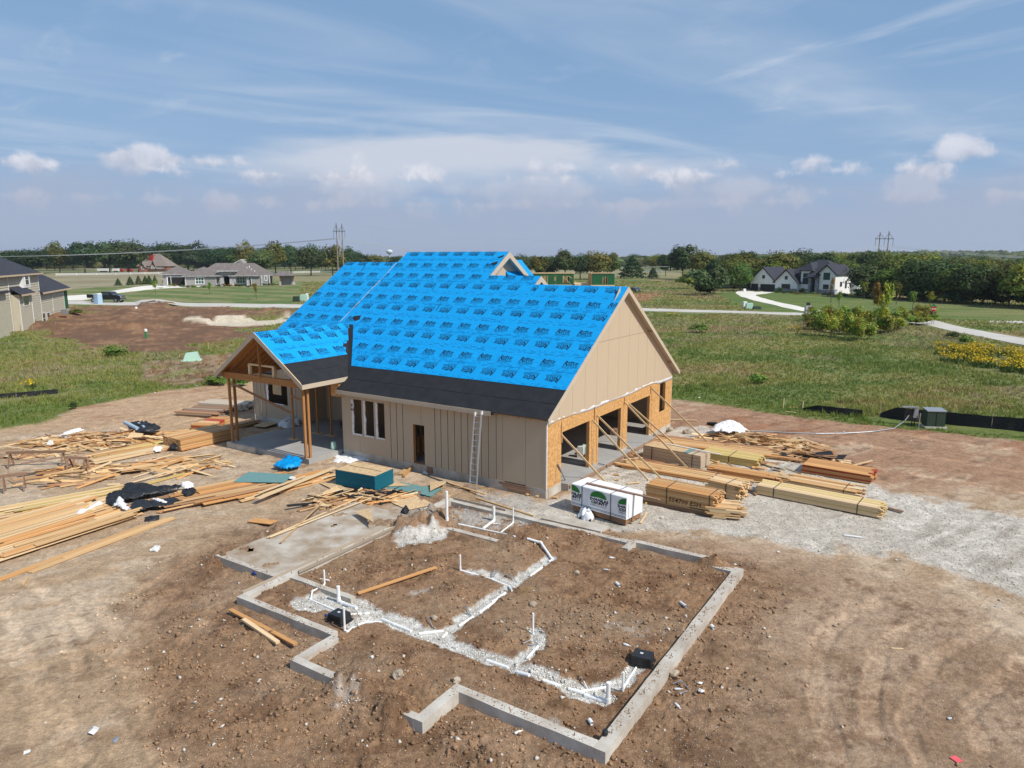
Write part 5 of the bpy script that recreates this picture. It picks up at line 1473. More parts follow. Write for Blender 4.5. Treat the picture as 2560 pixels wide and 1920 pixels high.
def tubbox(label, u, v, ang=0.0, s=1.0):
 c = G(u, v)
 t = thing("drain_box", label, "box", c, ang)
 w, d, h = .30 * s, .24 * s, .26 * s
 mb = MB().add([(-w, -d, 0), (w, -d, 0), (w, d, 0), (-w, d, 0), (-w * .85, -d * .85, h), (w * .85, -d * .85, h), (w * .85, d * .85, h), (-w * .85, d * .85, h)],
    [(0, 3, 2, 1), (4, 5, 6, 7), (0, 1, 5, 4), (1, 2, 6, 5), (2, 3, 7, 6), (3, 0, 4, 7)])
 mb.build("tub", "black_plastic", t)
 MB().box((0, 0, .02), (w * 2.2, d * 2.25, .03)).build("rim", "black_plastic", t)
 MB().box((-.03, .02, h + .004), (.08, .07, .006)).build("sticker", "paper_white", t)
 for i in range(-3, 4): MB().box((i * w * .25, -d * .94, h * .5), (.012, .02, h * .9)).build("rib", "black_plastic", t)
tubbox("black plastic box set in the gravel at the left of the pit", qb(640, 1310)[0], qb(640, 1310)[1], -0.55)
tubbox("black plastic box by the long right foundation wall", q8(1520, 415)[0], q8(1520, 415)[1], -0.4)
c = G(*q8(1300, 880)); t = thing("cleanout_cap", "black capped pipe stub inside the nearest foundation corner", "pipe", c)
MB().lathe([(.05, 0), (.05, .2)], 12).build("stub", "black_plastic", t); MB().lathe([(.07, .2), (.07, .27), (.05, .30)], 12).build("cap", "black_plastic", t)
for i, (pts, lab) in enumerate((([q7(500, 700), q7(520, 665), q7(535, 660), q7(510, 695)], "grey tape loop on the upper pipe branch"), ([q7(595, 685), q7(630, 705), q7(665, 730)], "grey tape strand right of the upper pipe branch"),
      ([q7(315, 900), q7(340, 915), q7(360, 945), q7(325, 935)], "grey tape loop at the trench bend"), ([q8(820, 312), q8(860, 300), q8(905, 310), q8(850, 318)], "grey tape loop below the lone riser"),
      ([q8(1155, 510), q8(1175, 545), q8(1195, 570)], "grey tape strand above the pipe junction"), ([q8(250, 155), q8(270, 185), q8(288, 210)], "grey tape strand by the trench fork"),
      ([q8(1700, 550), q8(1745, 540), q8(1800, 580), q8(1740, 605), q8(1770, 606)], "grey tape tangle outside the right foundation wall"))):
 P = [G(*p, .05 + .05 * sin(k * 2)) for k, p in enumerate(pts)]
 tagd(MB().tube(P, .016, 6).build("tape_strand", "galvanised"), lab, "tape")
# loose boards
def board(label, p, q, w=.09, h=.04, mat="wood_fresh", dz=0.0, dz1=None, cat="board", group="boards lying about the building plot", name="board", roll=0.0):
 a, b = G(*p, h / 2 + .012 + dz), G(*q, h / 2 + .012 + (dz if dz1 is None else dz1))
 o = stick(name, a, b, w, h, mat, None, roll=roll); return tagd(o, label, cat, group)
board("orange board lying alone in the middle of the pit", qf(1112, 628), qf(1762, 410), .14, .04, "wood_orange", .05)
board("longer brown board outside the near left foundation wall", qf(55, 782), qf(595, 1072), .14, .05, "wood_orange", .12)
board("shorter pale board outside the near left foundation wall", qf(165, 865), qf(450, 1060), .13, .07, "wood_pale", .11)
board("upper of two thin pale battens on the patio slab", q5(1610, 495), q5(850, 835), .06, .03, "wood_pale", .30)
board("lower of two thin pale battens on the patio slab", q5(1670, 515), q5(870, 835), .06, .03, "wood_pale", .32)
board("thin batten crossing the two battens on the patio slab", q5(1290, 555), q5(958, 885), .06, .03, "wood_fresh", .36)
board("brown offcut lying alone above the patio slab", q5(720, 640), q5(900, 660), .45, .03, "wood_orange", .02)
board("board lying along the top of the gravel bay wall", qr(848, 540), qr(1780, 775), .09, .06, "wood_fresh", .30, .12)
board("board slanting from the teal sheet towards the ladder", qr(400, 222), qr(1000, 415), .09, .04, "wood_fresh", .12)
board("small orange block lying left of the long braces on dirt", qL(1568, 592), qL(1628, 608), .16, .05, "wood_orange")
board("flat orange block lying right of the small one on dirt", qL(1652, 598), qL(1755, 614), .16, .05, "wood_orange")
board("short stick at the bottom left by the lumber end", qL(225, 1478), qL(185, 1545), .06, .03, "wood_fresh")
board("brown plank lying right of the yellow bundle on gravel", q3(1865, 966), q3(2070, 1018), .16, .05, "wood_weathered", .05)
board("short brown plank left of the yellow bundle", q3(745, 795), q3(840, 872), .12, .05, "wood_brown", .03)
board("pale board end on gravel by the lumber stack", q2(900, 1230), q2(1025, 1218), .09, .04, "wood_pale", .03)
board("stick lying on gravel right of the white wrapped pack", q2(1030, 1620), q2(1095, 1515), .08, .03, "wood_pale", .02)
board("wide plank leaning from the low doorway down to dirt", q1(830, 975), q1(700, 1100), .3, .04, "wood_fresh", .05, .03)
board("orange beam leaning out of the low doorway", q1(905, 955), q1(722, 1125), .10, .10, "wood_orange", .30, .03)
board("long pale board on dirt below the gable corner window", q2(1328, 598), q2(1585, 604), .12, .04, "wood_pale", .03)
board("small stick standing near the grass edge by the silt fence", q3(1082, 168), q3(1175, 180), .12, .03, "wood_pale", .02)
board("second small plank near the grass edge by the silt fence", q3(1108, 132), q3(1190, 134), .10, .03, "wood_fresh", .02)
board("thin twig lying on brown soil at the right", (2228, 1622), (2258, 1624), .05, .02, "wood_pale", .0)
board("dark rebar stick by the right foundation wall outside", (1925, 1520), (1936, 1535), .03, .03, "wood_dark", .0)
for i, (p, q, lab) in enumerate(((q2(762, 1138), q2(820, 1145), "wood block on gravel between the brace feet"), (q2(790, 1192), q2(818, 1192), "smaller wood block on gravel below the other"), (q2(905, 788), q2(945, 790), "wood block at the garage slab edge"),
     (q2(970, 872), q2(1015, 876), "wood block left of the siding bundle"), (qr(1570, 355), qr(1700, 335), "orange block below the ledger boards left one"), (qr(1660, 385), qr(1800, 365), "orange block below the ledger boards right one"),
     (qr(1820, 420), qr(1885, 395), "small block at the garage corner foundation"), (qr(2100, 435), qr(2170, 440), "tiny block on gravel by the garage corner"), (q2(168, 1368), q2(210, 1372), "tiny wood chip on gravel left of the white pack"))):
 board(lab, p, q, .12, .06, "wood_fresh", .02, cat="offcut", group="wood offcuts on the gravel", name="wood_offcut")
# braces leaning on the garage wall
def gpt(u, v, a=-0.04):
 x = (u - 1280) / FPX; zz = -(v - 960) / FPX
 d = Vector((x, cos(PITCH) + sin(PITCH) * zz, -sin(PITCH) + cos(PITCH) * zz))
 o = W(a, 0); t = ((o - Vector((0, 0, CAMH))).dot(AX)) / d.dot(AX)
 return Vector((0, 0, CAMH)) + d * t
def fpt(u, v, b=0.0):
 x = (u - 1280) / FPX; zz = -(v - 960) / FPX
 d = Vector((x, cos(PITCH) + sin(PITCH) * zz, -sin(PITCH) + cos(PITCH) * zz))
 o = W(0, b); t = ((o - Vector((0, 0, CAMH))).dot(BX)) / d.dot(BX)
 return Vector((0, 0, CAMH)) + d * t
for tp, ft, lab in (((250, 738), (690, 1215), "pale brace board leaning from the nearest edge of the first garage opening"), ((555, 590), (1110, 1195), "brace board with its foot at the big lumber stack"),
     ((602, 545), (1240, 1180), "brace board just behind the one at the lumber stack"), ((872, 412), (1492, 1070), "brace board reaching over the tan siding bundle"),
     ((918, 435), (1408, 872), "brace board ending behind the siding bundle"), ((1142, 280), (1726, 845), "farthest brace board reaching towards the scrap pile")):
 a = gpt(*q2(*tp)); b = G(*q2(*ft), .03)
 o = stick("brace_board", a, b, .09, .04, "wood_pale", None, up=BX); tagd(o, lab, "brace", "boards bracing the garage wall")
for b0, z0, z1 in ((1.36, 2.3, 3.3), (4.85, 2.6, 3.9 - .45), (8.6, 2.9, 3.3), (12.45, 2.9, 3.35)):
 stick("cleat", W(-.03, b0, z0), W(-.03, b0, z1), .09, .04, "wood_fresh", house, up=BX)
a, b = gpt(*q2(215, 1025), a=-.08), G(*q2(318, 1245)); tagd(MB().tube([a, b], .035, 8).build("metal_prop", "galvanised"), "grey metal bar leaning at the garage corner", "bar")
# ladder
f0, f1 = G(*q1(1347, 1248)), G(*q1(1412, 1264))
t0, t1 = fpt(*q1(1402, 520), b=-0.5), fpt(*q1(1465, 512), b=-0.5)
lad = thing("extension_ladder", "aluminium extension ladder leaning against the eave of the front wall", "ladder", f0)
for p, q in ((f0, t0), (f1, t1)):
 stick("side_rail", p, q, .03, .075, "aluminium", lad, up=BX)
 m_ = p.lerp(q, .42); off = BX * -0.04
 stick("side_rail", p.lerp(q, .30) + off, q + off, .028, .07, "aluminium", lad, up=BX)
 stick("end_pad", q + (q - p).normalized() * -.05, q + (q - p).normalized() * .12, .07, .09, "fence_white", lad, up=BX)
 stick("foot", p, p + Vector((0, 0, .08)), .06, .09, "rubber", lad, up=BX)
n = 13
for i in range(n):
 k = (i + .6) / n
 wbuild(MB().tube([f0.lerp(t0, k), f1.lerp(t1, k)], .018, 6), "rung", "aluminium", lad)
# sheet and lumber stacks
def axes(pA, pB, flat=True):
 x = (pB - pA); x.z = 0; x.normalize(); y = Vector((-x.y, x.x, 0)); return x, y
def lumber(name, label, pA, pB, wid, layers, nb, bh, mat, seed=0, straps=(), jl=.25, jw=.01, base=0.0, group=None, cat="lumber stack", edge=None, mats=None, skew=0.0, taper=0, ends=0.0, side=1):
 a, b = G(*pA), G(*pB); b.z = a.z = (a.z + b.z) / 2
 x, y = axes(a, b); y = y * side; L = (b - a).length; r = random.Random(seed)
 t = thing(name, label, cat, a, atan2(x.y, x.x), group)
 bw = wid / nb
 for k in range(layers):
  nn = nb - (taper * k if taper else 0)
  for j in range(max(1, nn)):
   l0 = -r.random() * jl; l1 = L + r.uniform(-jl, jl)
   if ends and r.random() < ends: l1 -= r.uniform(.3, 1.2)
   off = y * (bw * (j + .5) + r.uniform(-jw, jw) + skew * k)
   z = base + bh * (k + .5) + r.uniform(-.003, .003)
   dd = y * r.uniform(-jw, jw)
   mm = mat if not mats else r.choice(mats)
   stick("board", a + x * l0 + off + Vector((0, 0, z)), a + x * l1 + off + dd + Vector((0, 0, z)), bw * .94, bh * .92, mm, t, roll=0)
 for s in straps:
  H = base + bh * layers + .006
  for pts in ([y * -.012 + Vector((0, 0, base)), y * -.012 + Vector((0, 0, H))], [y * -.012 + Vector((0, 0, H)), y * (wid + .012) + Vector((0, 0, H))], [y * (wid + .012) + Vector((0, 0, H)), y * (wid + .012) + Vector((0, 0, base))]):
   p, q = [a + x * (L * s) + v for v in pts]
   stick("strap", p, q, .035, .006, "strap_black", t, up=(x if False else (y if abs((q - p).normalized().z) > .5 else Vector((0, 0, 1)))))
 return t, a, x, y, L
a, b = G(*q2(352, 1492)), G(*q2(885, 1648)); c_ = G(*q2(1025, 1548)); b.z = a.z = .02
x, y = axes(a, b); L = (b - a).length; wid = 1.22
pk = thing("wrapped_pack", "pack of boards in white wrapping printed with a green saw blade and DOUGLAS COUNTY", "lumber pack", a, atan2(x.y, x.x))
for k in range(4):
 for j in range(8): stick("board", a + y * (.02 + .15 * j + .075) + x * rng.uniform(.0, .06) + Vector((0, 0, .05 + .062 * k + .03)), a + x * (L - rng.uniform(0, .06)) + y * (.02 + .15 * j + .075) + Vector((0, 0, .05 + .062 * k + .03)), .145, .055, "wood_brown", pk)
H0, H1 = .30, 1.24
mb = MB(); nx, ny = 26, 8
r = random.Random(5)
V = []; F = []
prof = [(-.012, H0 - .02), (-.018, H0 + .3), (-.015, H0 + .62), (0.0, H1 - .03), (.03, H1), (.35, H1 + .008), (.7, H1 + .006), (wid - .03, H1), (wid, H1 - .04), (wid + .015, H0 + .5), (wid + .01, H0)]
for i in range(nx + 1):
 for (py_, pz_) in prof:
  e = .012 if i in (0, nx) else 0
  V.append(tuple(a + x * (L * i / nx + (-.02 if i == 0 else .02 if i == nx else 0)) + y * (py_ + r.uniform(-.006, .006)) + Vector((0, 0, pz_ + r.uniform(-.004, .004)))))
np_ = len(prof)
for i in range(nx):
 for j in range(np_ - 1): F.append((i * np_ + j, i * np_ + j + 1, (i + 1) * np_ + j + 1, (i + 1) * np_ + j))
F.append(tuple(range(np_))); F.append(tuple(nx * np_ + j for j in range(np_))[::-1])
mb.add(V, F); wbuild(mb, "white_wrapping", "wrap_white", pk)
e = a + x * (L + .022)
mb = MB(); mb.slab([e + y * .02 + Vector((0, 0, H0)), e + y * .6 + Vector((0, 0, H0)), e + y * .1 + Vector((0, 0, H1 - .1))], x * -.015); mb2 = MB()
wbuild(mb, "end_fold", "wrap_white", pk)
mb = MB(); mb.slab([e + x * .02 + y * .15 + Vector((0, 0, H0 + .05)), e + x * .06 + y * .30 + Vector((0, 0, H0 + .12)), e + x * .02 + y * .12 + Vector((0, 0, H1 - .25))], x * -.01); wbuild(mb, "torn_flap", "wrap_white", pk)
for s in (.2, .73):
 for (p, q) in ((a + x * L * s + y * -.028 + Vector((0, 0, .06)), a + x * L * s + y * -.028 + Vector((0, 0, H1 + .01))), (a + x * L * s + y * -.028 + Vector((0, 0, H1 + .012)), a + x * L * s + y * (wid + .02) + Vector((0, 0, H1 + .014)))):
  stick("strap", p, q, .03, .006, "strap_black", pk, up=x if False else (y if abs((q - p).normalized().z) > .5 else Vector((0, 0, 1))))
def printon(txt, size, ox, oz, mat, ob, xx, yo, org, name="printing", off=0.004, sx=1.0, nrm=None, clip=None, align='CENTER', shear=0):
 V, F = text_mesh(txt, size, offset=off, res=1, align=align, shear=shear)
 n_ = nrm
 if clip:
  cv, cf = [], []
  for f in F:
   P = [(ox + V[i][0] * sx, V[i][1]) for i in f]
   P = clip_poly(P, lambda p: p[0] - clip[0]); P = clip_poly(P, lambda p: clip[1] - p[0]) if len(P) >= 3 else P
   if len(P) >= 3:
    b_ = len(cv); cv += [org + xx * p[0] + Vector((0, 0, oz + p[1])) + n_ * yo for p in P]; cf.append(tuple(range(b_, b_ + len(P))))
  if not cf: return
  mb = MB().add(cv, cf)
 else:
  mb = MB().add([org + xx * (ox + v[0] * sx) + Vector((0, 0, oz + v[1])) + n_ * yo for v in V], F)
 return wbuild(mb, name, mat, ob, kind="stuff")
def sawlogo(cx, org, xx, nrm, ob, clip, yo=.024, s=1.0):
 P = []
 n_ = 22
 for i in range(n_ + 1):
  q_ = pi - pi * i / n_
  P.append((cx + s * .40 * cos(q_), s * .27 * sin(q_)))
  if i < n_:
   q2_ = pi - pi * (i + .25) / n_
   P.append((cx + s * .44 * cos(q2_), s * .305 * sin(q2_)))
 P.append((cx + s * .30, .0)); P.append((cx, .035 * s)); P.append((cx - s * .30, 0.0))
 cv, cf = [], []
 c0 = (cx, .05 * s)
 for i in range(len(P)):
  T = [c0, P[i], P[(i + 1) % len(P)]]
  T = clip_poly(T, lambda p: p[0] - clip[0])
  if len(T) >= 3: T = clip_poly(T, lambda p: clip[1] - p[0])
  if len(T) >= 3:
   b_ = len(cv); cv += [org + xx * p[0] + Vector((0, 0, H0 + .60 + p[1])) + nrm * yo for p in T]; cf.append(tuple(range(b_, b_ + len(T))))
 if cf: wbuild(MB().add(cv, cf), "saw_blade_logo", "green_ink", ob)
 printon("DOUGLAS", .165 * s, cx + .04, H0 + .50, "ink", ob, xx, yo, org, off=.010, sx=1.22, nrm=nrm, clip=clip)
 printon("COUNTY", .165 * s, cx + .04, H0 + .36, "ink", ob, xx, yo, org, off=.010, sx=1.22, nrm=nrm, clip=clip)
 printon("FOREST PRODUCTS", .075 * s, cx + .02, H0 + .24, "ink", ob, xx, yo, org, off=.001, sx=1.25, nrm=nrm, clip=clip)
yn = -y
for cx in (0.02, 1.42, 2.84, 4.3): sawlogo(cx, a, x, yn, pk, (0.0, L))
for zz in (H0 + .10, H0 + .05): stick("printed_line", a + yn * .024 + Vector((0, 0, zz)), a + x * L + yn * .024 + Vector((0, 0, zz)), .012, .003, "ink", pk, up=y)
for zz in (.35, .55, .8): pass
o = stick("board", a + x * (L * .19) + y * .35 + Vector((0, 0, H1 + .05)), a + x * (L * 1.42) + y * .62 + Vector((0, 0, H1 + .03)), .14, .04, "wood_weathered"); tagd(o, "brown plank lying across the white wrapped pack", "board", "boards lying about the building plot")
lt, a, x, y, L = lumber("lumber_stack", "large strapped stack of brown lumber marked 554700 on its side", q2(1095, 1420), q2(1752, 1558), 1.15, 17, 8, .052, "wood_fresh", 3, (.30, .93), jl=.12, jw=.008, base=.06, mats=["wood_fresh", "wood_fresh", "wood_orange"], ends=.12, group="lumber stacks on the gravel")
printon("554700 ESH.", .30, L * .58, .42, "ink", lt, x, .012, a, off=.001, nrm=-y, shear=.15)
lumber("lumber_stack", "lower stepped lumber stack at the right end of the marked stack", q2(1762, 1568), q2(1972, 1590), 1.3, 9, 9, .05, "wood_fresh", 4, (), jl=.5, jw=.012, base=.04, mats=["wood_fresh", "wood_pale"], group="lumber stacks on the gravel")
lumber("lumber_stack", "back lumber stack pushed against the marked stack", q2(1700, 1330), q2(1985, 1400), 1.1, 13, 8, .052, "wood_fresh", 14, (.6,), jl=.2, jw=.01, base=.05, mats=["wood_fresh", "wood_pale"], group="lumber stacks on the gravel")
o = board("dark steel beam lying in front of the marked lumber stack", q2(1030, 1408), q2(1765, 1560), .10, .16, "wood_dark", .02, cat="beam")
board("brown plank on top of the dark beam", q2(1030, 1392), q2(1765, 1545), .09, .03, "wood_weathered", .19)
MBt = MB().box((0, 0, 0), (.1, .01, .1)); o = MBt.build("yellow_tag", "wood_yellow"); o.location = G(*q2(1085, 1440), .12); tagd(o, "small yellow tag on the dark beam", "tag")
st_, a, x, y, L = lumber("siding_bundle", "strapped bundle of tan siding boards below the long braces", q2(1055, 978), q2(1620, 1090), 1.25, 4, 2, .18, "siding", 6, (.16, .86), jl=.02, jw=.006, base=.05, group="lumber stacks on the gravel")
stick("top_sheet", a + x * .03 + y * .62 + Vector((0, 0, .79)), a + x * (L - .9) + y * .62 + Vector((0, 0, .79)), 1.2, .02, "osb_flat", st_)
stick("corner_board", a + x * (L - 1.0) + y * .62 + Vector((0, 0, .8)), a + x * (L - .75) + y * .62 + Vector((0, 0, .8)), 1.2, .02, "teal_sheet", st_)
o = stick("batten", a + x * .8 + y * 1.0 + Vector((0, 0, .83)), a + x * (L + .8) + y * .75 + Vector((0, 0, .83)), .08, .03, "fence_white"); tagd(o, "long white batten lying on the siding bundle", "batten")
lumber("lumber_stack", "low stack of long reddish boards below the siding bundle", q2(900, 1075), q2(1960, 1262), 1.5, 2, 7, .07, "wood_orange", 7, (.78,), jl=.9, jw=.05, base=.03, mats=["wood_orange", "wood_fresh", "wood_brown"], group="lumber stacks on the gravel", ends=.2)
lumber("lumber_stack", "low fan of rusty boards at the garage slab edge", q2(825, 975), q2(1280, 1065), 1.2, 2, 6, .05, "wood_orange", 17, (), jl=.5, jw=.09, base=.02, mats=["wood_orange", "wood_brown"], group="lumber stacks on the gravel", ends=.3)
lumber("lumber_stack", "neat yellow strapped bundle at the right edge of the lumber yard", q3(850, 862), q3(1868, 1068), 1.15, 8, 9, .052, "wood_pale", 8, (.14, .83), jl=.14, jw=.01, base=.06, mats=["wood_pale", "wood_yellow"], group="lumber stacks on the gravel")
lumber("lumber_stack", "low stack of pale boards behind the neat yellow bundle", q3(1118, 785), q3(1650, 885), 1.3, 5, 9, .05, "wood_fresh", 9, (.85,), jl=.5, jw=.02, base=.03, mats=["wood_fresh", "wood_orange", "wood_pale"], group="lumber stacks on the gravel")
lumber("lumber_stack", "stack of strips with painted red edges near the scrap pile", q3(1222, 678), q3(1795, 778), 1.5, 5, 3, .08, "red_edge", 10, (), jl=.08, jw=.01, base=.03, mats=["red_edge", "wood_orange"], group="lumber stacks on the gravel")
a_ = G(*q3(1222, 678)); b_ = G(*q3(1795, 778)); xx, yy = axes(a_, b_)
for j in range(6):
 o = stick("board", a_ + yy * (.1 + .26 * j) + Vector((0, 0, .46)), b_ + yy * (.1 + .25 * j) + Vector((0, 0, .46)) + xx * rng.uniform(-.2, .1), .26, .025, "wood_orange"); tagd(o, ["nearest", "second", "third", "fourth", "fifth", "farthest"][j] + " brown board lying on the stack with red edges", "board", "boards on the stack with red edges")
lumber("lumber_stack", "stack of reddish planks between the siding bundle and the yellow bundle", q3(478, 690), q3(965, 775), 1.7, 6, 9, .048, "wood_orange", 11, (), jl=.5, jw=.03, base=.03, mats=["wood_orange", "wood_orange", "wood_fresh"], group="lumber stacks on the gravel", taper=1)
lumber("lumber_stack", "long yellow pressure treated bundle behind the siding bundle", q3(380, 560), q3(845, 640), 1.4, 5, 8, .075, "wood_yellow", 12, (.5,), jl=.1, jw=.01, base=.03, group="lumber stacks on the gravel")
lumber("lumber_stack", "row of very long planks running from the garage to the scrap pile", q3(60, 455), q3(1070, 578), 2.0, 3, 8, .06, "wood_fresh", 13, (), jl=1.2, jw=.10, base=.03, mats=["wood_fresh", "wood_orange", "wood_brown"], group="lumber stacks on the gravel", ends=.4)
tagd(MB().tube([G(*q3(885, 598), .03), G(*q3(960, 630), .05), G(*q3(1070, 656), .03)], .03, 6).build("black_tube", "black_plastic"), "thin black tube lying on gravel by the yellow bundle", "tube")
def scrap(name, label, cu, cv, rx, ry, ang, hgt, n, mats, seed, sheets=0, lmin=.5, lmax=2.0, sheetm=("osb_flat",), align=None):
 c = G(cu, cv); r = random.Random(seed)
 t = thing(name, label, "scrap pile", c, ang)
 ca, sa = cos(ang), sin(ang)
 for i in range(n + sheets):
  rr = sqrt(r.random()) * .98; th = r.uniform(0, 2 * pi)
  lx, ly = rx * rr * cos(th), ry * rr * sin(th)
  px, py = c.x + lx * ca - ly * sa, c.y + lx * sa + ly * ca
  base = c.z + hgt * (1 - rr) ** 1.0 * r.uniform(.25, 1.0) + .03
  d = r.gauss(0, .55) + ang if align is None or r.random() < .65 else r.uniform(0, pi)
  L = r.uniform(lmin, lmax); tilt = r.gauss(0, .10) - .12 * (lx * cos(d - ang) + ly * sin(d - ang)) * hgt / max(rx, ry)
  dv = Vector((cos(d) * cos(tilt), sin(d) * cos(tilt), sin(tilt)))
  p = Vector((px, py, base)); a_, b_ = p - dv * L / 2, p + dv * L / 2
  mz = min(a_.z, b_.z)
  if mz < c.z + .02:
   up = c.z + .03 - mz; a_.z += up; b_.z += up
  if i < n: stick("board", a_, b_, r.choice((.04, .09, .09, .14, .19)), r.choice((.04, .04, .02)), r.choice(mats), t, roll=r.gauss(0, .5))
  else: stick("panel", p - dv * L * .35, p + dv * L * .35, r.uniform(.4, 1.0), .012, r.choice(sheetm), t, roll=r.gauss(0, .25))
 return t
WM = ["wood_fresh", "wood_pale", "wood_fresh", "wood_orange", "wood_pale", "wood_brown"]
scrap("scrap_wood_pile", "pile of splintered scrap wood with white wrapping on top at the right", *q3(880, 440), 3.9, 1.7, -.42, .75, 210, WM, 1, 18)
scrap("scrap_wood_pile", "flatter tail of scrap sheets right of the scrap pile", *q3(1300, 560), 2.6, .9, -.5, .3, 34, WM + ["wood_brown"], 2, 12, sheetm=("osb_flat", "membrane_black", "wood_brown", "wood_pale"), lmin=.6, lmax=2.6)
scrap("scrap_wood_pile", "wide pile of scrap wood at the far left of the plot", *qL(800, 395), 4.9, 1.9, .14, .62, 250, WM, 3, 22)
scrap("scrap_wood_pile", "straggling tail of thin offcuts left of the far scrap pile", *qL(420, 490), 2.4, .9, .3, .16, 40, WM, 4, 1)
scrap("scrap_wood_pile", "litter of straps and splinters in front of the teal sheet stack", *q5(1560, 470), 2.6, 1.0, .3, .10, 110, ["wood_pale", "wood_fresh", "wood_brown", "strap_black", "wood_orange"], 5, 6)
scrap("scattered_offcuts", "thin offcuts and strips scattered over bare dirt between the long boards", *qL(1000, 640), 5.2, 2.3, .3, .03, 95, WM, 9, 3, lmin=.3, lmax=2.4)
scrap("scattered_offcuts", "splinters and strips scattered between lumber bundles on the gravel", *q3(560, 640), 5.5, 2.6, -.5, .03, 60, WM, 12, 2, lmin=.2, lmax=1.8)
scrap("scrap_wood_pile", "small heap of board ends under the sawhorses", *qL(620, 620), 1.8, .7, .3, .08, 26, ["wood_orange", "wood_fresh", "wood_brown"], 6)
scrap("scrap_wood_pile", "scattered splinters along the slab edge of the garage", *q2(880, 1020), 1.6, .5, -.6, .03, 18, ["wood_brown", "wood_fresh", "wood_weathered"], 8, lmin=.2, lmax=.9)
# long lumber lying on the left
def spread(label, pA, pB, wid, n, mats, seed, lmin=3.5, lmax=5.6, layers=3, jit=.02, name="lumber_spread", wmin=.09, span=None, group="loose lumber spread on the left"):
 a, b = G(*pA), G(*pB); r = random.Random(seed)
 x, y = axes(a, b); L = (b - a).length
 t = thing(name, label, "lumber stack", a, atan2(x.y, x.x), group)
 for i in range(n):
  ll = r.uniform(lmin, lmax); ll = min(ll, L)
  s = r.uniform(0, L - ll) if L > ll else 0; off = wid * (i * .618 % 1.0)
  k = r.choice(range(layers)) if layers > 1 else 0
  z0 = hz(*(a + x * (s + ll / 2) + y * off)[:2]) + .04 + .045 * k
  an = r.gauss(0, jit)
  d = x * cos(an) + y * sin(an)
  p = a + x * s + y * off; p.z = z0; q = p + d * ll; q.z = z0 + r.uniform(-.012, .02)
  stick("board", p, q, r.choice((wmin, .14, .19, .24)), .038, r.choice(mats), t, roll=r.gauss(0, .03))
 return t
PM = ["wood_fresh", "wood_pale", "wood_orange", "wood_pale", "wood_fresh"]
spread("broad spread of long pale boards at the far left edge", qL(-60, 1390), qL(1180, 985), 4.1, 120, PM, 21, layers=6)
spread("second row of long boards behind the black wrapping", qL(-60, 1020), qL(1100, 800), 1.3, 30, ["wood_pale", "wood_yellow", "wood_fresh"], 22, layers=3)
spread("pair of dark brown planks nearest the bottom left", qL(-40, 1550), qL(1400, 1010), .5, 6, ["wood_orange", "wood_fresh"], 23, 4.5, 6, 1, .01)
spread("heap of wide orange planks below the teal sheet", qL(1250, 1000), q5(1180, 350), 2.6, 56, ["wood_orange", "wood_fresh", "wood_orange", "wood_brown"], 24, 3, 5.2, 5)
spread("orange planks in front of the blue scrap", q5(640, 505), q5(1440, 300), 1.7, 34, ["wood_orange", "wood_fresh", "wood_pale"], 25, 2.5, 4.6, 3)
spread("long thin boards lying side by side on bare dirt", qL(640, 700), qL(1560, 545), 1.2, 20, ["wood_fresh", "wood_orange", "wood_pale"], 26, 3.5, 5.5, 2, .03)
spread("long boards between the far scrap pile and the porch", qL(740, 590), qL(1500, 430), 2.2, 54, ["wood_fresh", "wood_orange", "wood_pale", "wood_yellow"], 27, 2.5, 5, 3, .05)
spread("planks leaning low beyond the orange stack", qL(1330, 380), qL(1840, 265), 1.2, 14, ["wood_fresh", "wood_brown", "wood_orange"], 28, 2.5, 4.5, 3, .05)
lumber("lumber_stack", "bright orange stack of boards beside the left porch posts", qL(1450, 480), qL(1868, 380), 1.9, 12, 10, .055, "wood_orange", 31, (), jl=.06, jw=.01, base=.05, mats=["wood_orange", "wood_fresh"], group="lumber stacks left of the porch")
lumber("lumber_stack", "small stack with a red front edge left of the porch", qL(1525, 312), qL(1660, 318), 2.4, 4, 4, .10, "red_edge", 32, (), jl=.05, base=.03, mats=["wood_orange", "wood_fresh", "red_edge"], group="lumber stacks left of the porch")
lumber("lumber_stack", "flat stack of greyed planks beside the left house corner", qL(1415, 190), qL(1700, 208), 2.6, 3, 9, .09, "wood_weathered", 33, (), jl=.3, jw=.02, base=.03, mats=["wood_weathered", "wood_grey", "wood_brown"], group="lumber stacks left of the porch")
lumber("siding_bundle", "stack of long tan trim boards beside the left house corner", qL(1590, 135), qL(1925, 158), 1.6, 3, 6, .14, "siding_trim", 34, (), jl=.3, jw=.02, base=.05, group="lumber stacks left of the porch")
lumber("lumber_stack", "short pile of planks under the left wing window", Z(520, 800, 4.365)(190, 1215), Z(520, 800, 4.365)(540, 1150), .9, 4, 5, .06, "wood_fresh", 35, (), jl=.4, jw=.03, base=.03, mats=["wood_fresh", "wood_brown"], group="lumber stacks left of the porch")
o = board("square tan plywood sheet leaning by the left wing wall", Z(520, 800, 4.365)(560, 1185), Z(520, 800, 4.365)(700, 1145), 1.0, .02, "osb_flat", .12, .16, cat="panel")
board("pale narrow plank diagonal across the orange planks", q5(770, 512), q5(1385, 258), .30, .03, "wood_pale", .26)
board("second pale plank beside the diagonal one", q5(775, 470), q5(1150, 330), .16, .03, "wood_pale", .27)
board("long green treated beam lying above the black wrapping", qL(1080, 770), qL(1475, 662), .14, .09, "wood_yellow", .03)
board("long thin strip propped across the sawhorses", qL(35, 542), qL(620, 590), .07, .03, "wood_pale", .75, .6)
a = G(*q5(1390, 358)); b = G(*q5(1700, 418)); x, y = axes(a, b); L = 2.44; wid = 1.22
L = (b - a).length; wid = (G(*q5(1845, 352)) - b).length
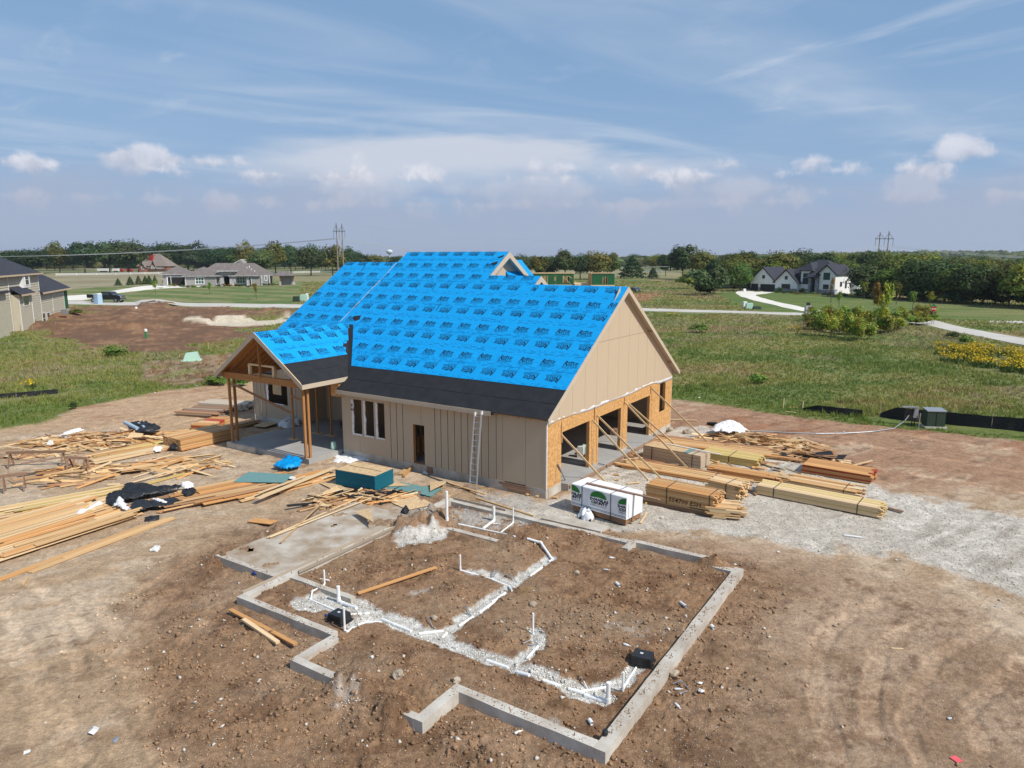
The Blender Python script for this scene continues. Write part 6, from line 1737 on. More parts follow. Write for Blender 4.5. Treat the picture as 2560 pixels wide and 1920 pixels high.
stt = thing("sheet_stack", "stack of boards with bright teal edges and a plain wood top beside the low doorway", "sheet stack", a, atan2(x.y, x.x))
for k in range(30):
 j = rng.uniform(-.008, .008)
 stick("sheet", a + y * (wid / 2 + j) + Vector((0, 0, .06 + .025 * k)), a + x * (L + j) + y * (wid / 2 + j) + Vector((0, 0, .06 + .025 * k)), wid, .022, "teal_edge", stt)
stick("sheet", a + y * (wid / 2) + Vector((0, 0, .06 + .025 * 30)) + x * .005, a + x * (L - .005) + y * (wid / 2) + Vector((0, 0, .06 + .025 * 30)), wid - .01, .018, "osb_flat", stt)
stick("chalk_line", a + x * .2 + y * (wid * .58) + Vector((0, 0, .825)), a + x * (L * .93) + y * (wid * .52) + Vector((0, 0, .825)), .05, .004, "wood_dark", stt)
def sheet(label, pts, z, mat, dzs=None, name="sheet_offcut"):
 P = []
 for i, p in enumerate(pts):
  g_ = G(*p); P.append(g_ + Vector((0, 0, z + (dzs[i] if dzs else 0))))
 o = MB().slab(P, .015).build(name, mat); return tagd(o, label, "panel")
sheet("teal sheet lying flat on the orange planks", [q5(580, 372), q5(985, 378), q5(1055, 312), q5(700, 292)], .27, "teal_sheet")
sheet("faded teal sheet behind the pipes and right of the stack", [q5(1770, 398), q5(2150, 458), q5(2205, 400), q5(1900, 340)], .06, "teal_sheet")
sheet("teal sheet piece under the wooden triangle", [qr(-60, 380), qr(100, 425), qr(300, 290), qr(60, 245)], .08, "teal_sheet")
sheet("wooden triangle offcut on the teal sheet", [qr(100, 345), qr(360, 245), qr(350, 222), qr(100, 228)], .12, "osb_flat", (0, .1, .12, .1))
sheet("large bare panel lying before the teal stack", [q5(1760, 470), q5(1960, 560), q5(2140, 520), q5(2010, 440), q5(1860, 425)], .05, "osb_flat")
sheet("long bare panel strip below the teal stack", [q5(1255, 345), q5(1470, 445), q5(1560, 435), q5(1400, 350)], .05, "osb_flat")
sheet("bare triangle panel propped on the patio slab", [q5(1535, 628), q5(1692, 712), q5(1665, 630)], .34, "osb_flat", (0, 0, .2))
sheet("bare panel scrap in the corner of the gravel bay", [qr(280, 500), qr(420, 430), qr(470, 380), qr(340, 380)], .05, "osb_flat")
sheet("bare panel piece beside the gravel bay", [qr(-80, 590), qr(40, 570), qr(125, 520), qr(0, 460), qr(-90, 500)], .05, "osb_flat")
sheet("thin triangle scrap right of the teal stack", [q5(1800, 378), q5(1985, 372), q5(1870, 345)], .09, "osb_flat")
sheet("pale papery square beside the teal sheet", [q5(1020, 350), q5(1070, 362), q5(1078, 338), q5(1035, 330)], .30, "paper_white", None, "paper_box")
# crumpled sheets
def crumple(label, pts, mat, hgt=.18, seed=0, cat="wrapping", name="crumpled_wrap", z=0.0, res=26, freq=3.0, group=None):
 P = [G(*p) for p in pts]; zc = sum(p.z for p in P) / len(P)
 poly = [(p.x, p.y) for p in P]
 xs = [p[0] for p in poly]; ys = [p[1] for p in poly]
 dx, dy = max(xs) - min(xs), max(ys) - min(ys); st = max(dx, dy) / res
 nx, ny = int(dx / st) + 3, int(dy / st) + 3
 gx, gy = np.meshgrid(min(xs) - st + np.arange(nx) * st, min(ys) - st + np.arange(ny) * st, indexing='ij')
 sd = poly_sd(gx, gy, poly) + fbm(gx, gy, 2.5 / max(.5, st * 8), 3, seed + 3) * st * 4
 f = 1.0 / max(.25, min(dx, dy) * .35)
 n1 = 1 - np.abs(fbm(gx, gy, f * freq, 3, seed, .6)) * 3.2
 n2 = 1 - np.abs(fbm(gx, gy, f * freq * 2.2, 3, seed + 9, .6)) * 3.0
 h = hgt * np.clip(n1, 0, 1) * .7 + hgt * .35 * np.clip(n2, 0, 1)
 h = h * sstep(sd, -st * .5, st * 3) + .015
 idx = -np.ones(gx.shape, int); V = []; F = []
 keep = sd > -st * .4
 for i in range(nx):
  for j in range(ny):
   if keep[i, j]:
    idx[i, j] = len(V); V.append((gx[i, j] + rng.uniform(-.2, .2) * st, gy[i, j] + rng.uniform(-.2, .2) * st, zc + z + h[i, j]))
 for i in range(nx - 1):
  for j in range(ny - 1):
   q = [idx[i, j], idx[i + 1, j], idx[i + 1, j + 1], idx[i, j + 1]]
   if min(q) >= 0: F.append(tuple(q))
 o = link(name, mesh_np(name, V, F, smooth=True), mat); o.modifiers.new("thickness", 'SOLIDIFY').thickness = .01
 return tagd(o, label, cat, group)
crumple("crumpled bright blue roof paper on the orange planks", [q5(905, 235), q5(985, 268), q5(1060, 255), q5(1120, 225), q5(1115, 180), q5(1040, 170), q5(965, 175), q5(985, 200), q5(930, 205)], "wrap_blue", .26, 1, z=.2, freq=4.5)
crumple("heap of white plastic wrapping against the porch slab", [q5(1310, 75), q5(1380, 100), q5(1350, 165), q5(1380, 185), q5(1520, 190), q5(1570, 165), q5(1650, 170), q5(1675, 155), q5(1560, 125), q5(1480, 90), q5(1440, 60)], "wrap_white", .18, 2, freq=5, res=36)
crumple("white cloth heaped on the porch floor", [Z(520, 800, 4.365)(770, 1225), Z(520, 800, 4.365)(830, 1262), Z(520, 800, 4.365)(940, 1245), Z(520, 800, 4.365)(1040, 1215), Z(520, 800, 4.365)(1030, 1170), Z(520, 800, 4.365)(930, 1145), Z(520, 800, 4.365)(850, 1180)], "paper_white", .5, 3, z=.40)
crumple("white wrapping lying on the right scrap pile", [q3(470, 395), q3(560, 405), q3(740, 408), q3(755, 385), q3(690, 330), q3(600, 305), q3(520, 330), q3(470, 360)], "wrap_white", .22, 4, z=.5, freq=5, res=34)
crumple("large black wrapping draped across the long boards", [qL(840, 930), qL(900, 950), qL(1040, 900), qL(1160, 870), qL(1290, 850), qL(1450, 800), qL(1440, 778), qL(1270, 800), qL(1180, 775), qL(1000, 775), qL(980, 820), qL(860, 860)], "tarp_black", .17, 5, z=.22, res=50, freq=4.5)
crumple("black wrapping tail with white face below the large one", [qL(1020, 950), qL(1060, 985), qL(1200, 960), qL(1340, 945), qL(1440, 900), qL(1400, 880), qL(1200, 905), qL(1070, 900)], "tarp_black", .12, 6, z=.2, freq=4)
crumple("black wrapping bunched at the right end of the boards", [qL(1440, 850), qL(1500, 870), qL(1575, 830), qL(1560, 800), qL(1470, 800)], "tarp_black", .14, 7, z=.2)
crumple("white printed wrapping on the black wrapping tail", [qL(920, 960), qL(975, 990), qL(1045, 990), qL(1010, 930), qL(980, 902), qL(935, 905)], "wrap_white", .2, 8, z=.30)
crumple("white wrapping patch at the right end of the black wrapping", [qL(1445, 820), qL(1500, 832), qL(1560, 812), qL(1530, 785), qL(1450, 782)], "wrap_white", .18, 9, z=.34)
crumple("white wrapping corner lying left of the black wrapping", [qL(605, 1030), qL(680, 1010), qL(800, 960), qL(830, 920), qL(760, 925), qL(690, 975), qL(620, 975)], "wrap_white", .15, 10, z=.2)
crumple("white strip of wrapping along the black tail", [qL(1200, 905), qL(1330, 945), qL(1345, 935), qL(1280, 905), qL(1220, 900)], "wrap_white", .1, 11, z=.3)
crumple("black roofing scrap on the far scrap pile", [qL(1000, 330), qL(1100, 385), qL(1230, 385), qL(1290, 345), qL(1200, 310), qL(1080, 300)], "tarp_black", .3, 12, z=.45)
crumple("white and green wrapping on the far scrap pile", [qL(470, 395), qL(540, 405), qL(600, 360), qL(690, 345), qL(640, 335), qL(560, 355), qL(490, 380)], "wrap_white", .2, 13, z=.3)
crumple("white paper bag at the left of the far scrap pile", [qL(370, 440), qL(430, 440), qL(440, 415), qL(390, 415)], "paper_white", .2, 14, z=.1)
crumple("small black and white rag before the orange stack", [qL(1210, 495), qL(1290, 490), qL(1300, 460), qL(1230, 465)], "wrap_white", .18, 15, z=.1)
crumple("black wrapping scrap at the end of the orange stack", [qL(1340, 475), qL(1450, 478), qL(1465, 450), qL(1410, 415), qL(1370, 445)], "tarp_black", .3, 16, z=.1)
crumple("small black rag in the splinters by the gravel bay", [q5(1900, 590), q5(1950, 598), q5(1975, 560), q5(1940, 535), q5(1915, 560)], "tarp_black", .25, 17)
crumple("white plastic sack slumped beside the wrapped pack", [q2(410, 1560), q2(480, 1600), q2(570, 1610), q2(575, 1550), q2(530, 1515), q2(440, 1508)], "wrap_white", .42, 18, cat="sack", name="white_sack", freq=.9)
crumple("crushed black box lying on dirt below the boards", [qL(1150, 1035), qL(1190, 1038), qL(1275, 1020), qL(1275, 988), qL(1200, 995), qL(1150, 1005)], "tarp_black", .08, 19, cat="rubbish")
crumple("dirty white paper alone on the dirt at left", [qL(1190, 1272), qL(1260, 1282), qL(1292, 1242), qL(1240, 1240)], "paper_white", .12, 20, cat="rubbish")
crumple("white paper by the low doorway wall", [q5(2075, 265), q5(2120, 275), q5(2130, 250), q5(2085, 242)], "paper_white", .15, 21, cat="rubbish")
crumple("blue and silver can litter above the near left wall", [qf(230, 470), qf(285, 478), qf(285, 440), qf(232, 440)], "can_blue", .12, 22, cat="rubbish")
a0, a1 = G(*qL(1005, 318), .62), G(*qL(1105, 372), .62); tagd(MB().tube([a0, a1], .12, 12).build("paper_roll", "roll_blue_grey"), "left blue grey roll on the far scrap pile", "roll")
a0, a1 = G(*qL(1110, 330), .62), G(*qL(1170, 370), .6); tagd(MB().tube([a0, a1], .11, 12).build("paper_roll", "roll_blue_grey"), "right blue grey roll on the far scrap pile", "roll")
a0, a1 = G(*q3(432, 272), .08), G(*q3(560, 300), .1); tagd(MB().tube([a0, a0.lerp(a1, .5) + Vector((0, 0, .06)), a1], [.09, .13, .10], 10).build("black_roll", "tarp_black"), "black roll lying on dirt above the right scrap pile", "roll")
for nm, uvs, lab, mt in (("litter", ((52, 1658 + 0), 0), "", ""),): pass
for k, (u, v, s, lab, mt) in enumerate(((234, 1832, .15, "white paper cup lid on bare dirt at the bottom left", "paper_white"), (290, 1853, .09, "small grey can right of the paper at the bottom left", "galvanised"), (68, 1884, .08, "white scrap nearest the bottom left corner", "paper_white"),
       (1748, 1710, .09, "white rock beside the right foundation wall", "paper_white"), (1754, 1729, .09, "pale stone outside the right foundation wall lower one", "paper_white"), (2373, 1798, .06, "small white scrap by the pink sheet", "paper_white"),
       (1946, 1381, .07, "small white cup on brown soil at the right", "paper_white"), (2242, 1402, .06, "white scrap on the gravel edge", "paper_white"), (1838, 1413, .07, "white scrap beyond the foundation corner", "paper_white"), (2090, 1085, .08, "white scrap on the reddish dirt", "paper_white"),
       (2278, 1103, .06, "white ball on the reddish dirt far right", "paper_white"), (1748, 995, .1, "white scrap at the grass edge behind the garage", "paper_white"), (2110, 1080, .09, "flat white scrap along the grey cable", "paper_white"),
       (387, 983, .12, "white rag at the left grass edge", "paper_white"), (492, 966, .12, "blue white rag in the grass left of the house", "roll_blue_grey"), (150, 1040, .12, "white litter by the left grass", "paper_white"))):
 c = G(u, v); b_ = MB(); r = random.Random(k + 90)
 P = [(c.x + s * r.uniform(.7, 1.1) * cos(i * 1.05), c.y + s * r.uniform(.7, 1.1) * sin(i * 1.05), c.z + .02 + r.uniform(0, s * .5)) for i in range(6)] + [(c.x, c.y, c.z + s * .7)]
 b_.add(P + [(c.x, c.y, c.z)], [(i, (i + 1) % 6, 6) for i in range(6)] + [((i + 1) % 6, i, 7) for i in range(6)])
 tagd(b_.build("litter", mt), lab, "litter", "scraps of litter on the ground")
sheet("pink paper sheet with white edge at the bottom right", [(2374, 1896), (2392, 1909), (2407, 1905), (2388, 1891)], .03, "pink_paper", None, "pink_sheet")
# sawhorses
def sawhorse(label, pA, pB, h=.8):
 a, b = G(*pA), G(*pB); x, y = axes(a, b)
 t = thing("sawhorse", label, "sawhorse", a, atan2(x.y, x.x), "wooden sawhorses on the left")
 stick("top_rail", a - x * .15 + Vector((0, 0, h)), b + x * .15 + Vector((0, 0, h)), .09, .14, "wood_weathered", t)
 for e in (a, b):
  for s in (-1, 1): stick("leg", e + y * s * .3, e + y * s * .04 + Vector((0, 0, h - .05)), .09, .04, "wood_weathered", t, up=x)
  stick("leg_tie", e + y * -.2 + Vector((0, 0, .3)), e + y * .2 + Vector((0, 0, .3)), .03, .09, "wood_weathered", t)
 return t
sawhorse("sawhorse closest to the lumber at the far left", qL(200, 780), qL(40, 800))
sawhorse("sawhorse in the middle with a board leaning on it", qL(690, 645), qL(560, 640))
sawhorse("farthest sawhorse below the far scrap pile", qL(510, 590), qL(90, 600))
board("weathered board linking two sawhorses", qL(190, 700), qL(520, 640), .19, .04, "wood_weathered", .8, .8)
board("board leaning on the middle sawhorse", qL(560, 630), qL(640, 570), .12, .04, "wood_brown", .1, .8)
# rubbish in the garage and on the porch floor
c = W(.9, 4.9, .3)
for i, (da, db, w, d, h, mt, lab) in enumerate(((0.7, -1.2, .5, .4, .3, "osb_flat", "cardboard box on the garage floor front left"), (1.0, -.7, .35, .3, .35, "osb_flat", "cardboard box on the garage floor behind"), (2.4, -2.5, .9, .5, .35, "wood_brown", "wooden crate in the garage shade"),
          (.35, 1.0, .35, .35, .6, "paper_white", "white sack standing left in the second opening"), (.35, 1.5, .35, .3, .55, "mint", "pale green sack standing in the second opening"), (.2, 1.9, .4, .35, .5, "paper_white", "white sack at the right in the second opening"), (.0, 1.3, .9, .35, .18, "wood_dark", "flattened dark bag in the second opening"),
          (0.9, 6.6, .6, .45, .35, "wood_weathered", "box in the third opening"))):
 p = W(.9 + da, 4.9 + db, .3); mb = MB(); r = random.Random(i)
 V = [(sx * w / 2 * r.uniform(.85, 1.05), sy * d / 2 * r.uniform(.85, 1.05), z * h * r.uniform(.9, 1.05)) for z in (0, .5, 1) for sx, sy in ((-1, -1), (1, -1), (1, 1), (-1, 1))]
 F = [(3, 2, 1, 0), (8, 9, 10, 11)] + [(l * 4 + k, l * 4 + (k + 1) % 4, l * 4 + 4 + (k + 1) % 4, l * 4 + 4 + k) for l in (0, 1) for k in range(4)]
 o = mb.add(V, F).build("floor_box", mt); o.location = p; o.rotation_euler.z = r.uniform(0, 1.5); tagd(o, lab, "box")
gen = thing("generator", "black and red generator under the porch roof near the entry", "generator", W(16.6, 3.6, .3), TH + .3)
MB().box((0, 0, .35), (.7, .5, .35)).build("engine", "black_plastic", gen); MB().box((0, 0, .56), (.6, .42, .1)).build("tank", "paint_red", gen)
for sx in (-.4, .4):
 for sy in (-.28, .28): MB().tube([(sx, sy, 0), (sx, sy, .65)], .02, 6).build("frame_tube", "black_plastic", gen)
MB().lathe([(.12, 0), (.12, .06)], 12, (0, -.3, .12)).build("wheel", "rubber", gen)
p = W(13.75, -.25, .3); tagd(MB().lathe([(.16, 0), (.17, .1), (.13, .42), (.05, .46)], 12, (p.x, p.y, p.z)).build("water_jug", "mint", smooth=True), "pale jug standing at the porch corner of the front wall", "jug")
# utilities at the right
c = G(2332, 1068); tb = thing("transformer_box", "dark green utility transformer box by the black silt fence", "utility box", c, -.12)
MB().box((0, 0, .06), (1.35, .9, .12)).build("pad", "concrete", tb)
MB().box((0, 0, .62), (1.12, .75, 1.0)).build("cabinet", "green_box", tb)
MB().add([(-.6, -.42, 1.12), (.6, -.42, 1.12), (.6, .42, 1.2), (-.6, .42, 1.2), (-.6, -.42, 1.18), (.6, -.42, 1.18), (.6, .42, 1.26), (-.6, .42, 1.26)], [(0, 3, 2, 1), (4, 5, 6, 7), (0, 1, 5, 4), (1, 2, 6, 5), (2, 3, 7, 6), (3, 0, 4, 7)]).build("lid", "galvanised", tb)
MB().box((.0, -.385, .62), (.02, .02, .95)).build("door_seam", "black_trim", tb)
c = G(2280, 1065); ped = thing("meter_pedestal", "grey meter pedestal with an arm and grey conduit beside the green box", "utility post", c, -.2)
MB().box((.05, 0, .95), (.22, .14, .75), Matrix.Rotation(.12, 4, 'Y')).build("cabinet", "galvanised", ped)
MB().box((-.25, 0, 1.28), (.95, .2, .07)).build("arm", "galvanised", ped)
for s in (-.05, .1): MB().tube([(s, 0, 0), (s + .04, 0, .62)], .035, 8).build("leg", "black_plastic", ped)
P = [G(2278, 1047, .55), G(2262, 1060, .25), G(2235, 1073, .06), G(2180, 1081, .05), G(2110, 1085, .05), G(2040, 1086, .05), G(1960, 1083, .05), G(1900, 1080, .05), G(1830, 1076, .05), G(1780, 1073, .05)]
tagd(MB().tube(P, .035, 6).build("conduit", "galvanised"), "long grey conduit snaking over the reddish dirt", "conduit")
c = G(2295, 1077); tagd(MB().tube([c, c + Vector((.05, 0, 1.15))], .03, 8).build("marker_post", "galvanised"), "thin grey post between the meter pedestal and the green box", "post")
def fence_run(label, pts, h, seed=0, name="silt_fence"):
 P = [G(*p) for p in pts]; t = thing(name, label, "fence", P[0])
 V = []; F = []; r = random.Random(seed); n = 0
 fine = []
 for a_, b_ in zip(P[:-1], P[1:]):
  k = max(2, int((b_ - a_).length / .4))
  for i in range(k): fine.append(a_.lerp(b_, i / k))
 fine.append(P[-1])
 for i, p in enumerate(fine):
  hh = h * (1 + .04 * sin(i * .4) + r.uniform(-.03, .03)) * (min(1, (i + 1) / 3.0))
  V += [(p.x, p.y, p.z - .05), (p.x + r.uniform(-.03, .03), p.y + r.uniform(-.05, .05), p.z + hh * .5), (p.x, p.y + r.uniform(-.03, .03), p.z + hh)]
 for i in range(len(fine) - 1):
  for j in (0, 1): F.append((i * 3 + j, (i + 1) * 3 + j, (i + 1) * 3 + j + 1, i * 3 + j + 1))
 o = wbuild(MB().add(V, F), "fabric", "silt", t); o.modifiers.new("thickness", 'SOLIDIFY').thickness = .01
 for i in range(0, len(fine), 5): stick("stake", fine[i] + Vector((0, .04, -.1)), fine[i] + Vector((0, .04, h + .15)), .04, .04, "wood_grey", t, up=(0, 1, 0))
 return t
fence_run("black silt fence along the grass behind the green box", [(2200, 1042), (2260, 1052), (2330, 1058), (2440, 1068), (2560, 1080), (2640, 1090)], .85, 1)
fence_run("sagging low end of silt fence in the grass", [(2005, 1026), (2060, 1033), (2110, 1038), (2155, 1042)], .5, 2)
fence_run("black silt fence half hidden in grass at the far left", [(-60, 1003), (0, 997), (60, 992), (145, 984)], .38, 3)
for (u, v, hh, lab) in ((1958, 1020, .75, "thin wooden stake at the grass edge, left one"), (2006, 1026, .7, "thin wooden stake at the grass edge, right one"), (2107, 1037, .6, "stake half hidden in grass near the silt fence"), (521, 873, .8, "survey stake in the brown patch left of the house")):
 c = G(u, v); tagd(stick("stake", c, c + Vector((.03, 0, hh)), .05, .03, "wood_pale", None, up=(0, 1, 0)), lab, "stake")
c = G(480, 902); ub = thing("utility_box", "pale mint plastic utility cover standing on bare dirt at the left", "utility box", c, .3)
MB().add([(-.85, -.6, 0), (.85, -.6, 0), (.85, .6, 0), (-.85, .6, 0), (-.55, -.42, .85), (.6, -.42, .95), (.6, .42, .95), (-.55, .42, .85)], [(0, 3, 2, 1), (4, 5, 6, 7), (0, 1, 5, 4), (1, 2, 6, 5), (2, 3, 7, 6), (3, 0, 4, 7)]).build("cover", "mint", ub)
MB().box((0, 0, .06), (1.95, 1.4, .1)).build("skirt", "mint", ub)
c = G(366, 846); sp_ = thing("sewer_stub", "green sewer stub with a white cap on the brown patch", "pipe", c)
MB().lathe([(.16, 0), (.16, .95)], 12).build("pipe", "sewer_green", sp_); MB().lathe([(.2, .95), (.2, 1.25), (.1, 1.3)], 12).build("cap", "white_plastic", sp_)
c = G(341, 778); tagd(MB().lathe([(.25, 0), (.25, .75), (.12, .85)], 10, (c.x, c.y, c.z)).build("white_stub", "white_plastic"), "white stub standing on the far soil mound", "pipe")
# far buildings
def local(t):
 return parent_world(t)
class H:
 def __init__(s, name, label, org, rz, cat="house"):
  s.t = thing(name, label, cat, org, rz)
 def box(s, name, mat, lo, hi, parent=None): return MB().box2(lo, hi).build(name, mat, parent or s.t)
 def poly(s, name, mat, pts, th, parent=None): return MB().slab(pts, th).build(name, mat, parent or s.t)
 def window(s, x0, x1, z0, z1, y, mat="glass_dark", frame="white_trim", fw=.1, bars=(1, 1), face='f', d=.06):
  def B(lo, hi):
   if face == 'f': return (lo[0], lo[1], lo[2]), (hi[0], hi[1], hi[2])
   return (y - hi[1] + y - y, lo[0], lo[2]), (0, 0, 0)
  def bx(u0, u1, d0, d1, za, zb):
   if face == 'f': return MB().box2((u0, y - d1, za), (u1, y - d0, zb))
   return MB().box2((y + d0, u0, za), (y + d1, u1, zb))
  w = MB()
  if face == 'f':
   for (a, b, c, e) in ((x0 - fw, x1 + fw, z1, z1 + fw), (x0 - fw, x1 + fw, z0 - fw, z0), (x0 - fw, x0, z0, z1), (x1, x1 + fw, z0, z1)): w.box2((a, y - d, c), (b, y - .002, e))
  else:
   for (a, b, c, e) in ((x0 - fw, x1 + fw, z1, z1 + fw), (x0 - fw, x1 + fw, z0 - fw, z0), (x0 - fw, x0, z0, z1), (x1, x1 + fw, z0, z1)): w.box2((y + .002, a, c), (y + d, b, e))
  o = w.build("window", frame, s.t)
  bx(x0, x1, .004, .02, z0, z1).build("pane", mat, o)
  nb = MB(); k = 0
  for i in range(1, bars[0]):
   u = x0 + (x1 - x0) * i / bars[0]; q = bx(u - fw * .3, u + fw * .3, .021, d * .8, z0, z1); nb.add(q.v, q.f); k += 1
  for i in range(1, bars[1]):
   v = z0 + (z1 - z0) * i / bars[1]; q = bx(x0, x1, .021, d * .7, v - fw * .25, v + fw * .25); nb.add(q.v, q.f); k += 1
  if k: o2 = nb.build("glazing_bars", frame, o); o2["kind"] = "stuff"
  return o
 def hip(s, name, mat, x0, x1, y0, y1, ze, rise, ov=.5, ridge=None, parent=None, fascia=None):
  X0, X1, Y0, Y1 = x0 - ov, x1 + ov, y0 - ov, y1 + ov
  w, d = X1 - X0, Y1 - Y0
  if w >= d: rl = max(.1, w - d) / 2; c = (X0 + X1) / 2; R = [(c - rl, (Y0 + Y1) / 2, ze + rise), (c + rl, (Y0 + Y1) / 2, ze + rise)]; vert = False
  else: rl = max(.1, d - w) / 2; c = (Y0 + Y1) / 2; R = [((X0 + X1) / 2, c - rl, ze + rise), ((X0 + X1) / 2, c + rl, ze + rise)]; vert = True
  V = [(X0, Y0, ze), (X1, Y0, ze), (X1, Y1, ze), (X0, Y1, ze)] + R + [(X0, Y0, ze - .2), (X1, Y0, ze - .2), (X1, Y1, ze - .2), (X0, Y1, ze - .2)]
  if not vert: F = [(0, 1, 5, 4), (1, 2, 5), (2, 3, 4, 5), (3, 0, 4)]
  else: F = [(0, 1, 4), (1, 2, 5, 4), (2, 3, 5), (3, 0, 4, 5)]
  F += [(0, 6, 7, 1), (1, 7, 8, 2), (2, 8, 9, 3), (3, 9, 6, 0), (6, 9, 8, 7)]
  o = MB().add(V, F).build(name, mat, parent or s.t)
  if fascia:
   f = MB(); t_ = .06
   f.box2((X0 - t_, Y0 - t_, ze - .22), (X1 + t_, Y0, ze + .03)); f.box2((X1, Y0, ze - .22), (X1 + t_, Y1, ze + .03)); f.box2((X0 - t_, Y0, ze - .22), (X0, Y1, ze + .03))
   f.build("fascia", fascia, o)["kind"] = "stuff"
  return o
 def gable(s, x0, x1, y0, y1, z0, ze, pk, wallmat, roofmat, trim, ov=.5, xp=None):
  xc = (x0 + x1) / 2 if xp is None else xp
  mb = MB().prism([(x0, z0), (x1, z0), (x1, ze), (xc, pk), (x0, ze)], y1 - y0, axis='y', off=y0)
  mb.build("wall", wallmat, s.t)
  r = MB()
  for xa, sg in ((x0 - ov, -1), (x1 + ov, 1)):
   sl = (pk - ze) / abs(xc - (x0 if sg < 0 else x1)); zl = ze - sl * ov
   r.slab([(xa, y0 - ov, zl + .15), (xc, y0 - ov, pk + .15), (xc, y1, pk + .15), (xa, y1, zl + .15)], .14)
  ro = r.build("roof", roofmat, s.t); ro["kind"] = "stuff"
  if trim:
   for xa, sg in ((x0 - ov, -1), (x1 + ov, 1)):
    sl = (pk - ze) / abs(xc - (x0 if sg < 0 else x1)); zl = ze - sl * ov
    MB().slab([(xa, y0 - ov - .04, zl + .2), (xc, y0 - ov - .04, pk + .2), (xc, y0 - ov - .04, pk - .25), (xa, y0 - ov - .04, zl - .2)], (0, -.06, 0)).build("rake_trim", trim, s.t)
def face_dir(deg): return radians(deg)
# beige two storey house at the left edge: its right-hand side is what we see
nc = site(40, 828); fc = site(170, 787)
d_ = (fc - nc).normalized()                  # along the side wall, away from us
hs = H("beige_house", "tall beige lap-sided house with black roofs at the left edge", nc, atan2(d_.y, d_.x))
LW = (fc - nc).length
def spt(u, v, y=0.0):
 Mi = parent_world(hs.t).inverted(); c = Mi @ Vector((0, 0, CAMH))
 x_ = (u - 1280) / FPX; zz = -(v - 960) / FPX
 d = Mi.to_3x3() @ Vector((x_, cos(PITCH) + sin(PITCH) * zz, -sin(PITCH) + cos(PITCH) * zz))
 t = (y - c.y) / d.y; p = c + d * t; return p.x, p.z
zq = Z(0, 620, 7.54)
S = lambda x, y, yy=0.0: spt(*zq(x, y), yy)
eave1 = S(700, 470)[1]; eave2 = S(1200, 770)[1]
xs_ = {k: S(*v)[0] for k, v in dict(c0=(160, 900), c1=(705, 600), c2=(1190, 900), c3=(1270, 1100), lb=(610, 1000), w1a=(455, 600), w1b=(545, 600)).items()}
hs.box("wall", "sage_siding", (-16, 0, -.5), (xs_['c1'], 11, eave1))
hs.box("wall", "sage_siding", (xs_['c1'], 0, -.3), (xs_['c2'], 9, eave2))
hs.box("sheathing", "zip_green", (xs_['c2'], 0.02, 1.2), (xs_['c2'] + 3.4, 9, eave2 - .1))
hs.box("foundation", "concrete", (xs_['c2'], 0, -.3), (xs_['c2'] + 3.4, 9, 1.2))
hs.hip("roof", "slate_shingle", -16, xs_['c1'], 0, 11, eave1, 3.6, .7, fascia="raw_fascia")
hs.poly("roof", "slate_shingle", [(xs_['c1'] - .1, -.6, eave2 + .05), (xs_['c2'] + 4.4, -.6, eave2 + .05), (xs_['c2'] - 1.0, 5.2, eave2 + 4.2), (xs_['c1'] - .1, 5.2, eave2 + 4.2)], .15)
hs.poly("roof", "slate_shingle", [(xs_['c2'] + 4.4, -.6, eave2 + .05), (xs_['c2'] + 4.4, 10, eave2 + .05), (xs_['c2'] - 1.0, 5.2, eave2 + 4.2)], .15)
hs.box("fascia", "raw_fascia", (xs_['c1'], -.68, eave2 - .2), (xs_['c2'] + 4.45, -.6, eave2 + .08))
bx0, bx1 = S(370, 1100, -1.0)[0], S(600, 1100, -.9)[0]; bz = S(480, 860, -1.0)[1]
hs.box("bay", "sage_siding", (bx0, -1.0, -.3), (bx1, 0, bz)); hs.poly("bay_roof", "slate_shingle", [(bx0 - .6, -1.6, bz), (bx1 + .5, -1.6, bz), (bx1 + .2, 0, bz + 1.1), (bx0 - .4, 0, bz + 1.1)], .12)
hs.box("fascia", "raw_fascia", (bx0 - .6, -1.66, bz - .22), (bx1 + .5, -1.6, bz + .03))
nl = 0
for z in np.arange(.2, eave1 - .35, .38):
 x1_ = xs_['c1'] if z > eave2 - .1 else xs_['c2']
 hs.poly("lap_board", "sage_siding", [(-16, -.08, z), (x1_ - .06, -.08, z), (x1_ - .06, -.004, z + .36), (-16, -.004, z + .36)], .02); nl += 1
for x in (xs_['c0'], xs_['c1'] - .08, S(1000, 1200)[0], xs_['c2'] - .1):
 zt = eave1 if x < xs_['c1'] else eave2
 hs.box("corner_trim", "white_trim", (x, -.12, -.2), (x + .22, -.085, zt - .05))
for x in (bx0, bx1 - .2): hs.box("corner_trim", "white_trim", (x, -1.05, -.2), (x + .2, -1.002, bz))
hs.box("corner_trim", "white_trim", (S(300, 1100)[0], -.12, -.2), (S(300, 1100)[0] + .15, -.085, eave1 * .72))
def win_s(px, yy=0.0, bars=(1, 2)):
 (x0, z1), (x1, z0) = S(px[0], px[1], yy), S(px[2], px[3], yy)
 hs.window(x0, x1, min(z0, z1), max(z0, z1), yy - (.085 if yy == 0 else 0), frame="white_trim", fw=.10, bars=bars)
bw0, bwz1 = S(420, 490, -.6); bw1, bwz0 = S(580, 735, -.6)
hs.box("box_window", "white_trim", (bw0, -.6, bwz0), (bw1, 0, bwz1))
win_s((458, 505, 548, 685), -.6); win_s((430, 912, 550, 1065), -1.0, (1, 1)); win_s((782, 1238, 858, 1408)); win_s((868, 1228, 945, 1402))
for q in ((995, 795, 1025, 862), (1052, 792, 1100, 858), (1128, 785, 1170, 850)): win_s(q, 0, (1, 1))
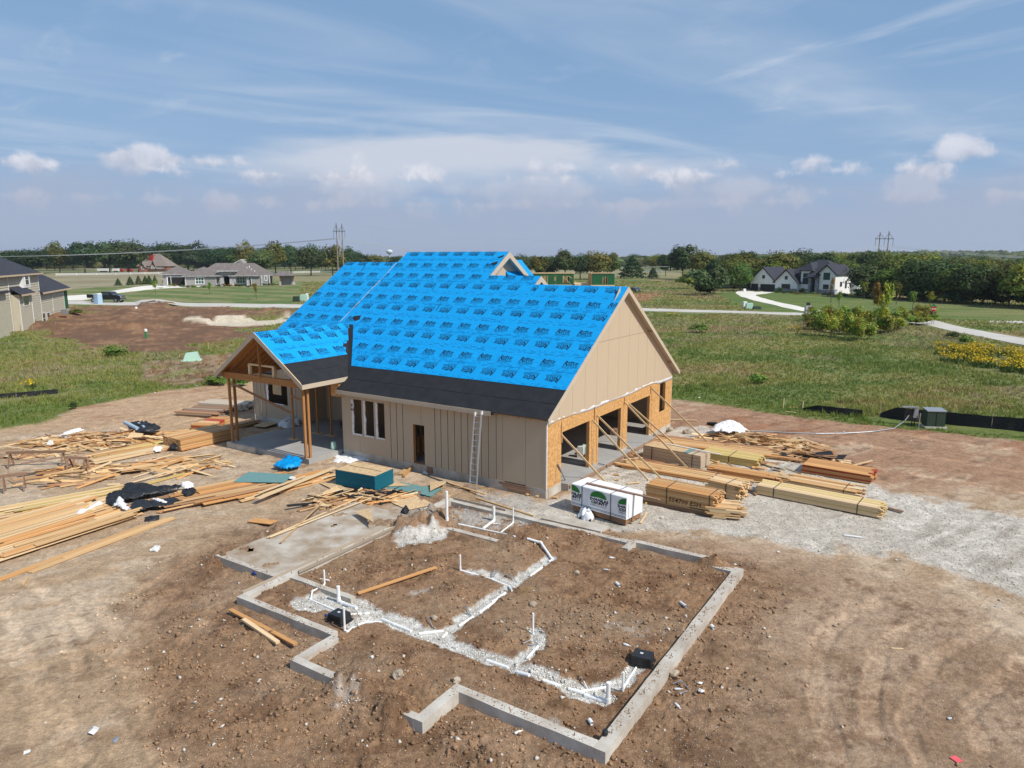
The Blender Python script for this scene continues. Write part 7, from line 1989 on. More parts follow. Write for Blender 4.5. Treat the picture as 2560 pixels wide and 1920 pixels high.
for (x, z) in ((S(990, 1165)), (S(120, 1265))): MB().box2((x - .15, -.16, z - .1), (x + .2, -.04, z + .12)).build("vent_cover", "white_trim", hs.t)
hs.box("side_roof", "slate_shingle", (-16, -1.6, S(60, 830, -1.2)[1] - .1), (S(155, 830, -1.2)[0], 0, S(60, 830, -1.2)[1] + .1))
hs.box("bay", "sage_siding", (-16, -1.0, -.3), (S(130, 1100, -1.0)[0], 0, S(60, 830, -1.2)[1]))
for k, (u, v, h_) in enumerate(((395, 1600, 1.1), (615, 1560, .9), (1060, 1540, 1.3))):
 c = G(*zq(u, v)); tagd(stick("stake", c, c + Vector((0, 0, h_)), .07, .05, "wood_grey", None, up=(0, 1, 0)), ["stake at the grass below the beige house, left one", "stake at the grass below the beige house, middle one", "tall stake right of the beige house basement windows"][k], "stake")
c = G(*zq(1225, 1290)); MBm = MB().box((0, 0, .8), (1.0, .5, .8)).build("gas_meter", "galvanised"); MBm.location = c; tagd(MBm, "grey meters at the back corner of the beige house", "meter")
# ranch house
rl, rr_ = site(463, 716), site(705, 713)
rz = atan2(rr_.y - rl.y, rr_.x - rl.x) - radians(6)
rc = H("ranch_house", "low grey ranch house with a hipped roof and stone entry beyond the street at left", rl, rz)
R_ = lambda u, v: None
zk = Z(420, 630, 7.373)
def hit(hh, u, v, y=0.0):
 Mi = parent_world(hh.t).inverted(); c = Mi @ Vector((0, 0, CAMH))
 x_ = (u - 1280) / FPX; zz = -(v - 960) / FPX
 d = Mi.to_3x3() @ Vector((x_, cos(PITCH) + sin(PITCH) * zz, -sin(PITCH) + cos(PITCH) * zz))
 t = (y - c.y) / d.y; p = c + d * t; return p.x, p.z
K = lambda x, y, yy=0.0: hit(rc, *zk(x, y), yy)
ez = K(600, 440)[1]
x1 = K(1870, 500)[0]; e0 = K(1000, 500, 1.5)[0]; e1 = K(1190, 500, 1.5)[0]
rc.box("wall", "stucco_grey", (0, 0, -.4), (K(880, 500)[0], 14, ez)); rc.box("wall", "stucco_grey", (K(880, 500)[0], 1.2, -.4), (e0, 14, ez)); rc.box("wall", "stucco_grey", (e1, 2.4, -.4), (K(1520, 500)[0], 14, ez)); rc.box("wall", "stucco_grey", (K(1520, 500)[0], .6, -.4), (x1, 14, ez))
rc.box("garage_wall", "stucco_grey", (-9, 6, -.4), (0, 18, ez + .6)); rc.box("garage_door", "dark_fill", (-7.2, 5.9, 0), (-.6, 5.99, ez - .6)); rc.box("garage_trim", "white_trim", (-7.6, 5.84, -.1), (-7.2, 5.9, ez - .3)); rc.box("garage_trim", "white_trim", (-7.2, 5.84, ez - .6), (-.4, 5.9, ez - .3))
rc.hip("roof", "grey_shingle", -9.2, 0.5, 6, 17.6, ez + .55, 3.2, .8, fascia="stone_light")
rc.hip("roof", "grey_shingle", 0, K(880, 500)[0] + 1.2, 0, 12, ez, 3.4, .8, fascia="stone_light")
rc.hip("roof", "grey_shingle", e1 - .5, K(1660, 500)[0], .6, 12, ez, 3.6, .8, fascia="stone_light")
tz = K(1000, 205, 9)[1]
rc.hip("roof", "grey_shingle", 3.5, x1 + .3, 3.0, 16, ez + .02, max(3.8, tz - ez), .5, fascia="stone_light")
ee = K(1080, 350, .2)[1]
rc.box("entry_canopy", "stone_light", (K(900, 350)[0], -.8, ee - .25), (K(1270, 350)[0], 3.5, ee + .1)); rc.box("entry_stone", "stone_light", (e1 - 1.0, .5, -.4), (e1 + 1.3, 2.2, ee - .25)); rc.box("entry_stone", "stone_light", (e0 - 1.0, .8, -.4), (e0 + .6, 2.2, ee - 1)); rc.box("entry_lintel", "stone_light", (e0 - 1, .6, ez - .2), (e1 + 1, 2.3, ee - .25)); rc.box("entry_door", "dark_fill", (e0 + .6, 3.4, 0), (e1 - 1, 3.45, ez)); rc.box("stone_pillar", "stone_light", (K(1440, 500)[0], .7, -.3), (K(1480, 500)[0] + .3, 1.6, ez))
def wr(a, b, c, d, yy=0.0, bars=(3, 2)):
 (xa, z1), (xb, z0) = K(a, b, yy), K(c, d, yy); rc.window(xa, xb, z0, z1, yy, "glass_green", "white_trim", .28, bars, d=.12)
wr(510, 475, 660, 580, -.02); wr(1275, 465, 1420, 570, 2.38); wr(1790, 445, 1820, 520, .58, (1, 1))
for x in (50, 320, 880, 1525, 1725, 1870): rc.box("downspout", "white_trim", (K(x, 500)[0], -.1 if x != 1525 else .45, 0), (K(x, 500)[0] + .16, 0.0 if x != 1525 else .55, ez))
rc.box("porch_block", "stucco_grey", (x1 + 3.5, 5, 0), (x1 + 8.5, 9, ez - .3)); rc.hip("porch_roof", "grey_shingle", x1 + .8, x1 + 9, 3, 10, ez - .1, 1.6, .7)
for x in (x1 + 3.3, x1 + 8.6): rc.box("porch_pillar", "stone_light", (x, 2.6, 0), (x + .8, 3.4, 1.4)); rc.box("porch_post", "wood_brown", (x + .25, 2.9, 1.4), (x + .55, 3.1, ez - .2))
for (u, v) in ((1500, 265), (1535, 320), (1598, 352), (1455, 290)): xx_, zz_ = K(u, v, 4.5); rc.box("roof_vent", "white_trim", (xx_ - .15, 4.4, zz_ - .6), (xx_ + .15, 4.7, zz_ + .3))
# brick house far left
bl, br_ = site(345, 680), site(418, 680)
bh = H("brick_house", "red brick house with a steep brown roof behind the white rail fence", bl, atan2(br_.y - bl.y, br_.x - bl.x))
zb_ = Z(240, 620, 13.825)
B_ = lambda x, y, yy=0.0: hit(bh, *zb_(x, y), yy)
be = B_(1800, 625)[1]; pkz = B_(1700, 200, 9)[1]; bw_ = (br_ - bl).length
bh.box("wall", "brick_red", (0, 0, -.5), (bw_, 16, be)); bh.hip("roof", "brown_shingle", 0, bw_, 0, 17, be, pkz - be, .8)
bh.gable(B_(1500, 640, -2)[0], B_(1700, 640, -2)[0], -2.5, 6, -.5, be - .5, B_(1605, 500, -2)[1], "brick_red", "brown_shingle", "black_trim", .6)
bh.gable(B_(1900, 640, -1.5)[0], B_(2060, 640, -1.5)[0], -1.5, 6, -.5, be - .4, B_(1960, 440, -1.5)[1], "brick_red", "brown_shingle", "black_trim", .6)
cx_, cz_ = B_(1900, 225, 4); bh.box("chimney", "paint_red", (cx_ - 1.3, 3.2, cz_ - 7), (cx_ + 1.3, 5.2, cz_))
for (a, b, c, d, yy) in ((1585, 640, 1680, 730, -2.5), (1920, 630, 2000, 735, -1.5), (2150, 620, 2240, 730, 0)): (xa, z1), (xb, z0) = B_(a, b, yy), B_(c, d, yy); bh.window(xa, xb, z0, z1, yy, "glass_dark", "white_trim", .35, (2, 1), d=.2)
bh.box("deck", "wood_dark", (bw_ * .45, -5, 0), (bw_ * 1.02, 0, 2.2)); bh.box("deck_rail", "white_trim", (bw_ * .45, -5.1, 3.0), (bw_ * 1.02, -5, 3.3))
for (u0, u1, v1, lab) in ((300, 309, 680, "left red van parked behind the white rail fence"), (316, 331, 680, "right red van parked behind the white rail fence")):
 a_, b_ = site(u0, v1), site(u1, v1); L_ = (b_ - a_).length; v_ = thing("van", lab, "van", a_, 0)
 MB().prism([(0, .4), (L_, .4), (L_, 1.2), (L_ - .9, 1.4), (L_ - 1.5, 2.3), (.2, 2.3), (0, 1.4)], 1.9, axis='y').build("body", "paint_red", v_)
 for x_ in (.9, L_ - .9): MB().lathe([(.38, 0), (.38, .2)], 12).build("wheel", "rubber", v_).matrix_basis = Matrix.Translation((x_, -.05, .38)) @ Matrix.Rotation(pi / 2, 4, 'X')
for (u0, u1, lab) in ((243, 271, "long white trailer behind the rail fence, left of the vans"), (280, 295, "small white shed roof behind the rail fence")):
 a_, b_ = site(u0, 680), site(u1, 680); L_ = (b_ - a_).length; v_ = thing("trailer", lab, "trailer", a_, 0)
 MB().box2((0, 0, .8), (L_, 2.4, 2.6)).build("body", "white_trim", v_); MB().box2((L_ * .2, .8, 0), (L_ * .8, 1.6, .8)).build("chassis", "rubber", v_)
# white house on the right
wl0, wr0 = site(1876, 727), site(2089, 736)
wdir = (wr0 - wl0).normalized()
wh = H("white_house", "large white brick house with black gabled roofs and a curved drive at right", wl0, atan2(wdir.y, wdir.x))
zw = Z(1860, 630, 7.9)
Wq = lambda x, y, yy=0.0: hit(wh, *zw(x, y), yy)
FW = (wr0 - wl0).length
ga0, ga1 = 0.0, Wq(610, 700)[0]
za_ = Wq(300, 560)[1]
wh.gable(ga0, ga1, 0, 11, -.3, za_, Wq(400, 300)[1], "white_brick", "slate_shingle", "black_trim", .6)
gb0, gb1 = Wq(612, 700, -1.5)[0], Wq(1050, 700, -1.5)[0]
wh.gable(gb0, gb1, -1.5, 10, -.3, Wq(700, 575, -1.5)[1], Wq(845, 345, -1.5)[1], "white_brick", "slate_shingle", "black_trim", .6)
gc0, gc1 = Wq(1470, 600, -.5)[0], Wq(1800, 600, -.5)[0]
zc_ = Wq(1800, 415, -.5)[1]
wh.gable(gc0, gc1, -.5, 9.5, -.3, zc_, Wq(1645, 255, -.5)[1], "white_brick", "slate_shingle", "black_trim", .6)
ze_ = Wq(1240, 365, .5)[1]
wh.box("wall", "white_brick", (gb1 - .2, .5, -.3), (gc0 + .2, 12, ze_ - 1.0)); wh.box("wall", "white_brick", (Wq(1135, 500, .5)[0], .2, -.3), (Wq(1330, 500, .5)[0], 6, ze_))
zr1 = Wq(1350, 150, 7)[1]
wh.hip("main_roof", "slate_shingle", gb0 + 3, gc1 - 1, 1.0, 13.5, ze_ - 1.0, zr1 - ze_ + 1.0, .6); wh.hip("bay_roof", "slate_shingle", Wq(1135, 500, .5)[0], Wq(1350, 500, .5)[0], .2, 9, ze_, 2.6, .6)
pz0 = Wq(1370, 490, -1.2)[1]; px0, px1_ = Wq(1265, 600, -1.2)[0], Wq(1460, 600, -1.2)[0]
wh.poly("porch_roof", "slate_shingle", [(px0 - .4, -1.9, pz0), (px1_ + .3, -1.9, pz0), (px1_ + .3, 2.0, pz0 + 2.6), (px0 - .4, 2.0, pz0 + 2.6)], .25)
for x0_, x1_ in ((px0, Wq(1315, 600, -1.2)[0]), (Wq(1400, 600, -1.2)[0], px1_)): wh.box("stone_pier", "stone_grey", (x0_, -1.2, -.3), (x1_, .3, pz0 - .1))
(xa, z1), (xb, z0) = Wq(1330, 530, .1), Wq(1395, 780, .1); wh.box("entry_door", "black_trim", (xa, .1, 0), (xb, .16, z1))
for (a0_, a1_, yy) in ((ga0 - .03, ga1, 0), (gb0, gb1, -1.5), (gb1, px0, .2), (gc0, gc1, -.5)): wh.box("stone_base", "stone_grey", (a0_, yy - .08, -.3), (a1_, yy - .002, Wq(800, 720, -1.5)[1]))
for (a, b, c, d) in ((148, 625, 275, 765), (330, 632, 605, 772)): (xa, z1), (xb, z0) = Wq(a, b, 0), Wq(c, d, 0); wh.box("garage_door", "black_trim", (xa, -.14, -.1), (xb, -.085, z1))
for (a, b, c, d, yy, bars) in ((373, 465, 405, 515, 0, (1, 1)), (820, 482, 852, 535, -1.5, (1, 1)), (752, 638, 788, 712, -1.5, (1, 1)), (808, 640, 845, 712, -1.5, (1, 1)), (862, 642, 900, 715, -1.5, (1, 1)),
       (1085, 445, 1115, 478, .5, (1, 1)), (1185, 428, 1268, 492, .2, (2, 1)), (1175, 518, 1262, 628, .2, (2, 1)), (1585, 418, 1685, 540, -.5, (2, 2)), (1575, 650, 1660, 725, -.5, (2, 1))):
 (xa, z1), (xb, z0) = Wq(a, b, yy), Wq(c, d, yy); wh.window(xa, xb, min(z0, z1), max(z0, z1), yy - .01, "glass_green" if a in (1585, 1085) else "glass_dark", "black_trim", .14, bars, d=.1)
wh.box("rear_wing", "white_brick", (gc1 - 3, 9.5, -.3), (gc1 + 1.8, 16, zc_ * .62)); wh.hip("rear_wing_roof", "slate_shingle", gc1 - 3, gc1 + 1.8, 9.5, 16, zc_ * .62, 1.7, .5)
for (ya, yb, za, zb) in ((2.5, 3.4, 2.4, 3.6), (5.5, 6.3, 1.8, 3.9), (7.4, 7.9, 4.6, 5.6)): wh.window(ya, yb, za, zb, gc1, "glass_dark", "black_trim", .1, (1, 1), face='r', d=.1)
# green sheathed house shells in the middle distance
def shell(label, u0, u1, v0, ytop, dist_y, segs, depth=9):
 def pt(u):
  x_ = (u - 1280) / FPX; return x_
 k = (dist_y)
 f = lambda u, v: (CAMH + (-sin(PITCH) + cos(PITCH) * (-(v - 960) / FPX)) * k / (cos(PITCH) + sin(PITCH) * (-(v - 960) / FPX)))
 X = lambda u, v=700: (u - 1280) / FPX * k / (cos(PITCH) + sin(PITCH) * (-(v - 960) / FPX))
 org = Vector((X(u0), k, 0)); t = thing("house_shell", label, "house", org, 0)
 ztop = f(0, ytop); zfl = ztop - 3.4
 L_ = X(u1) - X(u0)
 MB().box2((0, 0, -.3), (L_, depth, .5)).build("foundation", "concrete", t)
 MB().box2((0, .05, .5), (L_, depth, zfl)).build("lower_storey", "zip_green", t)
 MB().box2((-.1, -.1, zfl), (L_ + .1, depth + .1, zfl + .3)).build("floor_deck", "wood_pale", t)
 holes = []
 for (a, b, c, d) in segs: holes.append((X(a) - X(u0), X(b) - X(u0), f(0, d), f(0, c)))
 n_ = max(2, int(L_ / 2.44)); w_ = L_ / n_
 for i in range(n_):
  mb = MB()
  for (p0, p1, za, zb) in cutrects(i * w_ + .02, (i + 1) * w_ - .02, zfl + .3, ztop - .35, [h for h in holes if h[0] < (i + 1) * w_ and h[1] > i * w_]): mb.box2((p0, 0, za), (p1, .02, zb))
  if mb.v: mb.build("green_panel", "zip_green", t)
  MB().box2((i * w_ + .02, 0, ztop - .32), ((i + 1) * w_ - .02, .02, ztop)).build("green_panel", "zip_green", t)
 q_ = 0
 x_ = .1
 while x_ < L_:
  stick("stud", Vector((org.x + x_, k + .12, zfl + .3)), Vector((org.x + x_, k + .12, ztop)), .14, .05, "wood_fresh", t, up=(0, 1, 0)); x_ += .61
 x_ = .2
 while x_ < L_:
  stick("stud", Vector((org.x + x_, k + depth - .1, zfl + .3)), Vector((org.x + x_, k + depth - .1, ztop)), .14, .05, "wood_fresh", t, up=(0, 1, 0)); x_ += .81
 MB().box2((0, depth, zfl + .3), (L_, depth + .03, ztop)).build("green_panel", "zip_green", t)
 for yy in (0.02, depth): stick("top_plate", Vector((org.x, k + yy, ztop + .05)), Vector((org.x + L_, k + yy, ztop + .05)), .3, .12, "wood_pale", t)
 for xx_ in (0, L_): stick("top_plate", Vector((org.x + xx_, k, ztop + .05)), Vector((org.x + xx_, k + depth, ztop + .05)), .3, .12, "wood_pale", t); MB().box2((xx_ - .02, .3, zfl + .3), (xx_ + .02, depth, ztop)).build("side_panel", "zip_green" if xx_ else "wood_orange", t)
 return t, X, f, org
q4 = Z(1280, 600, 4.608)
s1, X1, f1, o1 = shell("left green sheathed house shell seen over the blue roof", 1300, 1434.6, 715, 684, 205, [(1352, 1370, 689, 709), (1385, 1391, 691, 702), (1405, 1424, 689, 708)])
s2, X2, f2, o2 = shell("right green sheathed house shell with one wide window gap", 1479, 1536.5, 715, 684, 198, [(1506, 1519.5, 691, 709)])
for (u0, v0, u1, v1) in ((1406, 690, 1424, 708), (1419, 689, 1428, 695), (1435, 702, 1442, 708), (1465, 708, 1475, 695)):
 o = stick("diagonal_brace", Vector((X1(u0), 203, f1(0, v0))), Vector((X1(u1), 203, f1(0, v1))), .1, .15, "wood_pale", s1)
dk = thing("open_floor_deck", "open pale timber floor deck between the two green shells", "deck", (X1(1434), 200, 0), 0)
MB().box2((0, 0, 0), (X1(1474) - X1(1434), 10, f1(0, 714))).build("base", "wood_yellow", dk); MB().box2((-.05, -.1, f1(0, 714)), (X1(1474) - X1(1434), 10, f1(0, 708))).build("deck", "wood_pale", dk)
# power line towers
def tower(label, u1, vt1, u2, vt2, dist, cross, ang=0.0):
 zfun = lambda v: CAMH + (-sin(PITCH) + cos(PITCH) * (-(v - 960) / FPX)) * dist / (cos(PITCH) + sin(PITCH) * (-(v - 960) / FPX))
 xfun = lambda u: (u - 1280) / FPX * dist / (cos(PITCH) + sin(PITCH) * (-(600 - 960) / FPX))
 x1_, x2_ = xfun(u1), xfun(u2); z1_, z2_ = zfun(vt1), zfun(vt2); t = thing("power_tower", label, "power pole", ((x1_ + x2_) / 2, dist, 0))
 for x_, z_ in ((x1_, z1_), (x2_, z2_)): wbuild(MB().tube([(x_, dist, -1), (x_, dist, z_)], [.38, .24], 8), "pole", "pole_wood", t)
 zc = zfun(cross); w_ = abs(x2_ - x1_)
 stick("cross_arm", Vector((x1_ - w_ * .55, dist - .4, zc)), Vector((x2_ + w_ * .55, dist - .4, zc)), .35, .35, "steel_dark", t)
 xm = (x1_ + x2_) / 2
 for a_, b_ in (((x1_, z1_ - 1), (x1_ - w_ * .5, zc)), ((x1_, z1_ - 1), (xm, zc)), ((x2_, z2_ - 1), (xm, zc)), ((x2_, z2_ - 1), (x2_ + w_ * .5, zc))): stick("arm_brace", Vector((a_[0], dist - .4, a_[1])), Vector((b_[0], dist - .4, b_[1])), .14, .14, "steel_dark", t)
 for a_, b_, mt_ in (((x1_, zc - 4.5), (xm + w_ * .1, zc - 13), "pole_wood"), ((x2_, zc - 4.5), (x1_ + w_ * .3, zc - 13), "stone_light")): stick("x_brace", Vector((a_[0], dist, a_[1])), Vector((b_[0], dist, b_[1])), .3, .3, mt_, t)
 ins = []
 for x_ in (x1_ - w_ * .5, xm, x2_ + w_ * .5):
  stick("insulator", Vector((x_, dist - .4, zc)), Vector((x_, dist - .4, zc - 3.6)), .14, .14, "steel_dark", t, up=(0, 1, 0)); ins.append(Vector((x_, dist - .4, zc - 3.7)))
 return ins, [Vector((x1_, dist, z1_)), Vector((x2_, dist, z2_))]
i1, t1_ = tower("tall wooden H-frame power tower left of the blue roof", 842, 558, 856, 560, 400, 578)
i2, t2_ = tower("tall wooden H-frame power tower in the woods at the right", 2199, 580, 2221, 578, 390, 597)
def span(p, q, sag, n=40): return [p.lerp(q, k / n) - Vector((0, 0, sag * 4 * (k / n) * (1 - k / n))) for k in range(n + 1)]
wires = []
for a_, b_ in zip(i1, i2): wires.append((span(a_, b_, 13.5), .075))
for k, a_ in enumerate(i1): wires.append((span(a_, Vector((-520 + 6 * k, 420, 19)), 9), .075))
for k, a_ in enumerate(i2):
 e_ = site(2560, 640 + 4 * k, 9.0); e_ = Vector((300 + 3 * k, 330 - 12 * k, 11.5 - .3 * k)); wires.append((span(a_, e_ + (e_ - a_) * .9 + Vector((0, 0, 8)), 7), .06))
for a_, b_ in zip(t1_, t2_): wires.append((span(a_, b_, 8), .02))
for k, (P, r_) in enumerate(wires): tagd(MB().tube(P, r_, 4, cap=False).build("power_line", "wire"), ["near", "middle", "far"][k % 3] + " conductor of the sagging power line " + ["between the two wooden towers", "running left from the left tower", "running right from the right tower", "top: thin earth wire"][min(3, k // 3)], "wire", "power lines over the trees")
# water tower far off
c = site(974, 668); d_ = 1500.0; c = Vector(((974 - 1280) / 1803 * d_, d_, 0))
wt = thing("water_tower", "tiny pale water tower on the horizon left of the blue roof", "water tower", c)
MB().lathe([(.9, 0), (.9, 22)], 10).build("leg", "water_tower", wt); MB().lathe([(.5, 16), (5, 19), (7.2, 22), (5.5, 25.5), (.4, 27)], 16).build("tank", "water_tower", wt, smooth=True)
c = Vector(((905 - 1280) / 1803 * 700, 700, 0)); fb = thing("far_barn", "white barn roof among trees left of the blue roof", "barn", c)
MB().box2((-7, 0, 0), (9, 8, 3)).build("wall", "white_trim", fb); MB().prism([(-8, 3), (10, 3), (7, 6), (-5, 6)], 9, axis='y').build("roof", "white_trim", fb)
c = Vector(((588 - 1280) / 1803 * 400, 400, 0)); fb = thing("far_barn", "grey gable peeking over the ranch roof", "barn", c)
MB().prism([(-6, 0), (6, 0), (6, 6), (3, 9.6), (-6, 5)], 8, axis='y').build("wall", "stucco_grey", fb); MB().slab([(-6.5, -.5, 4.9), (3, -.5, 9.8), (3, 9, 9.8), (-6.5, 9, 4.9)], .3).build("roof", "white_trim", fb)
# white rail fence
def railfence(label, P, h=1.35, step=5.0):
 t = thing("rail_fence", label, "fence", P[0])
 for a_, b_ in zip(P[:-1], P[1:]):
  L_ = (b_ - a_).length; n_ = max(1, int(L_ / step))
  for k in range(n_ + 1):
   p = a_.lerp(b_, k / n_); p.z = hz(p.x, p.y); stick("fence_post", p, p + Vector((0, 0, h + .15)), .25, .25, "fence_white", t, up=(0, 1, 0))
  for z_ in (.35, .8, 1.25):
   p, q = a_.copy(), b_.copy(); p.z = hz(p.x, p.y) + z_; q.z = hz(q.x, q.y) + z_; stick("rail", p, q, .06, .2, "fence_white", t)
railfence("long white rail fence in front of the tall trees at left", [site(140, 688), site(290, 686), site(430, 683)], step=9)
railfence("short white rail fence by the trees behind the ranch house", [site(680, 683), site(735, 683), site(800, 681), site(850, 682)], step=8)
railfence("white picket run beyond the dark cedar at centre", [site(1610, 679), site(1655, 681)], step=4)
# vehicles
def wheel(t, x, y, r_=.4, w=.28):
 o = MB().lathe([(r_ * .8, 0), (r_, .03), (r_, w - .03), (r_ * .8, w)], 16).build("wheel", "rubber", t); o.matrix_basis = Matrix.Translation((x, y, r_)) @ Matrix.Rotation(pi / 2, 4, 'X')
 h_ = MB().lathe([(r_ * .5, -.01), (r_ * .5, w + .01)], 10).build("rim", "chrome", o)
def pickup(label, loc, rz, flatbed=True, s=1.0):
 t = thing("pickup_truck", label, "pickup truck", loc, rz); t.scale = (s, s, s)
 cab = [(-.3, .55), (2.95, .55), (3.0, 1.05), (2.85, 1.22), (1.75, 1.32), (1.05, 1.95), (-.25, 1.98), (-.35, 1.2)]
 MB().prism(cab, 1.9, axis='y', off=-.95).build("cab", "car_black", t)
 MB().add([(1.02, -.9, 1.86), (1.72, -.9, 1.36), (1.72, .9, 1.36), (1.02, .9, 1.86)], [(0, 1, 2, 3)]).build("windscreen", "glass_dark", t).location = (.03, 0, .02)
 for sy in (-1, 1): MB().box2((-.15, sy * .96 - .01, 1.35), (.95, sy * .96 + .01, 1.82)).build("side_window", "glass_dark", t)
 if flatbed:
  MB().box2((-3.1, -1.0, .85), (-.4, 1.0, 1.0)).build("flatbed", "car_black", t); MB().box2((-3.1, -1.05, 1.0), (-.4, -.95, 1.5)).build("bed_side", "car_black", t); MB().box2((-3.1, .95, 1.0), (-.4, 1.05, 1.5)).build("bed_side", "car_black", t); MB().box2((-.45, -1, 1.0), (-.38, 1, 1.9)).build("headache_rack", "car_black", t)
 else:
  MB().box2((-2.7, -.95, .6), (-.35, .95, 1.3)).build("bed", "car_black", t)
 MB().box2((2.98, -.85, .75), (3.06, .85, 1.1)).build("grille", "chrome", t); MB().box2((2.95, -.95, .45), (3.15, .95, .65)).build("bumper", "chrome", t)
 for sy in (-.8, .8): MB().box2((2.99, sy - .13, .95), (3.04, sy + .13, 1.12)).build("headlight", "white_trim", t)
 for x_ in (-2.0, 2.1):
  for y_ in (-.72, 1.0): wheel(t, x_, y_, .42)
 return t
c = site(254, 757); pickup("black flatbed pickup parked on the street behind the portable toilet", Vector((c.x + .6, c.y + 1.5, hz(c.x, c.y) + .05)), -.02, True, 1.35)
c = site(449, 712); pickup("black pickup parked at the ranch house garage", Vector((c.x, c.y - 2, hz(c.x, c.y) + .03)), .05, False, 1.25)
c = G(252, 760); tl = thing("portable_toilet", "pale blue portable toilet at the street in front of the black truck", "portable toilet", c, -.35)
MB().box((-.75, 0, 1.15), (1.35, 1.25, 2.3)).build("cabin", "toilet_blue", tl); MB().box((-.75, 0, 2.36), (1.4, 1.3, .16)).build("roof", "white_trim", tl); MB().box((-.75, -.65, 1.1), (.85, .04, 1.95)).build("door", "toilet_blue", tl); MB().box((-.9, -.68, 1.8), (.5, .02, .3)).build("notice", "paper_white", tl); MB().box((-.9, -.695, 1.86), (.4, .01, .08)).build("notice_stripe", "sign_red", tl)
c = G(1589, 730); cr = thing("parked_car", "dark slate hatchback parked in the grass beyond the gable peak", "car", c, -1.25)
MB().prism([(-2.1, .35), (2.1, .35), (2.15, .75), (1.2, .95), (.5, 1.45), (-1.2, 1.5), (-2.0, .95)], 1.8, axis='y', off=-.9).build("body", "car_slate", cr)
MB().add([(1.2, -.8, .99), (.52, -.75, 1.46), (.52, .75, 1.46), (1.2, .8, .99)], [(0, 3, 2, 1)]).build("windscreen", "glass_dark", cr)
for sy in (-1, 1): MB().prism([(-1.6, 1.0), (.9, 1.0), (.4, 1.38), (-1.2, 1.42)], .02, axis='y', off=sy * .91 - .01).build("side_window", "glass_dark", cr)
for x_ in (-1.3, 1.35):
 for y_ in (-.68, .92): wheel(cr, x_, y_, .34, .22)
for sy in (-.65, .65): MB().box((2.14, sy, .68), (.05, .35, .14)).build("headlight", "white_trim", cr)
# stop sign, street sign, mailboxes, small boxes along the street
c = G(2330, 806); ss = thing("stop_sign", "red STOP sign with a green street plate at the far street corner", "road sign", c, -.1)
MB().tube([(0, 0, 0), (0, 0, 2.9)], .045, 6).build("post", "galvanised", ss)
oc = [(.40 * cos(pi / 8 + k * pi / 4), 2.3 + .40 * sin(pi / 8 + k * pi / 4)) for k in range(8)]; MB().prism(oc, .05, axis='y', off=-.14).build("sign_plate", "sign_red", ss)
V, F = text_mesh("STOP", .28, offset=.012, res=1); wbuild(MB().add([parent_world(ss) @ Vector((v[0], -.16, 2.3 + v[1])) for v in V], F), "lettering", "white_trim", ss, kind="stuff")
MB().box((0, 0, 2.85), (.75, .03, .16)).build("street_plate", "sign_green", ss); MB().box((0, 0, 3.03), (.03, .75, .16)).build("street_plate", "sign_green", ss)
c = G(2019, 783); mbx = thing("mailbox_pillar", "grey stone mailbox pillar at the white house driveway mouth", "mailbox", c)
MB().box((0, 0, .75), (1.0, 1.0, 1.5)).build("pillar", "stone_light", mbx); MB().box((0, -.05, 1.85), (.45, .8, .5)).build("box", "black_trim", mbx)
for (u, v, w_, h_, mt, lab) in ((1862, 768, .9, 1.2, "white_trim", "white utility cabinet left one by the right street"), (1873, 771, 1.6, 1.1, "mint", "pale green utility cabinet by the right street"), (1892, 773, 1.7, .6, "green_box", "low dark green utility cover by the right street"), (1861, 729, .9, .9, "white_trim", "white box at the white house drive edge"),
      (741, 754, 1.7, 1.3, "green_box", "dark green utility cover beyond the left street"), (760, 753, 1.9, 1.6, "mint", "pale utility cabinet at the blue roof edge"), (768, 752, .6, 1.8, "white_trim", "white mailbox post at the blue roof edge")):
 c = G(u, v); b_ = MB().add([(-w_ / 2, -.5, 0), (w_ / 2, -.5, 0), (w_ / 2, .5, 0), (-w_ / 2, .5, 0), (-w_ * .42, -.4, h_), (w_ * .42, -.4, h_), (w_ * .42, .4, h_ * 1.05), (-w_ * .42, .4, h_ * 1.05)], [(0, 3, 2, 1), (4, 5, 6, 7), (0, 1, 5, 4), (1, 2, 6, 5), (2, 3, 7, 6), (3, 0, 4, 7)])
 o = b_.build("utility_box", mt); o.location = c; tagd(o, lab, "utility box")
for (u, v) in ((1583, 722),): pass
for (u, v, lab) in ((1350, 715, "white sheet lying before the left green shell"), (1543, 716, "white sheet lying before the right green shell")):
 pass
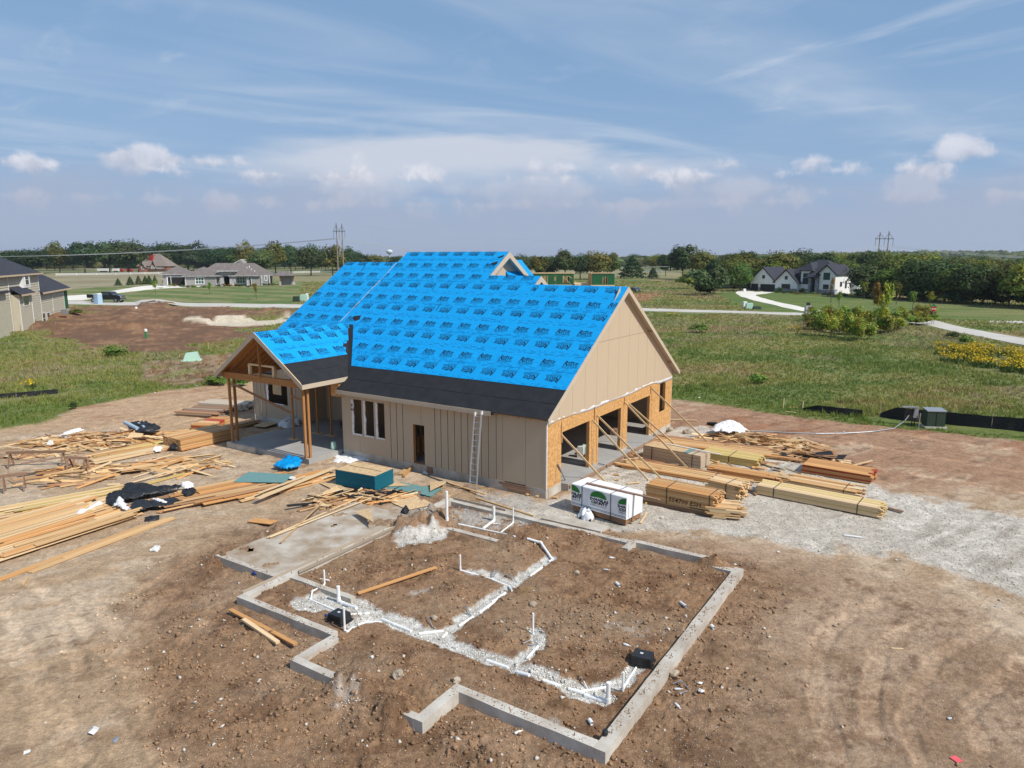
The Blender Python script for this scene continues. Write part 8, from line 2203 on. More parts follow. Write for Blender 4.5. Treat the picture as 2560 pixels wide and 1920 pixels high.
# vegetation
def colmesh(name, V, F, C):
 me = mesh_np(name, V, F)
 ca = me.color_attributes.new("leafcol", 'FLOAT_COLOR', 'POINT')
 ca.data.foreach_set("color", np.concatenate([C, np.ones((len(C), 1))], 1).astype(np.float32).ravel())
 return me
m_, n_, l_ = newmat("grain")
o_ = N(n_, "ShaderNodeOutputMaterial"); p_ = N(n_, "ShaderNodeBsdfPrincipled"); a_ = N(n_, "ShaderNodeAttribute"); a_.attribute_name = "leafcol"
p_.inputs["Roughness"].default_value = .95; p_.inputs["Specular IOR Level"].default_value = .1
l_.new(a_.outputs["Color"], p_.inputs["Base Color"]); l_.new(p_.outputs[0], o_.inputs[0])
def leaves(P, D, size, col, rs, up=.35, var=.22):
 n = len(P)
 nrm = D + rs.normal(0, .55, (n, 3)); nrm[:, 2] += up; nrm /= np.linalg.norm(nrm, axis=1)[:, None] + 1e-6
 a = np.cross(nrm, rs.normal(0, 1, (n, 3))); a /= np.linalg.norm(a, axis=1)[:, None] + 1e-6; b = np.cross(nrm, a)
 s = (size * rs.uniform(.6, 1.35, n))[:, None]
 V = np.stack([P - a * s * .5, P + b * s * .36, P + a * s * .5, P - b * s * .36], 1).reshape(-1, 3)
 F = np.arange(n * 4).reshape(n, 4)
 C = np.repeat(np.clip(col * rs.uniform(1 - var, 1 + var, (n, 1)), 0, 1), 4, 0)
 return V, F, C
def crown_mesh(name, kind, seed, n, size):
 rs = np.random.RandomState(seed); base = np.array([.064, .104, .033])
 if kind == 'cone':
  t = rs.rand(n) ** .75; z = .04 + .95 * (1 - t) ; r = .42 * (1 - (1 - t)) ** .8 * rs.uniform(.72, 1.06, n) * (1 + .18 * np.sin(z * 38)); th = rs.rand(n) * 2 * pi
  D = np.stack([np.cos(th), np.sin(th), .35 + 0 * th], 1); P = np.stack([r * np.cos(th), r * np.sin(th), z], 1); col = base[None] * (1 + .25 * np.sin(th * 5 + z * 20))[:, None]
 else:
  nl = {'round': 30, 'tall': 26, 'wide': 34, 'thin': 12, 'bush': 14}[kind]
  zc, rx, rz = {'round': (.50, .41, .46), 'tall': (.51, .34, .48), 'wide': (.48, .47, .44), 'thin': (.62, .24, .30), 'bush': (.45, .40, .42)}[kind]
  L = rs.normal(0, 1, (nl, 3)); L /= np.linalg.norm(L, axis=1)[:, None]; L *= rs.uniform(.45, 1, (nl, 1)) ** .6
  L[:, 2] *= np.where(L[:, 2] < -.3, .7, 1.0)
  c = L * [rx, rx, rz] * .78 + [0, 0, zc]; rad = rs.uniform(.12, .22, nl) * (1.25 if kind in ('wide', 'bush') else 1)
  k = rs.randint(0, nl, n); d = rs.normal(0, 1, (n, 3)); d /= np.linalg.norm(d, axis=1)[:, None]; d[:, 2] = np.where(d[:, 2] < -.3, -d[:, 2] * .4, d[:, 2])
  P = c[k] + d * rad[k][:, None] * rs.uniform(.55, 1.08, (n, 1)); P[:, 2] = np.abs(P[:, 2] - .04) + .04; D = d + (P - [0, 0, zc]) * 1.5
  tint = rs.uniform(.68, 1.3, (nl, 1)) * np.stack([rs.uniform(.85, 1.3, nl), np.ones(nl), rs.uniform(.8, 1.1, nl)], 1); col = base[None] * tint[k]
  if kind == 'thin': col = col * [1.3, 1.25, 1]
 V, F, C = leaves(P, D, size, col, rs)
 me = colmesh(name, V, F, C); me.materials.append(MATS["leaf"]); return me
CR = {}
for k, (kd, n, s) in dict(round1=('round', 3800, .060), round2=('round', 3800, .058), round3=('round', 3400, .062), tall1=('tall', 3200, .055), tall2=('tall', 3200, .055), wide1=('wide', 4300, .055), wide2=('wide', 4300, .055),
      cone1=('cone', 1500, .075), cone2=('cone', 1500, .075), thin1=('thin', 420, .075), thin2=('thin', 420, .075), bush1=('bush', 700, .11), bush2=('bush', 700, .11)).items():
 CR[k] = crown_mesh("crown", kd, abs(hash(k)) % 999 if False else sum(map(ord, k)), n, s)
def trunk_mesh(seed, limbs=6, r0=.022, top=.62):
 r = random.Random(seed); mb = MB()
 mb.tube([(0, 0, -.03), (.004, .003, .2), (r.uniform(-.02, .02), r.uniform(-.02, .02), top)], [r0, r0 * .75, r0 * .3], 7)
 for i in range(limbs):
  a = r.uniform(0, 6.28); z = r.uniform(.22, .5); q = r.uniform(.12, .24)
  mb.tube([(0, 0, z), (q * .5 * cos(a), q * .5 * sin(a), z + .1), (q * cos(a), q * sin(a), z + .24)], [r0 * .45, r0 * .3, r0 * .12], 5)
 me = mesh_np("trunk", mb.v, mb.f); me.materials.append(MATS["bark"]); return me
TM = [trunk_mesh(1), trunk_mesh(2, 7, .026), trunk_mesh(3, 4, .018)]
TINT = dict(green=(1, 1, 1), dark=(.62, .72, .75), olive=(1.7, 1.25, .85), yellow=(2.7, 1.9, .9), bright=(1.5, 1.7, 1.0), rust=(2.6, 1.2, .9), cedar=(.6, .8, .7), blue=(.75, .95, 1.25), limey=(1.9, 2.1, 1.1), scrub=(3.4, 2.6, 1.25))
def tree(name, label, kind, p, hgt, wid, tint, group, cat="tree", rot=None, trunk=True):
 r = random.Random(int(p[0] * 91 + p[1] * 37))
 t = thing(name, label, cat, (p[0], p[1], hz(p[0], p[1]) - .05), r.uniform(0, 6.28), group)
 c = bpy.data.objects.new("crown", CR[kind]); COL.objects.link(c); c.parent = t; wid *= 1.18; c.scale = (wid, wid * r.uniform(.88, 1.1), hgt * 1.1); c.color = (*[v * r.uniform(.9, 1.1) for v in TINT[tint]], 1)
 if trunk:
  k = bpy.data.objects.new("trunk", TM[0 if 'round' in kind else 1 if 'wide' in kind else 2]); COL.objects.link(k); k.parent = t; k.scale = (hgt, hgt, hgt)
 return t
def treepx(u, w, top, base, kind, tint, name, label, group, cat="tree", trunk=True):
 p = site(u, base, 0.0); d = p.y * cos(PITCH) + CAMH * sin(PITCH)
 ztop = top_z(p, top); gz = hz(p.x, p.y)
 return tree(name, label, kind, p, max(.5, ztop - gz), w / FPX * d * 1.12, tint, group, cat, trunk=trunk)
rk = random.Random(77)
big = [(35, 75, 628, 684, 'round1', 'dark', 'rounded dark tree behind the beige house roof'), (85, 80, 622, 684, 'wide1', 'dark', 'second dark tree from the left edge'), (150, 68, 601, 682, 'tall1', 'olive', 'tall olive tree first of the big row by the rail fence'),
 (213, 66, 602, 682, 'round2', 'blue', 'tall blue green tree second of the big row'), (275, 72, 602, 682, 'round3', 'green', 'broad tree third of the big row'), (322, 84, 600, 682, 'wide1', 'green', 'broadest tree standing left of the brick house'),
 (392, 62, 612, 676, 'round1', 'dark', 'dark tree behind the brick house chimney'), (428, 70, 606, 676, 'wide2', 'dark', 'dark tree right of the brick house roof'), (470, 62, 610, 676, 'round2', 'dark', 'dark tree over the ranch garage'), (505, 52, 604, 676, 'tall2', 'dark', 'pointed dark tree over the ranch roof'),
 (545, 62, 618, 680, 'wide1', 'blue', 'lower blue green trees over the ranch ridge'), (582, 50, 618, 684, 'round1', 'dark', 'dark tree right of the small grey gable'), (617, 54, 599, 688, 'tall1', 'olive', 'tall olive tree behind the ranch roof end'), (655, 56, 622, 692, 'wide2', 'green', 'dense dark green tree beside the rail fence'),
 (690, 56, 603, 690, 'round3', 'olive', 'rust tinged olive tree right of the ranch house'), (728, 52, 611, 684, 'round2', 'blue', 'tree second from the left of the power tower'), (778, 62, 611, 690, 'wide1', 'green', 'wide flat topped tree left of the power tower'), (832, 60, 613, 688, 'round1', 'olive', 'olive tree just behind the power tower'),
 (868, 46, 618, 682, 'tall2', 'green', 'tree right behind the power tower legs'), (938, 42, 636, 676, 'wide2', 'olive', 'low round tree under the water tower'), (1000, 50, 640, 676, 'wide1', 'dark', 'dark low tree right of the water tower')]
for b in big: treepx(b[0], b[1], b[2], b[3], b[4], b[5], "broadleaf_tree", b[6], "tall trees behind the left houses")
for i in range(64):
 u = 20 + 900 * i / 64 + rk.uniform(-9, 9); v = 672 + rk.uniform(-4, 5)
 treepx(u, rk.uniform(44, 62), rk.uniform(624, 636) - (6 if 360 < u < 700 else 0), v, rk.choice(['round1', 'round2', 'wide1', 'wide2']), rk.choice(['dark', 'dark', 'green', 'blue']), 'broadleaf_tree', 'lower dark tree filling the line behind the tall trees at left', 'lower trees behind the left houses')
mid = [(1300, 52, 636, 700, 'wide1', 'green', 'low spreading tree at the left end of the centre hedgerow'), (1345, 50, 638, 700, 'round2', 'olive', 'tree second in the centre hedgerow'), (1380, 44, 640, 698, 'wide2', 'dark', 'dark tree behind the left green shell'), (1412, 56, 624, 700, 'round3', 'green', 'tallest pale topped tree behind the left green shell'),
 (1450, 54, 634, 700, 'wide1', 'dark', 'tree between the two green shells'), (1490, 62, 628, 700, 'wide2', 'olive', 'broad olive tree behind the right green shell'), (1525, 50, 632, 698, 'round1', 'olive', 'brownish tree at the right end of the centre hedgerow'), (1580, 64, 645, 697, 'cone1', 'cedar', 'wide dark cedar left of the picket run'), (1632, 28, 670, 697, 'cone2', 'cedar', 'small dark cedar right of the picket run'),
 (1664, 40, 634, 690, 'round2', 'dark', 'dark tree left of the big oak'), (1706, 78, 613, 700, 'round1', 'green', 'big dark oak left of the white house'), (1752, 60, 624, 704, 'wide2', 'olive', 'oak right of the big dark one'), (1715, 44, 676, 722, 'bush1', 'yellow', 'yellow tinged bush at the wood edge'), (1750, 70, 672, 738, 'bush2', 'green', 'green thicket bush left of the drive'),
 (1800, 60, 655, 735, 'bush1', 'green', 'tall green bush at the left of the drive'), (1785, 44, 645, 712, 'round3', 'dark', 'dark tree behind the drive thicket'), (1850, 50, 657, 728, 'wide1', 'bright', 'bright green tree left of the white garage'), (1770, 50, 708, 738, 'bush2', 'dark', 'low dark cedar shrub left of the drive')]
for b in mid: treepx(b[0], b[1], b[2], b[3], b[4], b[5], "broadleaf_tree" if 'cone' not in b[4] else "cedar_tree", b[6], "trees between the shells and the white house", trunk='bush' not in b[4])
rows = [((1830, 717), (2130, 726), 630, 640, 13), ((2165, 741), (2360, 752), 645, 655, 11), ((2330, 752), (2900, 790), 650, 665, 17), ((2000, 712), (2700, 735), 628, 648, 26), ((1840, 700), (2700, 714), 630, 644, 32), ((1640, 676), (1960, 684), 640, 634, 14), ((1560, 668), (1760, 668), 636, 640, 9)]
grp = 0
rowlab = ['behind the white house and drive thicket', 'in the first row right of the white house', 'in the front row of the wood at the right edge', 'in the second row of the right wood', 'in the back row of the right wood', 'in the far hedgerow at centre right', 'far off behind the centre field']
for grp, (p0, p1, t0_, t1_, n) in enumerate(rows):
 for i in range(n):
  k = (i + rk.uniform(-.3, .3)) / n; u = p0[0] + (p1[0] - p0[0]) * k; v = p0[1] + (p1[1] - p0[1]) * k + rk.uniform(-3, 3)
  tn_ = rk.choice(['green', 'olive', 'dark', 'green', 'olive', 'yellow', 'bright', 'olive'])
  top = t0_ + (t1_ - t0_) * k + rk.uniform(-9, 12) + (6 if rk.random() < .3 else 0)
  treepx(u, rk.uniform(52, 84) * (v - 640) / 90 + 14, top, v, rk.choice(['round1', 'round2', 'round3', 'wide1', 'wide2', 'tall1']), tn_,
   "broadleaf_tree", tn_ + " tree " + rowlab[grp % 7], "trees of the right hand wood")
for i in range(64):
 k = rk.random(); u = 2120 + 800 * k if i % 3 else 1780 + 380 * k; v = (743 + 42 * k if i % 3 else 722 + 6 * k) + rk.uniform(-3, 2)
 treepx(u, rk.uniform(34, 60), v - rk.uniform(22, 46), v, 'bush%d' % (1 + i % 2), rk.choice(['dark', 'green', 'dark', 'olive']), "understory_bush", "low dark bush filling the foot of the right hand wood", "bushes under the right hand wood", "bush", trunk=False)
for i, (u, top, base) in enumerate(((296, 697, 714), (326, 692, 713), (347, 690, 712), (364, 691, 711), (374, 690, 711), (388, 689, 709), (413, 692, 707), (424, 691, 707))):
 treepx(u, 17 if i < 5 else 12, top, base, 'cone%d' % (1 + i % 2), 'green', "evergreen_shrub", "cone shaped evergreen %s along the lawn left of the ranch house" % ["first and smallest", "second", "third", "fourth", "fifth, touching the fourth", "sixth", "seventh", "last, nearest the garage"][i], "evergreen cones at the ranch", trunk=False)
for (u, w, top, base, kd, tn, lb) in ((389, 18, 702, 735, 'thin1', 'limey', 'young green tree on the ranch lawn at left'), (525, 15, 705, 737, 'thin2', 'limey', 'young green tree on the ranch lawn in the middle'), (641, 14, 708, 748, 'thin1', 'rust', 'young sparse reddish tree on the ranch lawn at right'),
        (2077, 16, 694, 758, 'thin1', 'rust', 'slim rusty young tree before the white house'), (2097, 22, 728, 770, 'thin2', 'bright', 'young green tree before the white house corner'), (2160, 30, 704, 749, 'thin1', 'olive', 'young dull tree right of the white house'), (2240, 32, 704, 762, 'thin2', 'olive', 'brownish young tree at the lawn middle right'),
        (2281, 28, 728, 776, 'thin1', 'bright', 'young green tree at the lawn right'), (2325, 26, 730, 772, 'thin2', 'yellow', 'yellow young tree behind the stop sign'), (1720, 10, 700, 722, 'thin1', 'green', 'slim young tree at the wood edge')):
 treepx(u, w, top, base, kd, tn, "young_tree", lb, "young planted trees on the lawns")
sh = [(456, 719, 'limey'), (470, 719, 'rust'), (484, 719, 'limey'), (512, 719, 'limey'), (545, 717, 'dark'), (560, 717, 'rust'), (576, 717, 'rust'), (590, 717, 'rust'), (603, 717, 'dark'), (622, 718, 'dark'), (633, 716, 'rust'), (660, 714, 'dark'), (675, 713, 'yellow'), (684, 713, 'yellow'), (712, 708, 'olive'), (715, 711, 'yellow'), (427, 716, 'limey'), (436, 716, 'rust')]
for i, (u, b, tn) in enumerate(sh): treepx(u, 13, b - rk.uniform(5, 9), b + 1, 'bush%d' % (1 + i % 2), tn, "garden_shrub", "small garden shrub in the bed before the ranch house", "garden shrubs at the ranch", "shrub", trunk=False)
sh = [(1939, 731, 9, 'cedar'), (1948, 731, 14, 'cedar'), (1962, 732, 5, 'dark'), (1976, 733, 8, 'green'), (1986, 733, 9, 'green'), (2005, 733, 14, 'dark'), (2000, 735, 5, 'rust'), (2017, 734, 7, 'limey'), (2033, 735, 6, 'limey'), (2046, 736, 6, 'olive'), (2060, 739, 7, 'dark'), (2074, 741, 12, 'olive'), (2088, 742, 7, 'rust'), (2110, 741, 9, 'green'), (1992, 735, 5, 'rust')]
for i, (u, b, h_, tn) in enumerate(sh): treepx(u, 14, b - h_, b + 1, 'bush%d' % (1 + i % 2), tn, "garden_shrub", "garden shrub in the bed before the white house", "garden shrubs at the white house", "shrub", trunk=False)
for (u, w, top, base, tn, lb) in ((1746, 44, 806, 832, 'limey', 'round lime green weed bush in the right meadow'), (1896, 44, 930, 958, 'limey', 'lime weed clump above the garage dirt'), (2416, 36, 834, 862, 'bright', 'leafy green bush near the right road'), (2380, 30, 826, 846, 'green', 'smaller green bush near the right road'), (2130, 26, 740, 790, 'olive', 'x'),
       (289, 46, 862, 890, 'limey', 'bright tall grass clump in the left meadow'), (545, 60, 934, 962, 'bright', 'green weed bush beyond the left house corner'), (600, 40, 942, 966, 'bright', 'weed bush hidden beside the porch corner'), (183, 20, 1002, 1022, 'dark', 'dark weed at the left dirt edge'), (190, 34, 770, 800, 'olive', 'weeds at the back corner of the beige house'),
       (1562, 30, 760, 780, 'limey', 'weed clump behind the garage peak')):
 if lb != 'x': treepx(u, w, top, base, 'bush1', tn, "weed_bush", lb, "weed bushes in the meadow", "bush", trunk=False)
tt = [(2120 + 0, 0)]
for i in range(105):
 k = rk.random(); u = 2014 + 330 * k; bl_ = 838 + 28 * sin(min(1, k * 1.25) * pi) - 26 * k; b = bl_ - 52 * rk.random() * (1 - .5 * k)
 hgt = rk.uniform(36, 62) * (1.1 if .08 < k < .6 else .62) * (b / 850) ** 2
 if i in (5, 17, 30): u = 2180 + i; hgt = 112
 treepx(u, rk.uniform(26, 44), b - hgt, b, rk.choice(['bush1', 'bush2', 'thin1', 'thin2', 'thin1', 'thin2']), rk.choice(['olive', 'scrub', 'scrub', 'limey', 'rust', 'yellow', 'scrub']), "scrub_sapling", ("low front" if b > 828 else "middle" if b > 808 else "rear") + " scrubby sapling of the thicket in the right meadow, " + ("left part" if k < .33 else "centre" if k < .66 else "right part"), "saplings of the scrub thicket", "sapling", trunk=rk.random() < .4)
def clumps(name, label, P, h, nb, col, seed, mat="blade", lean=.35, w=.05, cat=None, var=.25):
 rs = np.random.RandomState(seed); n = len(P)
 B = np.repeat(P, nb, 0); H_ = np.repeat(h, nb) * rs.uniform(.5, 1.15, n * nb); Wd = np.repeat(w * np.ones(n) if np.isscalar(w) else w, nb) * rs.uniform(.6, 1.4, n * nb)
 th = rs.rand(n * nb) * 2 * pi; sp = np.repeat(h, nb) * .45 * np.sqrt(rs.rand(n * nb)); B = B + np.stack([sp * np.cos(th), sp * np.sin(th), 0 * th], 1)
 ph = rs.rand(n * nb) * pi; T = B + np.stack([H_ * lean * rs.normal(0, 1, n * nb), H_ * lean * rs.normal(0, 1, n * nb), H_], 1); s = np.stack([np.cos(ph) * Wd, np.sin(ph) * Wd, 0 * ph], 1)
 V = np.stack([B - s, B + s, T], 1).reshape(-1, 3); F = np.arange(n * nb * 3).reshape(-1, 3)
 C = np.repeat(np.clip(np.repeat(col, nb, 0) * rs.uniform(1 - var, 1 + var, (n * nb, 1)), 0, 1), 3, 0)
 o = link(name, colmesh(name, V, F, C), mat, kind="stuff"); o["label"] = label; o["category"] = cat or "grass"; return o
STREETP = gp([(-200, 738), (640, 758), (1300, 766), (1900, 778), (2020, 781), (2280, 793), (2380, 810), (2560, 844), (2900, 900), (2900, 930), (2560, 866), (2360, 825), (2270, 808), (2020, 792), (1607, 780), (900, 774), (168, 763), (-200, 749)])
rs = np.random.RandomState(5)
def scatter(n, r0, r1, lim=46):
 r = r0 * (r1 / r0) ** rs.rand(n); t = rs.uniform(-radians(lim), radians(lim), n); return r * np.sin(t), r * np.cos(t)
x, y = scatter(150000, 42, 330)
Zz = zones(x, y)
ok = (Zz['meadow'] > .4) & (np.maximum(Zz['dark1'], Zz['dark2']) < .5) & (Zz['sand'] < .3) & (np.maximum(Zz['lawnl'], Zz['lawnr']) < .4) & (Zz['fieldl'] < .4) & (poly_sd(x, y, STREETP) < -.3) & ((Zz['path'] < .5) | (rs.rand(len(x)) < .15)) & (Zz['gold'] < .7) & (Zz['house'] < .1)
for F_ in (gp([(2200, 1048), (2260, 1058), (2330, 1064), (2440, 1075), (2640, 1097)]), gp([(-60, 1008), (60, 998), (145, 989)])): ok &= (seg_dist(x, y, F_) > .9)
x, y = x[ok], y[ok]; Zz = {k: v[ok] for k, v in Zz.items()}
r = np.hypot(x, y); col = colour(x, y, Zz); nz_ = fbm(x, y, .22, 3, 200)
sel = sstep(fbm(x, y, .09, 4, 201), .02, .16) * (rs.rand(len(x)) < .7)
col = np.where(sel[:, None] > .5, np.array([.42, .34, .19]) * rs.uniform(.7, 1.2, (len(x), 1)), col * [1.55, 1.6, 1.15])
br = (rs.rand(len(x)) < .05) * (nz_ > 0); col = np.where(br[:, None], [.20, .24, .05], col)
h = .78 * (.28 + .5 * np.clip(nz_ + .25, 0, 1)) * rs.uniform(.6, 1.3, len(x)) * (1 + .25 * sstep(r, 80, 250)) * (.5 + .5 * sstep(Zz['meadow_sd'], 0, 3))
clumps("meadow_grass", "rough meadow grass and weeds around the plot", np.stack([x, y, gridh(x, y) - .03], 1), h, 6, col, 1, w=.016 + .00034 * r)
gx = rs.uniform(62, 100, 5000); gy = rs.uniform(62, 100, 5000)
def gold(pts, n, name, lab, amp=2.5, hh=.8):
 P = gp(pts); xs = [p[0] for p in P]; ys = [p[1] for p in P]
 gx = rs.uniform(min(xs), max(xs), n); gy = rs.uniform(min(ys), max(ys), n)
 k = (poly_sd(gx, gy, P) + fbm(gx, gy, .35, 4, 210) * amp * 4 > .4) & (fbm(gx, gy, .8, 3, 211) > -.06); gx, gy = gx[k], gy[k]
 z = gridh(gx, gy); n = len(gx)
 clumps("weed_stems", "green stems under " + lab, np.stack([gx, gy, z], 1), rs.uniform(.5, .9, n) * hh / .8, 4, np.tile([.07, .11, .03], (n, 1)), 3, w=.05)
 q = rs.randint(0, n, n * 4); P3 = np.stack([gx[q] + rs.normal(0, .25, len(q)), gy[q] + rs.normal(0, .25, len(q)), z[q] + rs.uniform(.55, 1.0, len(q)) * hh / .8], 1)
 V, F, C = leaves(P3, np.tile([0, 0, .6], (len(q), 1)), .20, np.tile([.50, .36, .018], (len(q), 1)), rs, .2, .35)
 o = link(name, colmesh(name, V, F, C), "leaf", kind="stuff"); o["label"] = lab; o["category"] = "flowers"
gold([(2370, 885), (2420, 868), (2560, 885), (2720, 915), (2700, 985), (2560, 948), (2430, 925)], 4200, "goldenrod_patch", "yellow goldenrod patch at the right edge of the meadow")
gold([(45, 984), (60, 968), (92, 962), (106, 972), (95, 982)], 160, "goldenrod_patch", "small yellow goldenrod clump at the left meadow", .6, .6)
gold([(1960, 822), (2010, 815), (2030, 828), (1980, 838)], 120, "goldenrod_patch", "sparse goldenrod left of the scrub thicket", 1, .6)
gold([(1662, 788), (1690, 785), (1700, 800), (1670, 803)], 90, "goldenrod_patch", "sparse goldenrod near the street behind the garage", 1, .6)
OCT = np.array([(1, 0, 0), (0, 1, 0), (-1, 0, 0), (0, -1, 0), (0, 0, 1), (0, 0, -1)], float); OF = np.array([(0, 1, 4), (1, 2, 4), (2, 3, 4), (3, 0, 4), (1, 0, 5), (2, 1, 5), (3, 2, 5), (0, 3, 5)])
def grains(name, label, x, y, s, col, seed, flat=.7, sink=.2):
 rs = np.random.RandomState(seed); n = len(x); th = rs.rand(n) * 6.28
 V = OCT[None] * rs.uniform(.6, 1.25, (n, 6, 1)) * s[:, None, None]; V += rs.normal(0, .22, V.shape) * s[:, None, None]
 c, q = np.cos(th)[:, None], np.sin(th)[:, None]; V = np.stack([V[..., 0] * c - V[..., 1] * q, V[..., 0] * q + V[..., 1] * c, V[..., 2] * flat], -1)
 V[..., 0] += x[:, None]; V[..., 1] += y[:, None]; V[..., 2] += (gridh(x, y) + s * (flat - sink) * .6)[:, None]
 F = (OF[None] + (np.arange(n) * 6)[:, None, None]).reshape(-1, 3); C = np.repeat(np.clip(col, 0, 1), 6, 0)
 o = link(name, colmesh(name, V.reshape(-1, 3), F, C), "grain", kind="stuff"); o["label"] = label; o["category"] = "soil"
def inview(n, r0, r1): return scatter(n, r0, r1, 44)
x, y = inview(230000, 8, 42); Zz = zones(x, y)
dens = np.maximum(Zz['rough'], Zz['found']) * (.22 + 1.1 * sstep(fbm(x, y, .6, 4, 220), -.02, .2)) * (1 - .8 * Zz['white']) * (1 - .7 * Zz['gravel']) + .07 * Zz['brown'] * sstep(fbm(x, y, .5, 3, 221), .05, .2) + .012
aa = (x - C0.x) * AX.x + (y - C0.y) * AX.y; bb = (x - C0.x) * BX.x + (y - C0.y) * BX.y
for (ma, mb_, mr, mh) in MOUNDS: dens = np.maximum(dens, .95 * (np.hypot(aa - ma, bb - mb_) < mr * 1.1))
dens *= (1 - Zz['meadow']) * (1 - Zz['house']) * np.where(Zz['patio'] > .5, .10 + .7 * sstep(fbm(x, y, 1.1, 3, 222), .06, .18), 1)
k = rs.rand(len(x)) < dens * .55; x, y = x[k], y[k]; Zz = {q: v[k] for q, v in Zz.items()}
s = .008 + .065 * rs.rand(len(x)) ** 9 + .016 * rs.rand(len(x)) ** 2
c_ = colour(x, y, Zz) * rs.uniform(.75, 1.35, (len(x), 1)); c_ = np.where((rs.rand(len(x)) < .05)[:, None], [.55, .50, .43], c_)
grains("soil_clods", "clods of brown soil in and around the foundation pit", x, y, s, c_, 9)
x, y = inview(200000, 9, 36); Zz = zones(x, y); k = (np.maximum(Zz['white'] * sstep(fbm(x, y, 2.5, 3, 230) + Zz['white'] * .6, .15, .4), Zz['greyg'] * .35) > rs.rand(len(x))) & (Zz['house'] < .1); x, y = x[k], y[k]; wt_ = Zz['white'][k]
grains("gravel_grains", "pale crushed stone along the drain trenches", x, y, rs.uniform(.010, .028, len(x)), np.where(wt_[:, None] > .2, [.80, .77, .71], [.50, .46, .40]) * rs.uniform(.6, 1.2, (len(x), 1)), 10)
x, y = inview(60000, 24, 60); Zz = zones(x, y); k = (Zz['gravel'] > rs.rand(len(x)) * 1.4); x, y = x[k], y[k]
grains("gravel_grains", "grey gravel of the drive beside the garage", x, y, rs.uniform(.015, .04, len(x)), np.array([.53, .48, .41]) * rs.uniform(.75, 1.15, (len(x), 1)), 12)
for i, (u, v, s_, lb) in enumerate(((qf(1445, 1300)[0], qf(1445, 1300)[1], .22, 'big brown boulder of clay below the long trench'), (q8(85, 498)[0], q8(85, 498)[1], .20, 'flat brown stone left of the near foundation corner step'), (q8(1705, 490)[0], q8(1705, 490)[1], .20, 'brown rock outside the right wall'), (qR(570, 85)[0], qR(570, 85)[1], .17, 'pale cracked stone above the lone riser'),
      (q8(295, 160)[0], q8(295, 160)[1], .15, 'dark stone beside the trench fork'), (q2(1320, 700)[0], q2(1320, 700)[1], .35, 'lumpy dark clod at the far garage corner'), (q2(1490, 725)[0], q2(1490, 725)[1], .34, 'second dark clod right of the garage corner'), (q2(115, 1555)[0], q2(115, 1555)[1], .13, 'dark clod on the slab by the white sack'),
      (qf(1230, 1140)[0], qf(1230, 1140)[1], .07, 'small white stone below the left gravel'), (q8(1868, 588)[0], q8(1868, 588)[1], .07, 'round white stone outside the right wall'), (q7(1055, 668)[0], q7(1055, 668)[1], .14, 'brown stone in the upper middle of the pit'), (q8(425, 530)[0], q8(425, 530)[1], .16, 'brown clay lump above the near wall corner'))):
 c = G(u, v); r_ = random.Random(i + 400); o = bmesh.new(); bmesh.ops.create_icosphere(o, subdivisions=2, radius=s_ * .75)
 for vv in o.verts: vv.co *= 1 + r_.uniform(-.3, .2); vv.co.z *= .7
 me = bpy.data.meshes.new("rock"); o.to_mesh(me); o.free(); q_ = link("rock", me, "paper_white" if 'white' in lb else "rock"); q_.location = c + Vector((0, 0, s_ * .3)); tagd(q_, lb, "rock")
P = [G(u, v) for u, v in [(1310 + rk.uniform(-14, 14), 1478 + rk.uniform(-8, 8)) for _ in range(26)]]
clumps("dry_straw", "tuft of yellow straw beside the trench pipe", np.array([tuple(p) for p in P]), np.full(26, .12), 4, np.tile([.40, .28, .11], (26, 1)), 31, lean=1.4, w=.006)
rs = np.random.RandomState(44)
n = 6500; t = rs.uniform(-radians(46), radians(46), n); r = 820 * (2800 / 820) ** rs.rand(n)
keep = fbm(r * np.sin(t), r * np.cos(t), .004, 3, 240) + .15 * (t > .25) + .1 * sstep(r, 800, 1500) > -.04; t, r = t[keep], r[keep]; n = len(t)
x, y = r * np.sin(t), r * np.cos(t); s = rs.uniform(4.5, 8.5, n)
V = []; gh = gridh(x, y)
bm_ = bmesh.new(); bmesh.ops.create_icosphere(bm_, subdivisions=2, radius=1.0); iv = np.array([tuple(v.co) for v in bm_.verts]); fi = np.array([[v.index for v in f.verts] for f in bm_.faces]); bm_.free()
V = iv[None] * rs.uniform(.72, 1.25, (n, len(iv), 1)) * s[:, None, None]; V[..., 2] *= .85; V[..., 0] += x[:, None]; V[..., 1] += y[:, None]; V[..., 2] += (gh + s * .45)[:, None]
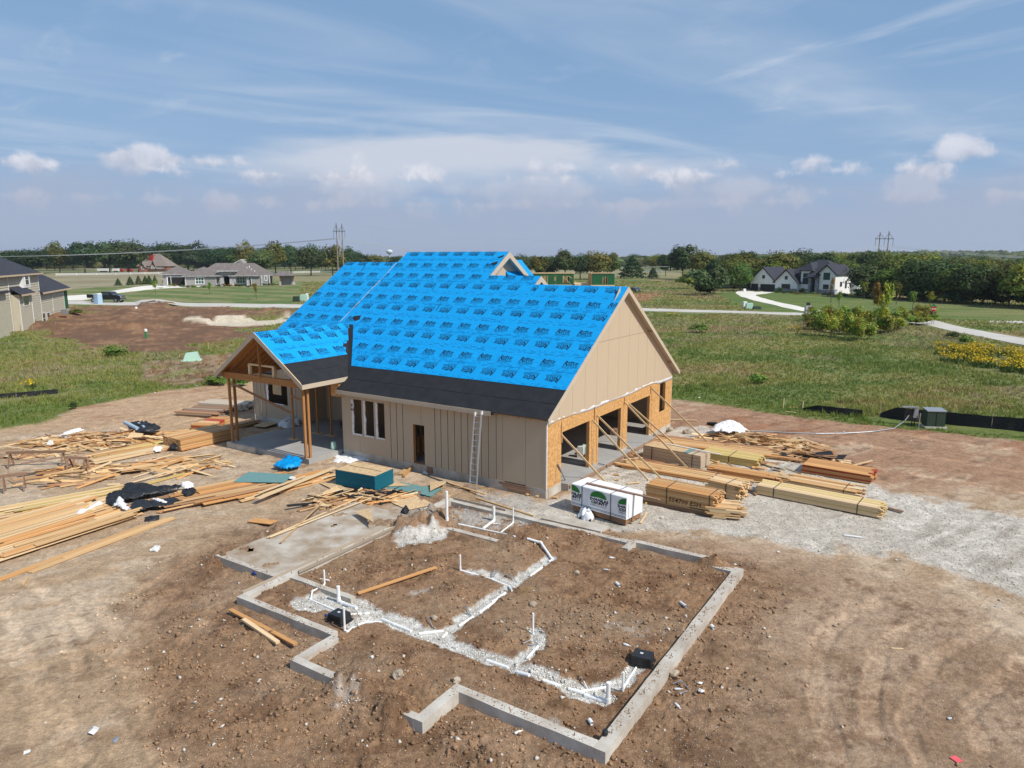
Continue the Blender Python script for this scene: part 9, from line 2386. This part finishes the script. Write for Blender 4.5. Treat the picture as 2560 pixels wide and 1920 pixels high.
F = (fi[None] + (np.arange(n) * len(iv))[:, None, None]).reshape(-1, 3)
C = np.repeat(np.array([.055, .080, .032]) * rs.uniform(.6, 1.5, (n, 1)) * np.stack([rs.uniform(.8, 1.5, n), np.ones(n), np.ones(n)], 1), len(iv), 0) * rs.uniform(.7, 1.3, (n * len(iv), 1))
o = link("distant_woods", colmesh("distant_woods", V.reshape(-1, 3), F, C), "grain", kind="stuff"); o["label"] = "distant wooded ridges along the horizon"; o["category"] = "woods"
m_, n_, l_ = newmat("thin_haze")
o_ = N(n_, "ShaderNodeOutputMaterial"); v_ = N(n_, "ShaderNodeVolumePrincipled"); v_.inputs["Density"].default_value = 0.00009; v_.inputs["Color"].default_value = (.86, .92, 1, 1); v_.inputs["Anisotropy"].default_value = .3
l_.new(v_.outputs[0], o_.inputs["Volume"])
o = MB().box2((-6800, -6800, -9), (6800, 6800, 52)).build("haze", "thin_haze"); o["kind"] = "stuff"
gx, gy, gz_ = [], [], []
for (a0, a1, b0, b1, z) in walls:
 n = int((a1 - a0) * (b1 - b0) * 190 + 12)
 for _ in range(n):
  p = W(rng.uniform(a0 + .02, a1 - .02), rng.uniform(b0 + .02, b1 - .02))
  if fbm(np.array([p.x]), np.array([p.y]), .9, 3, 300)[0] > -.05: gx.append(p.x); gy.append(p.y); gz_.append(z)
gx, gy, gz_ = map(np.array, (gx, gy, gz_)); rs = np.random.RandomState(8); s = .008 + .03 * rs.rand(len(gx)) ** 3
V = OCT[None] * rs.uniform(.6, 1.3, (len(gx), 6, 1)) * s[:, None, None]; V[..., 2] *= .6; V[..., 0] += gx[:, None]; V[..., 1] += gy[:, None]; V[..., 2] += gz_[:, None]
F = (OF[None] + (np.arange(len(gx)) * 6)[:, None, None]).reshape(-1, 3); o = link("soil_clods", colmesh("soil_clods", V.reshape(-1, 3), F, np.repeat(np.array([.30, .20, .125]) * rs.uniform(.6, 1.4, (len(gx), 1)), 6, 0)), "grain", kind="stuff"); o["label"] = "crumbs of soil lying on top of the foundation walls"; o["category"] = "soil"
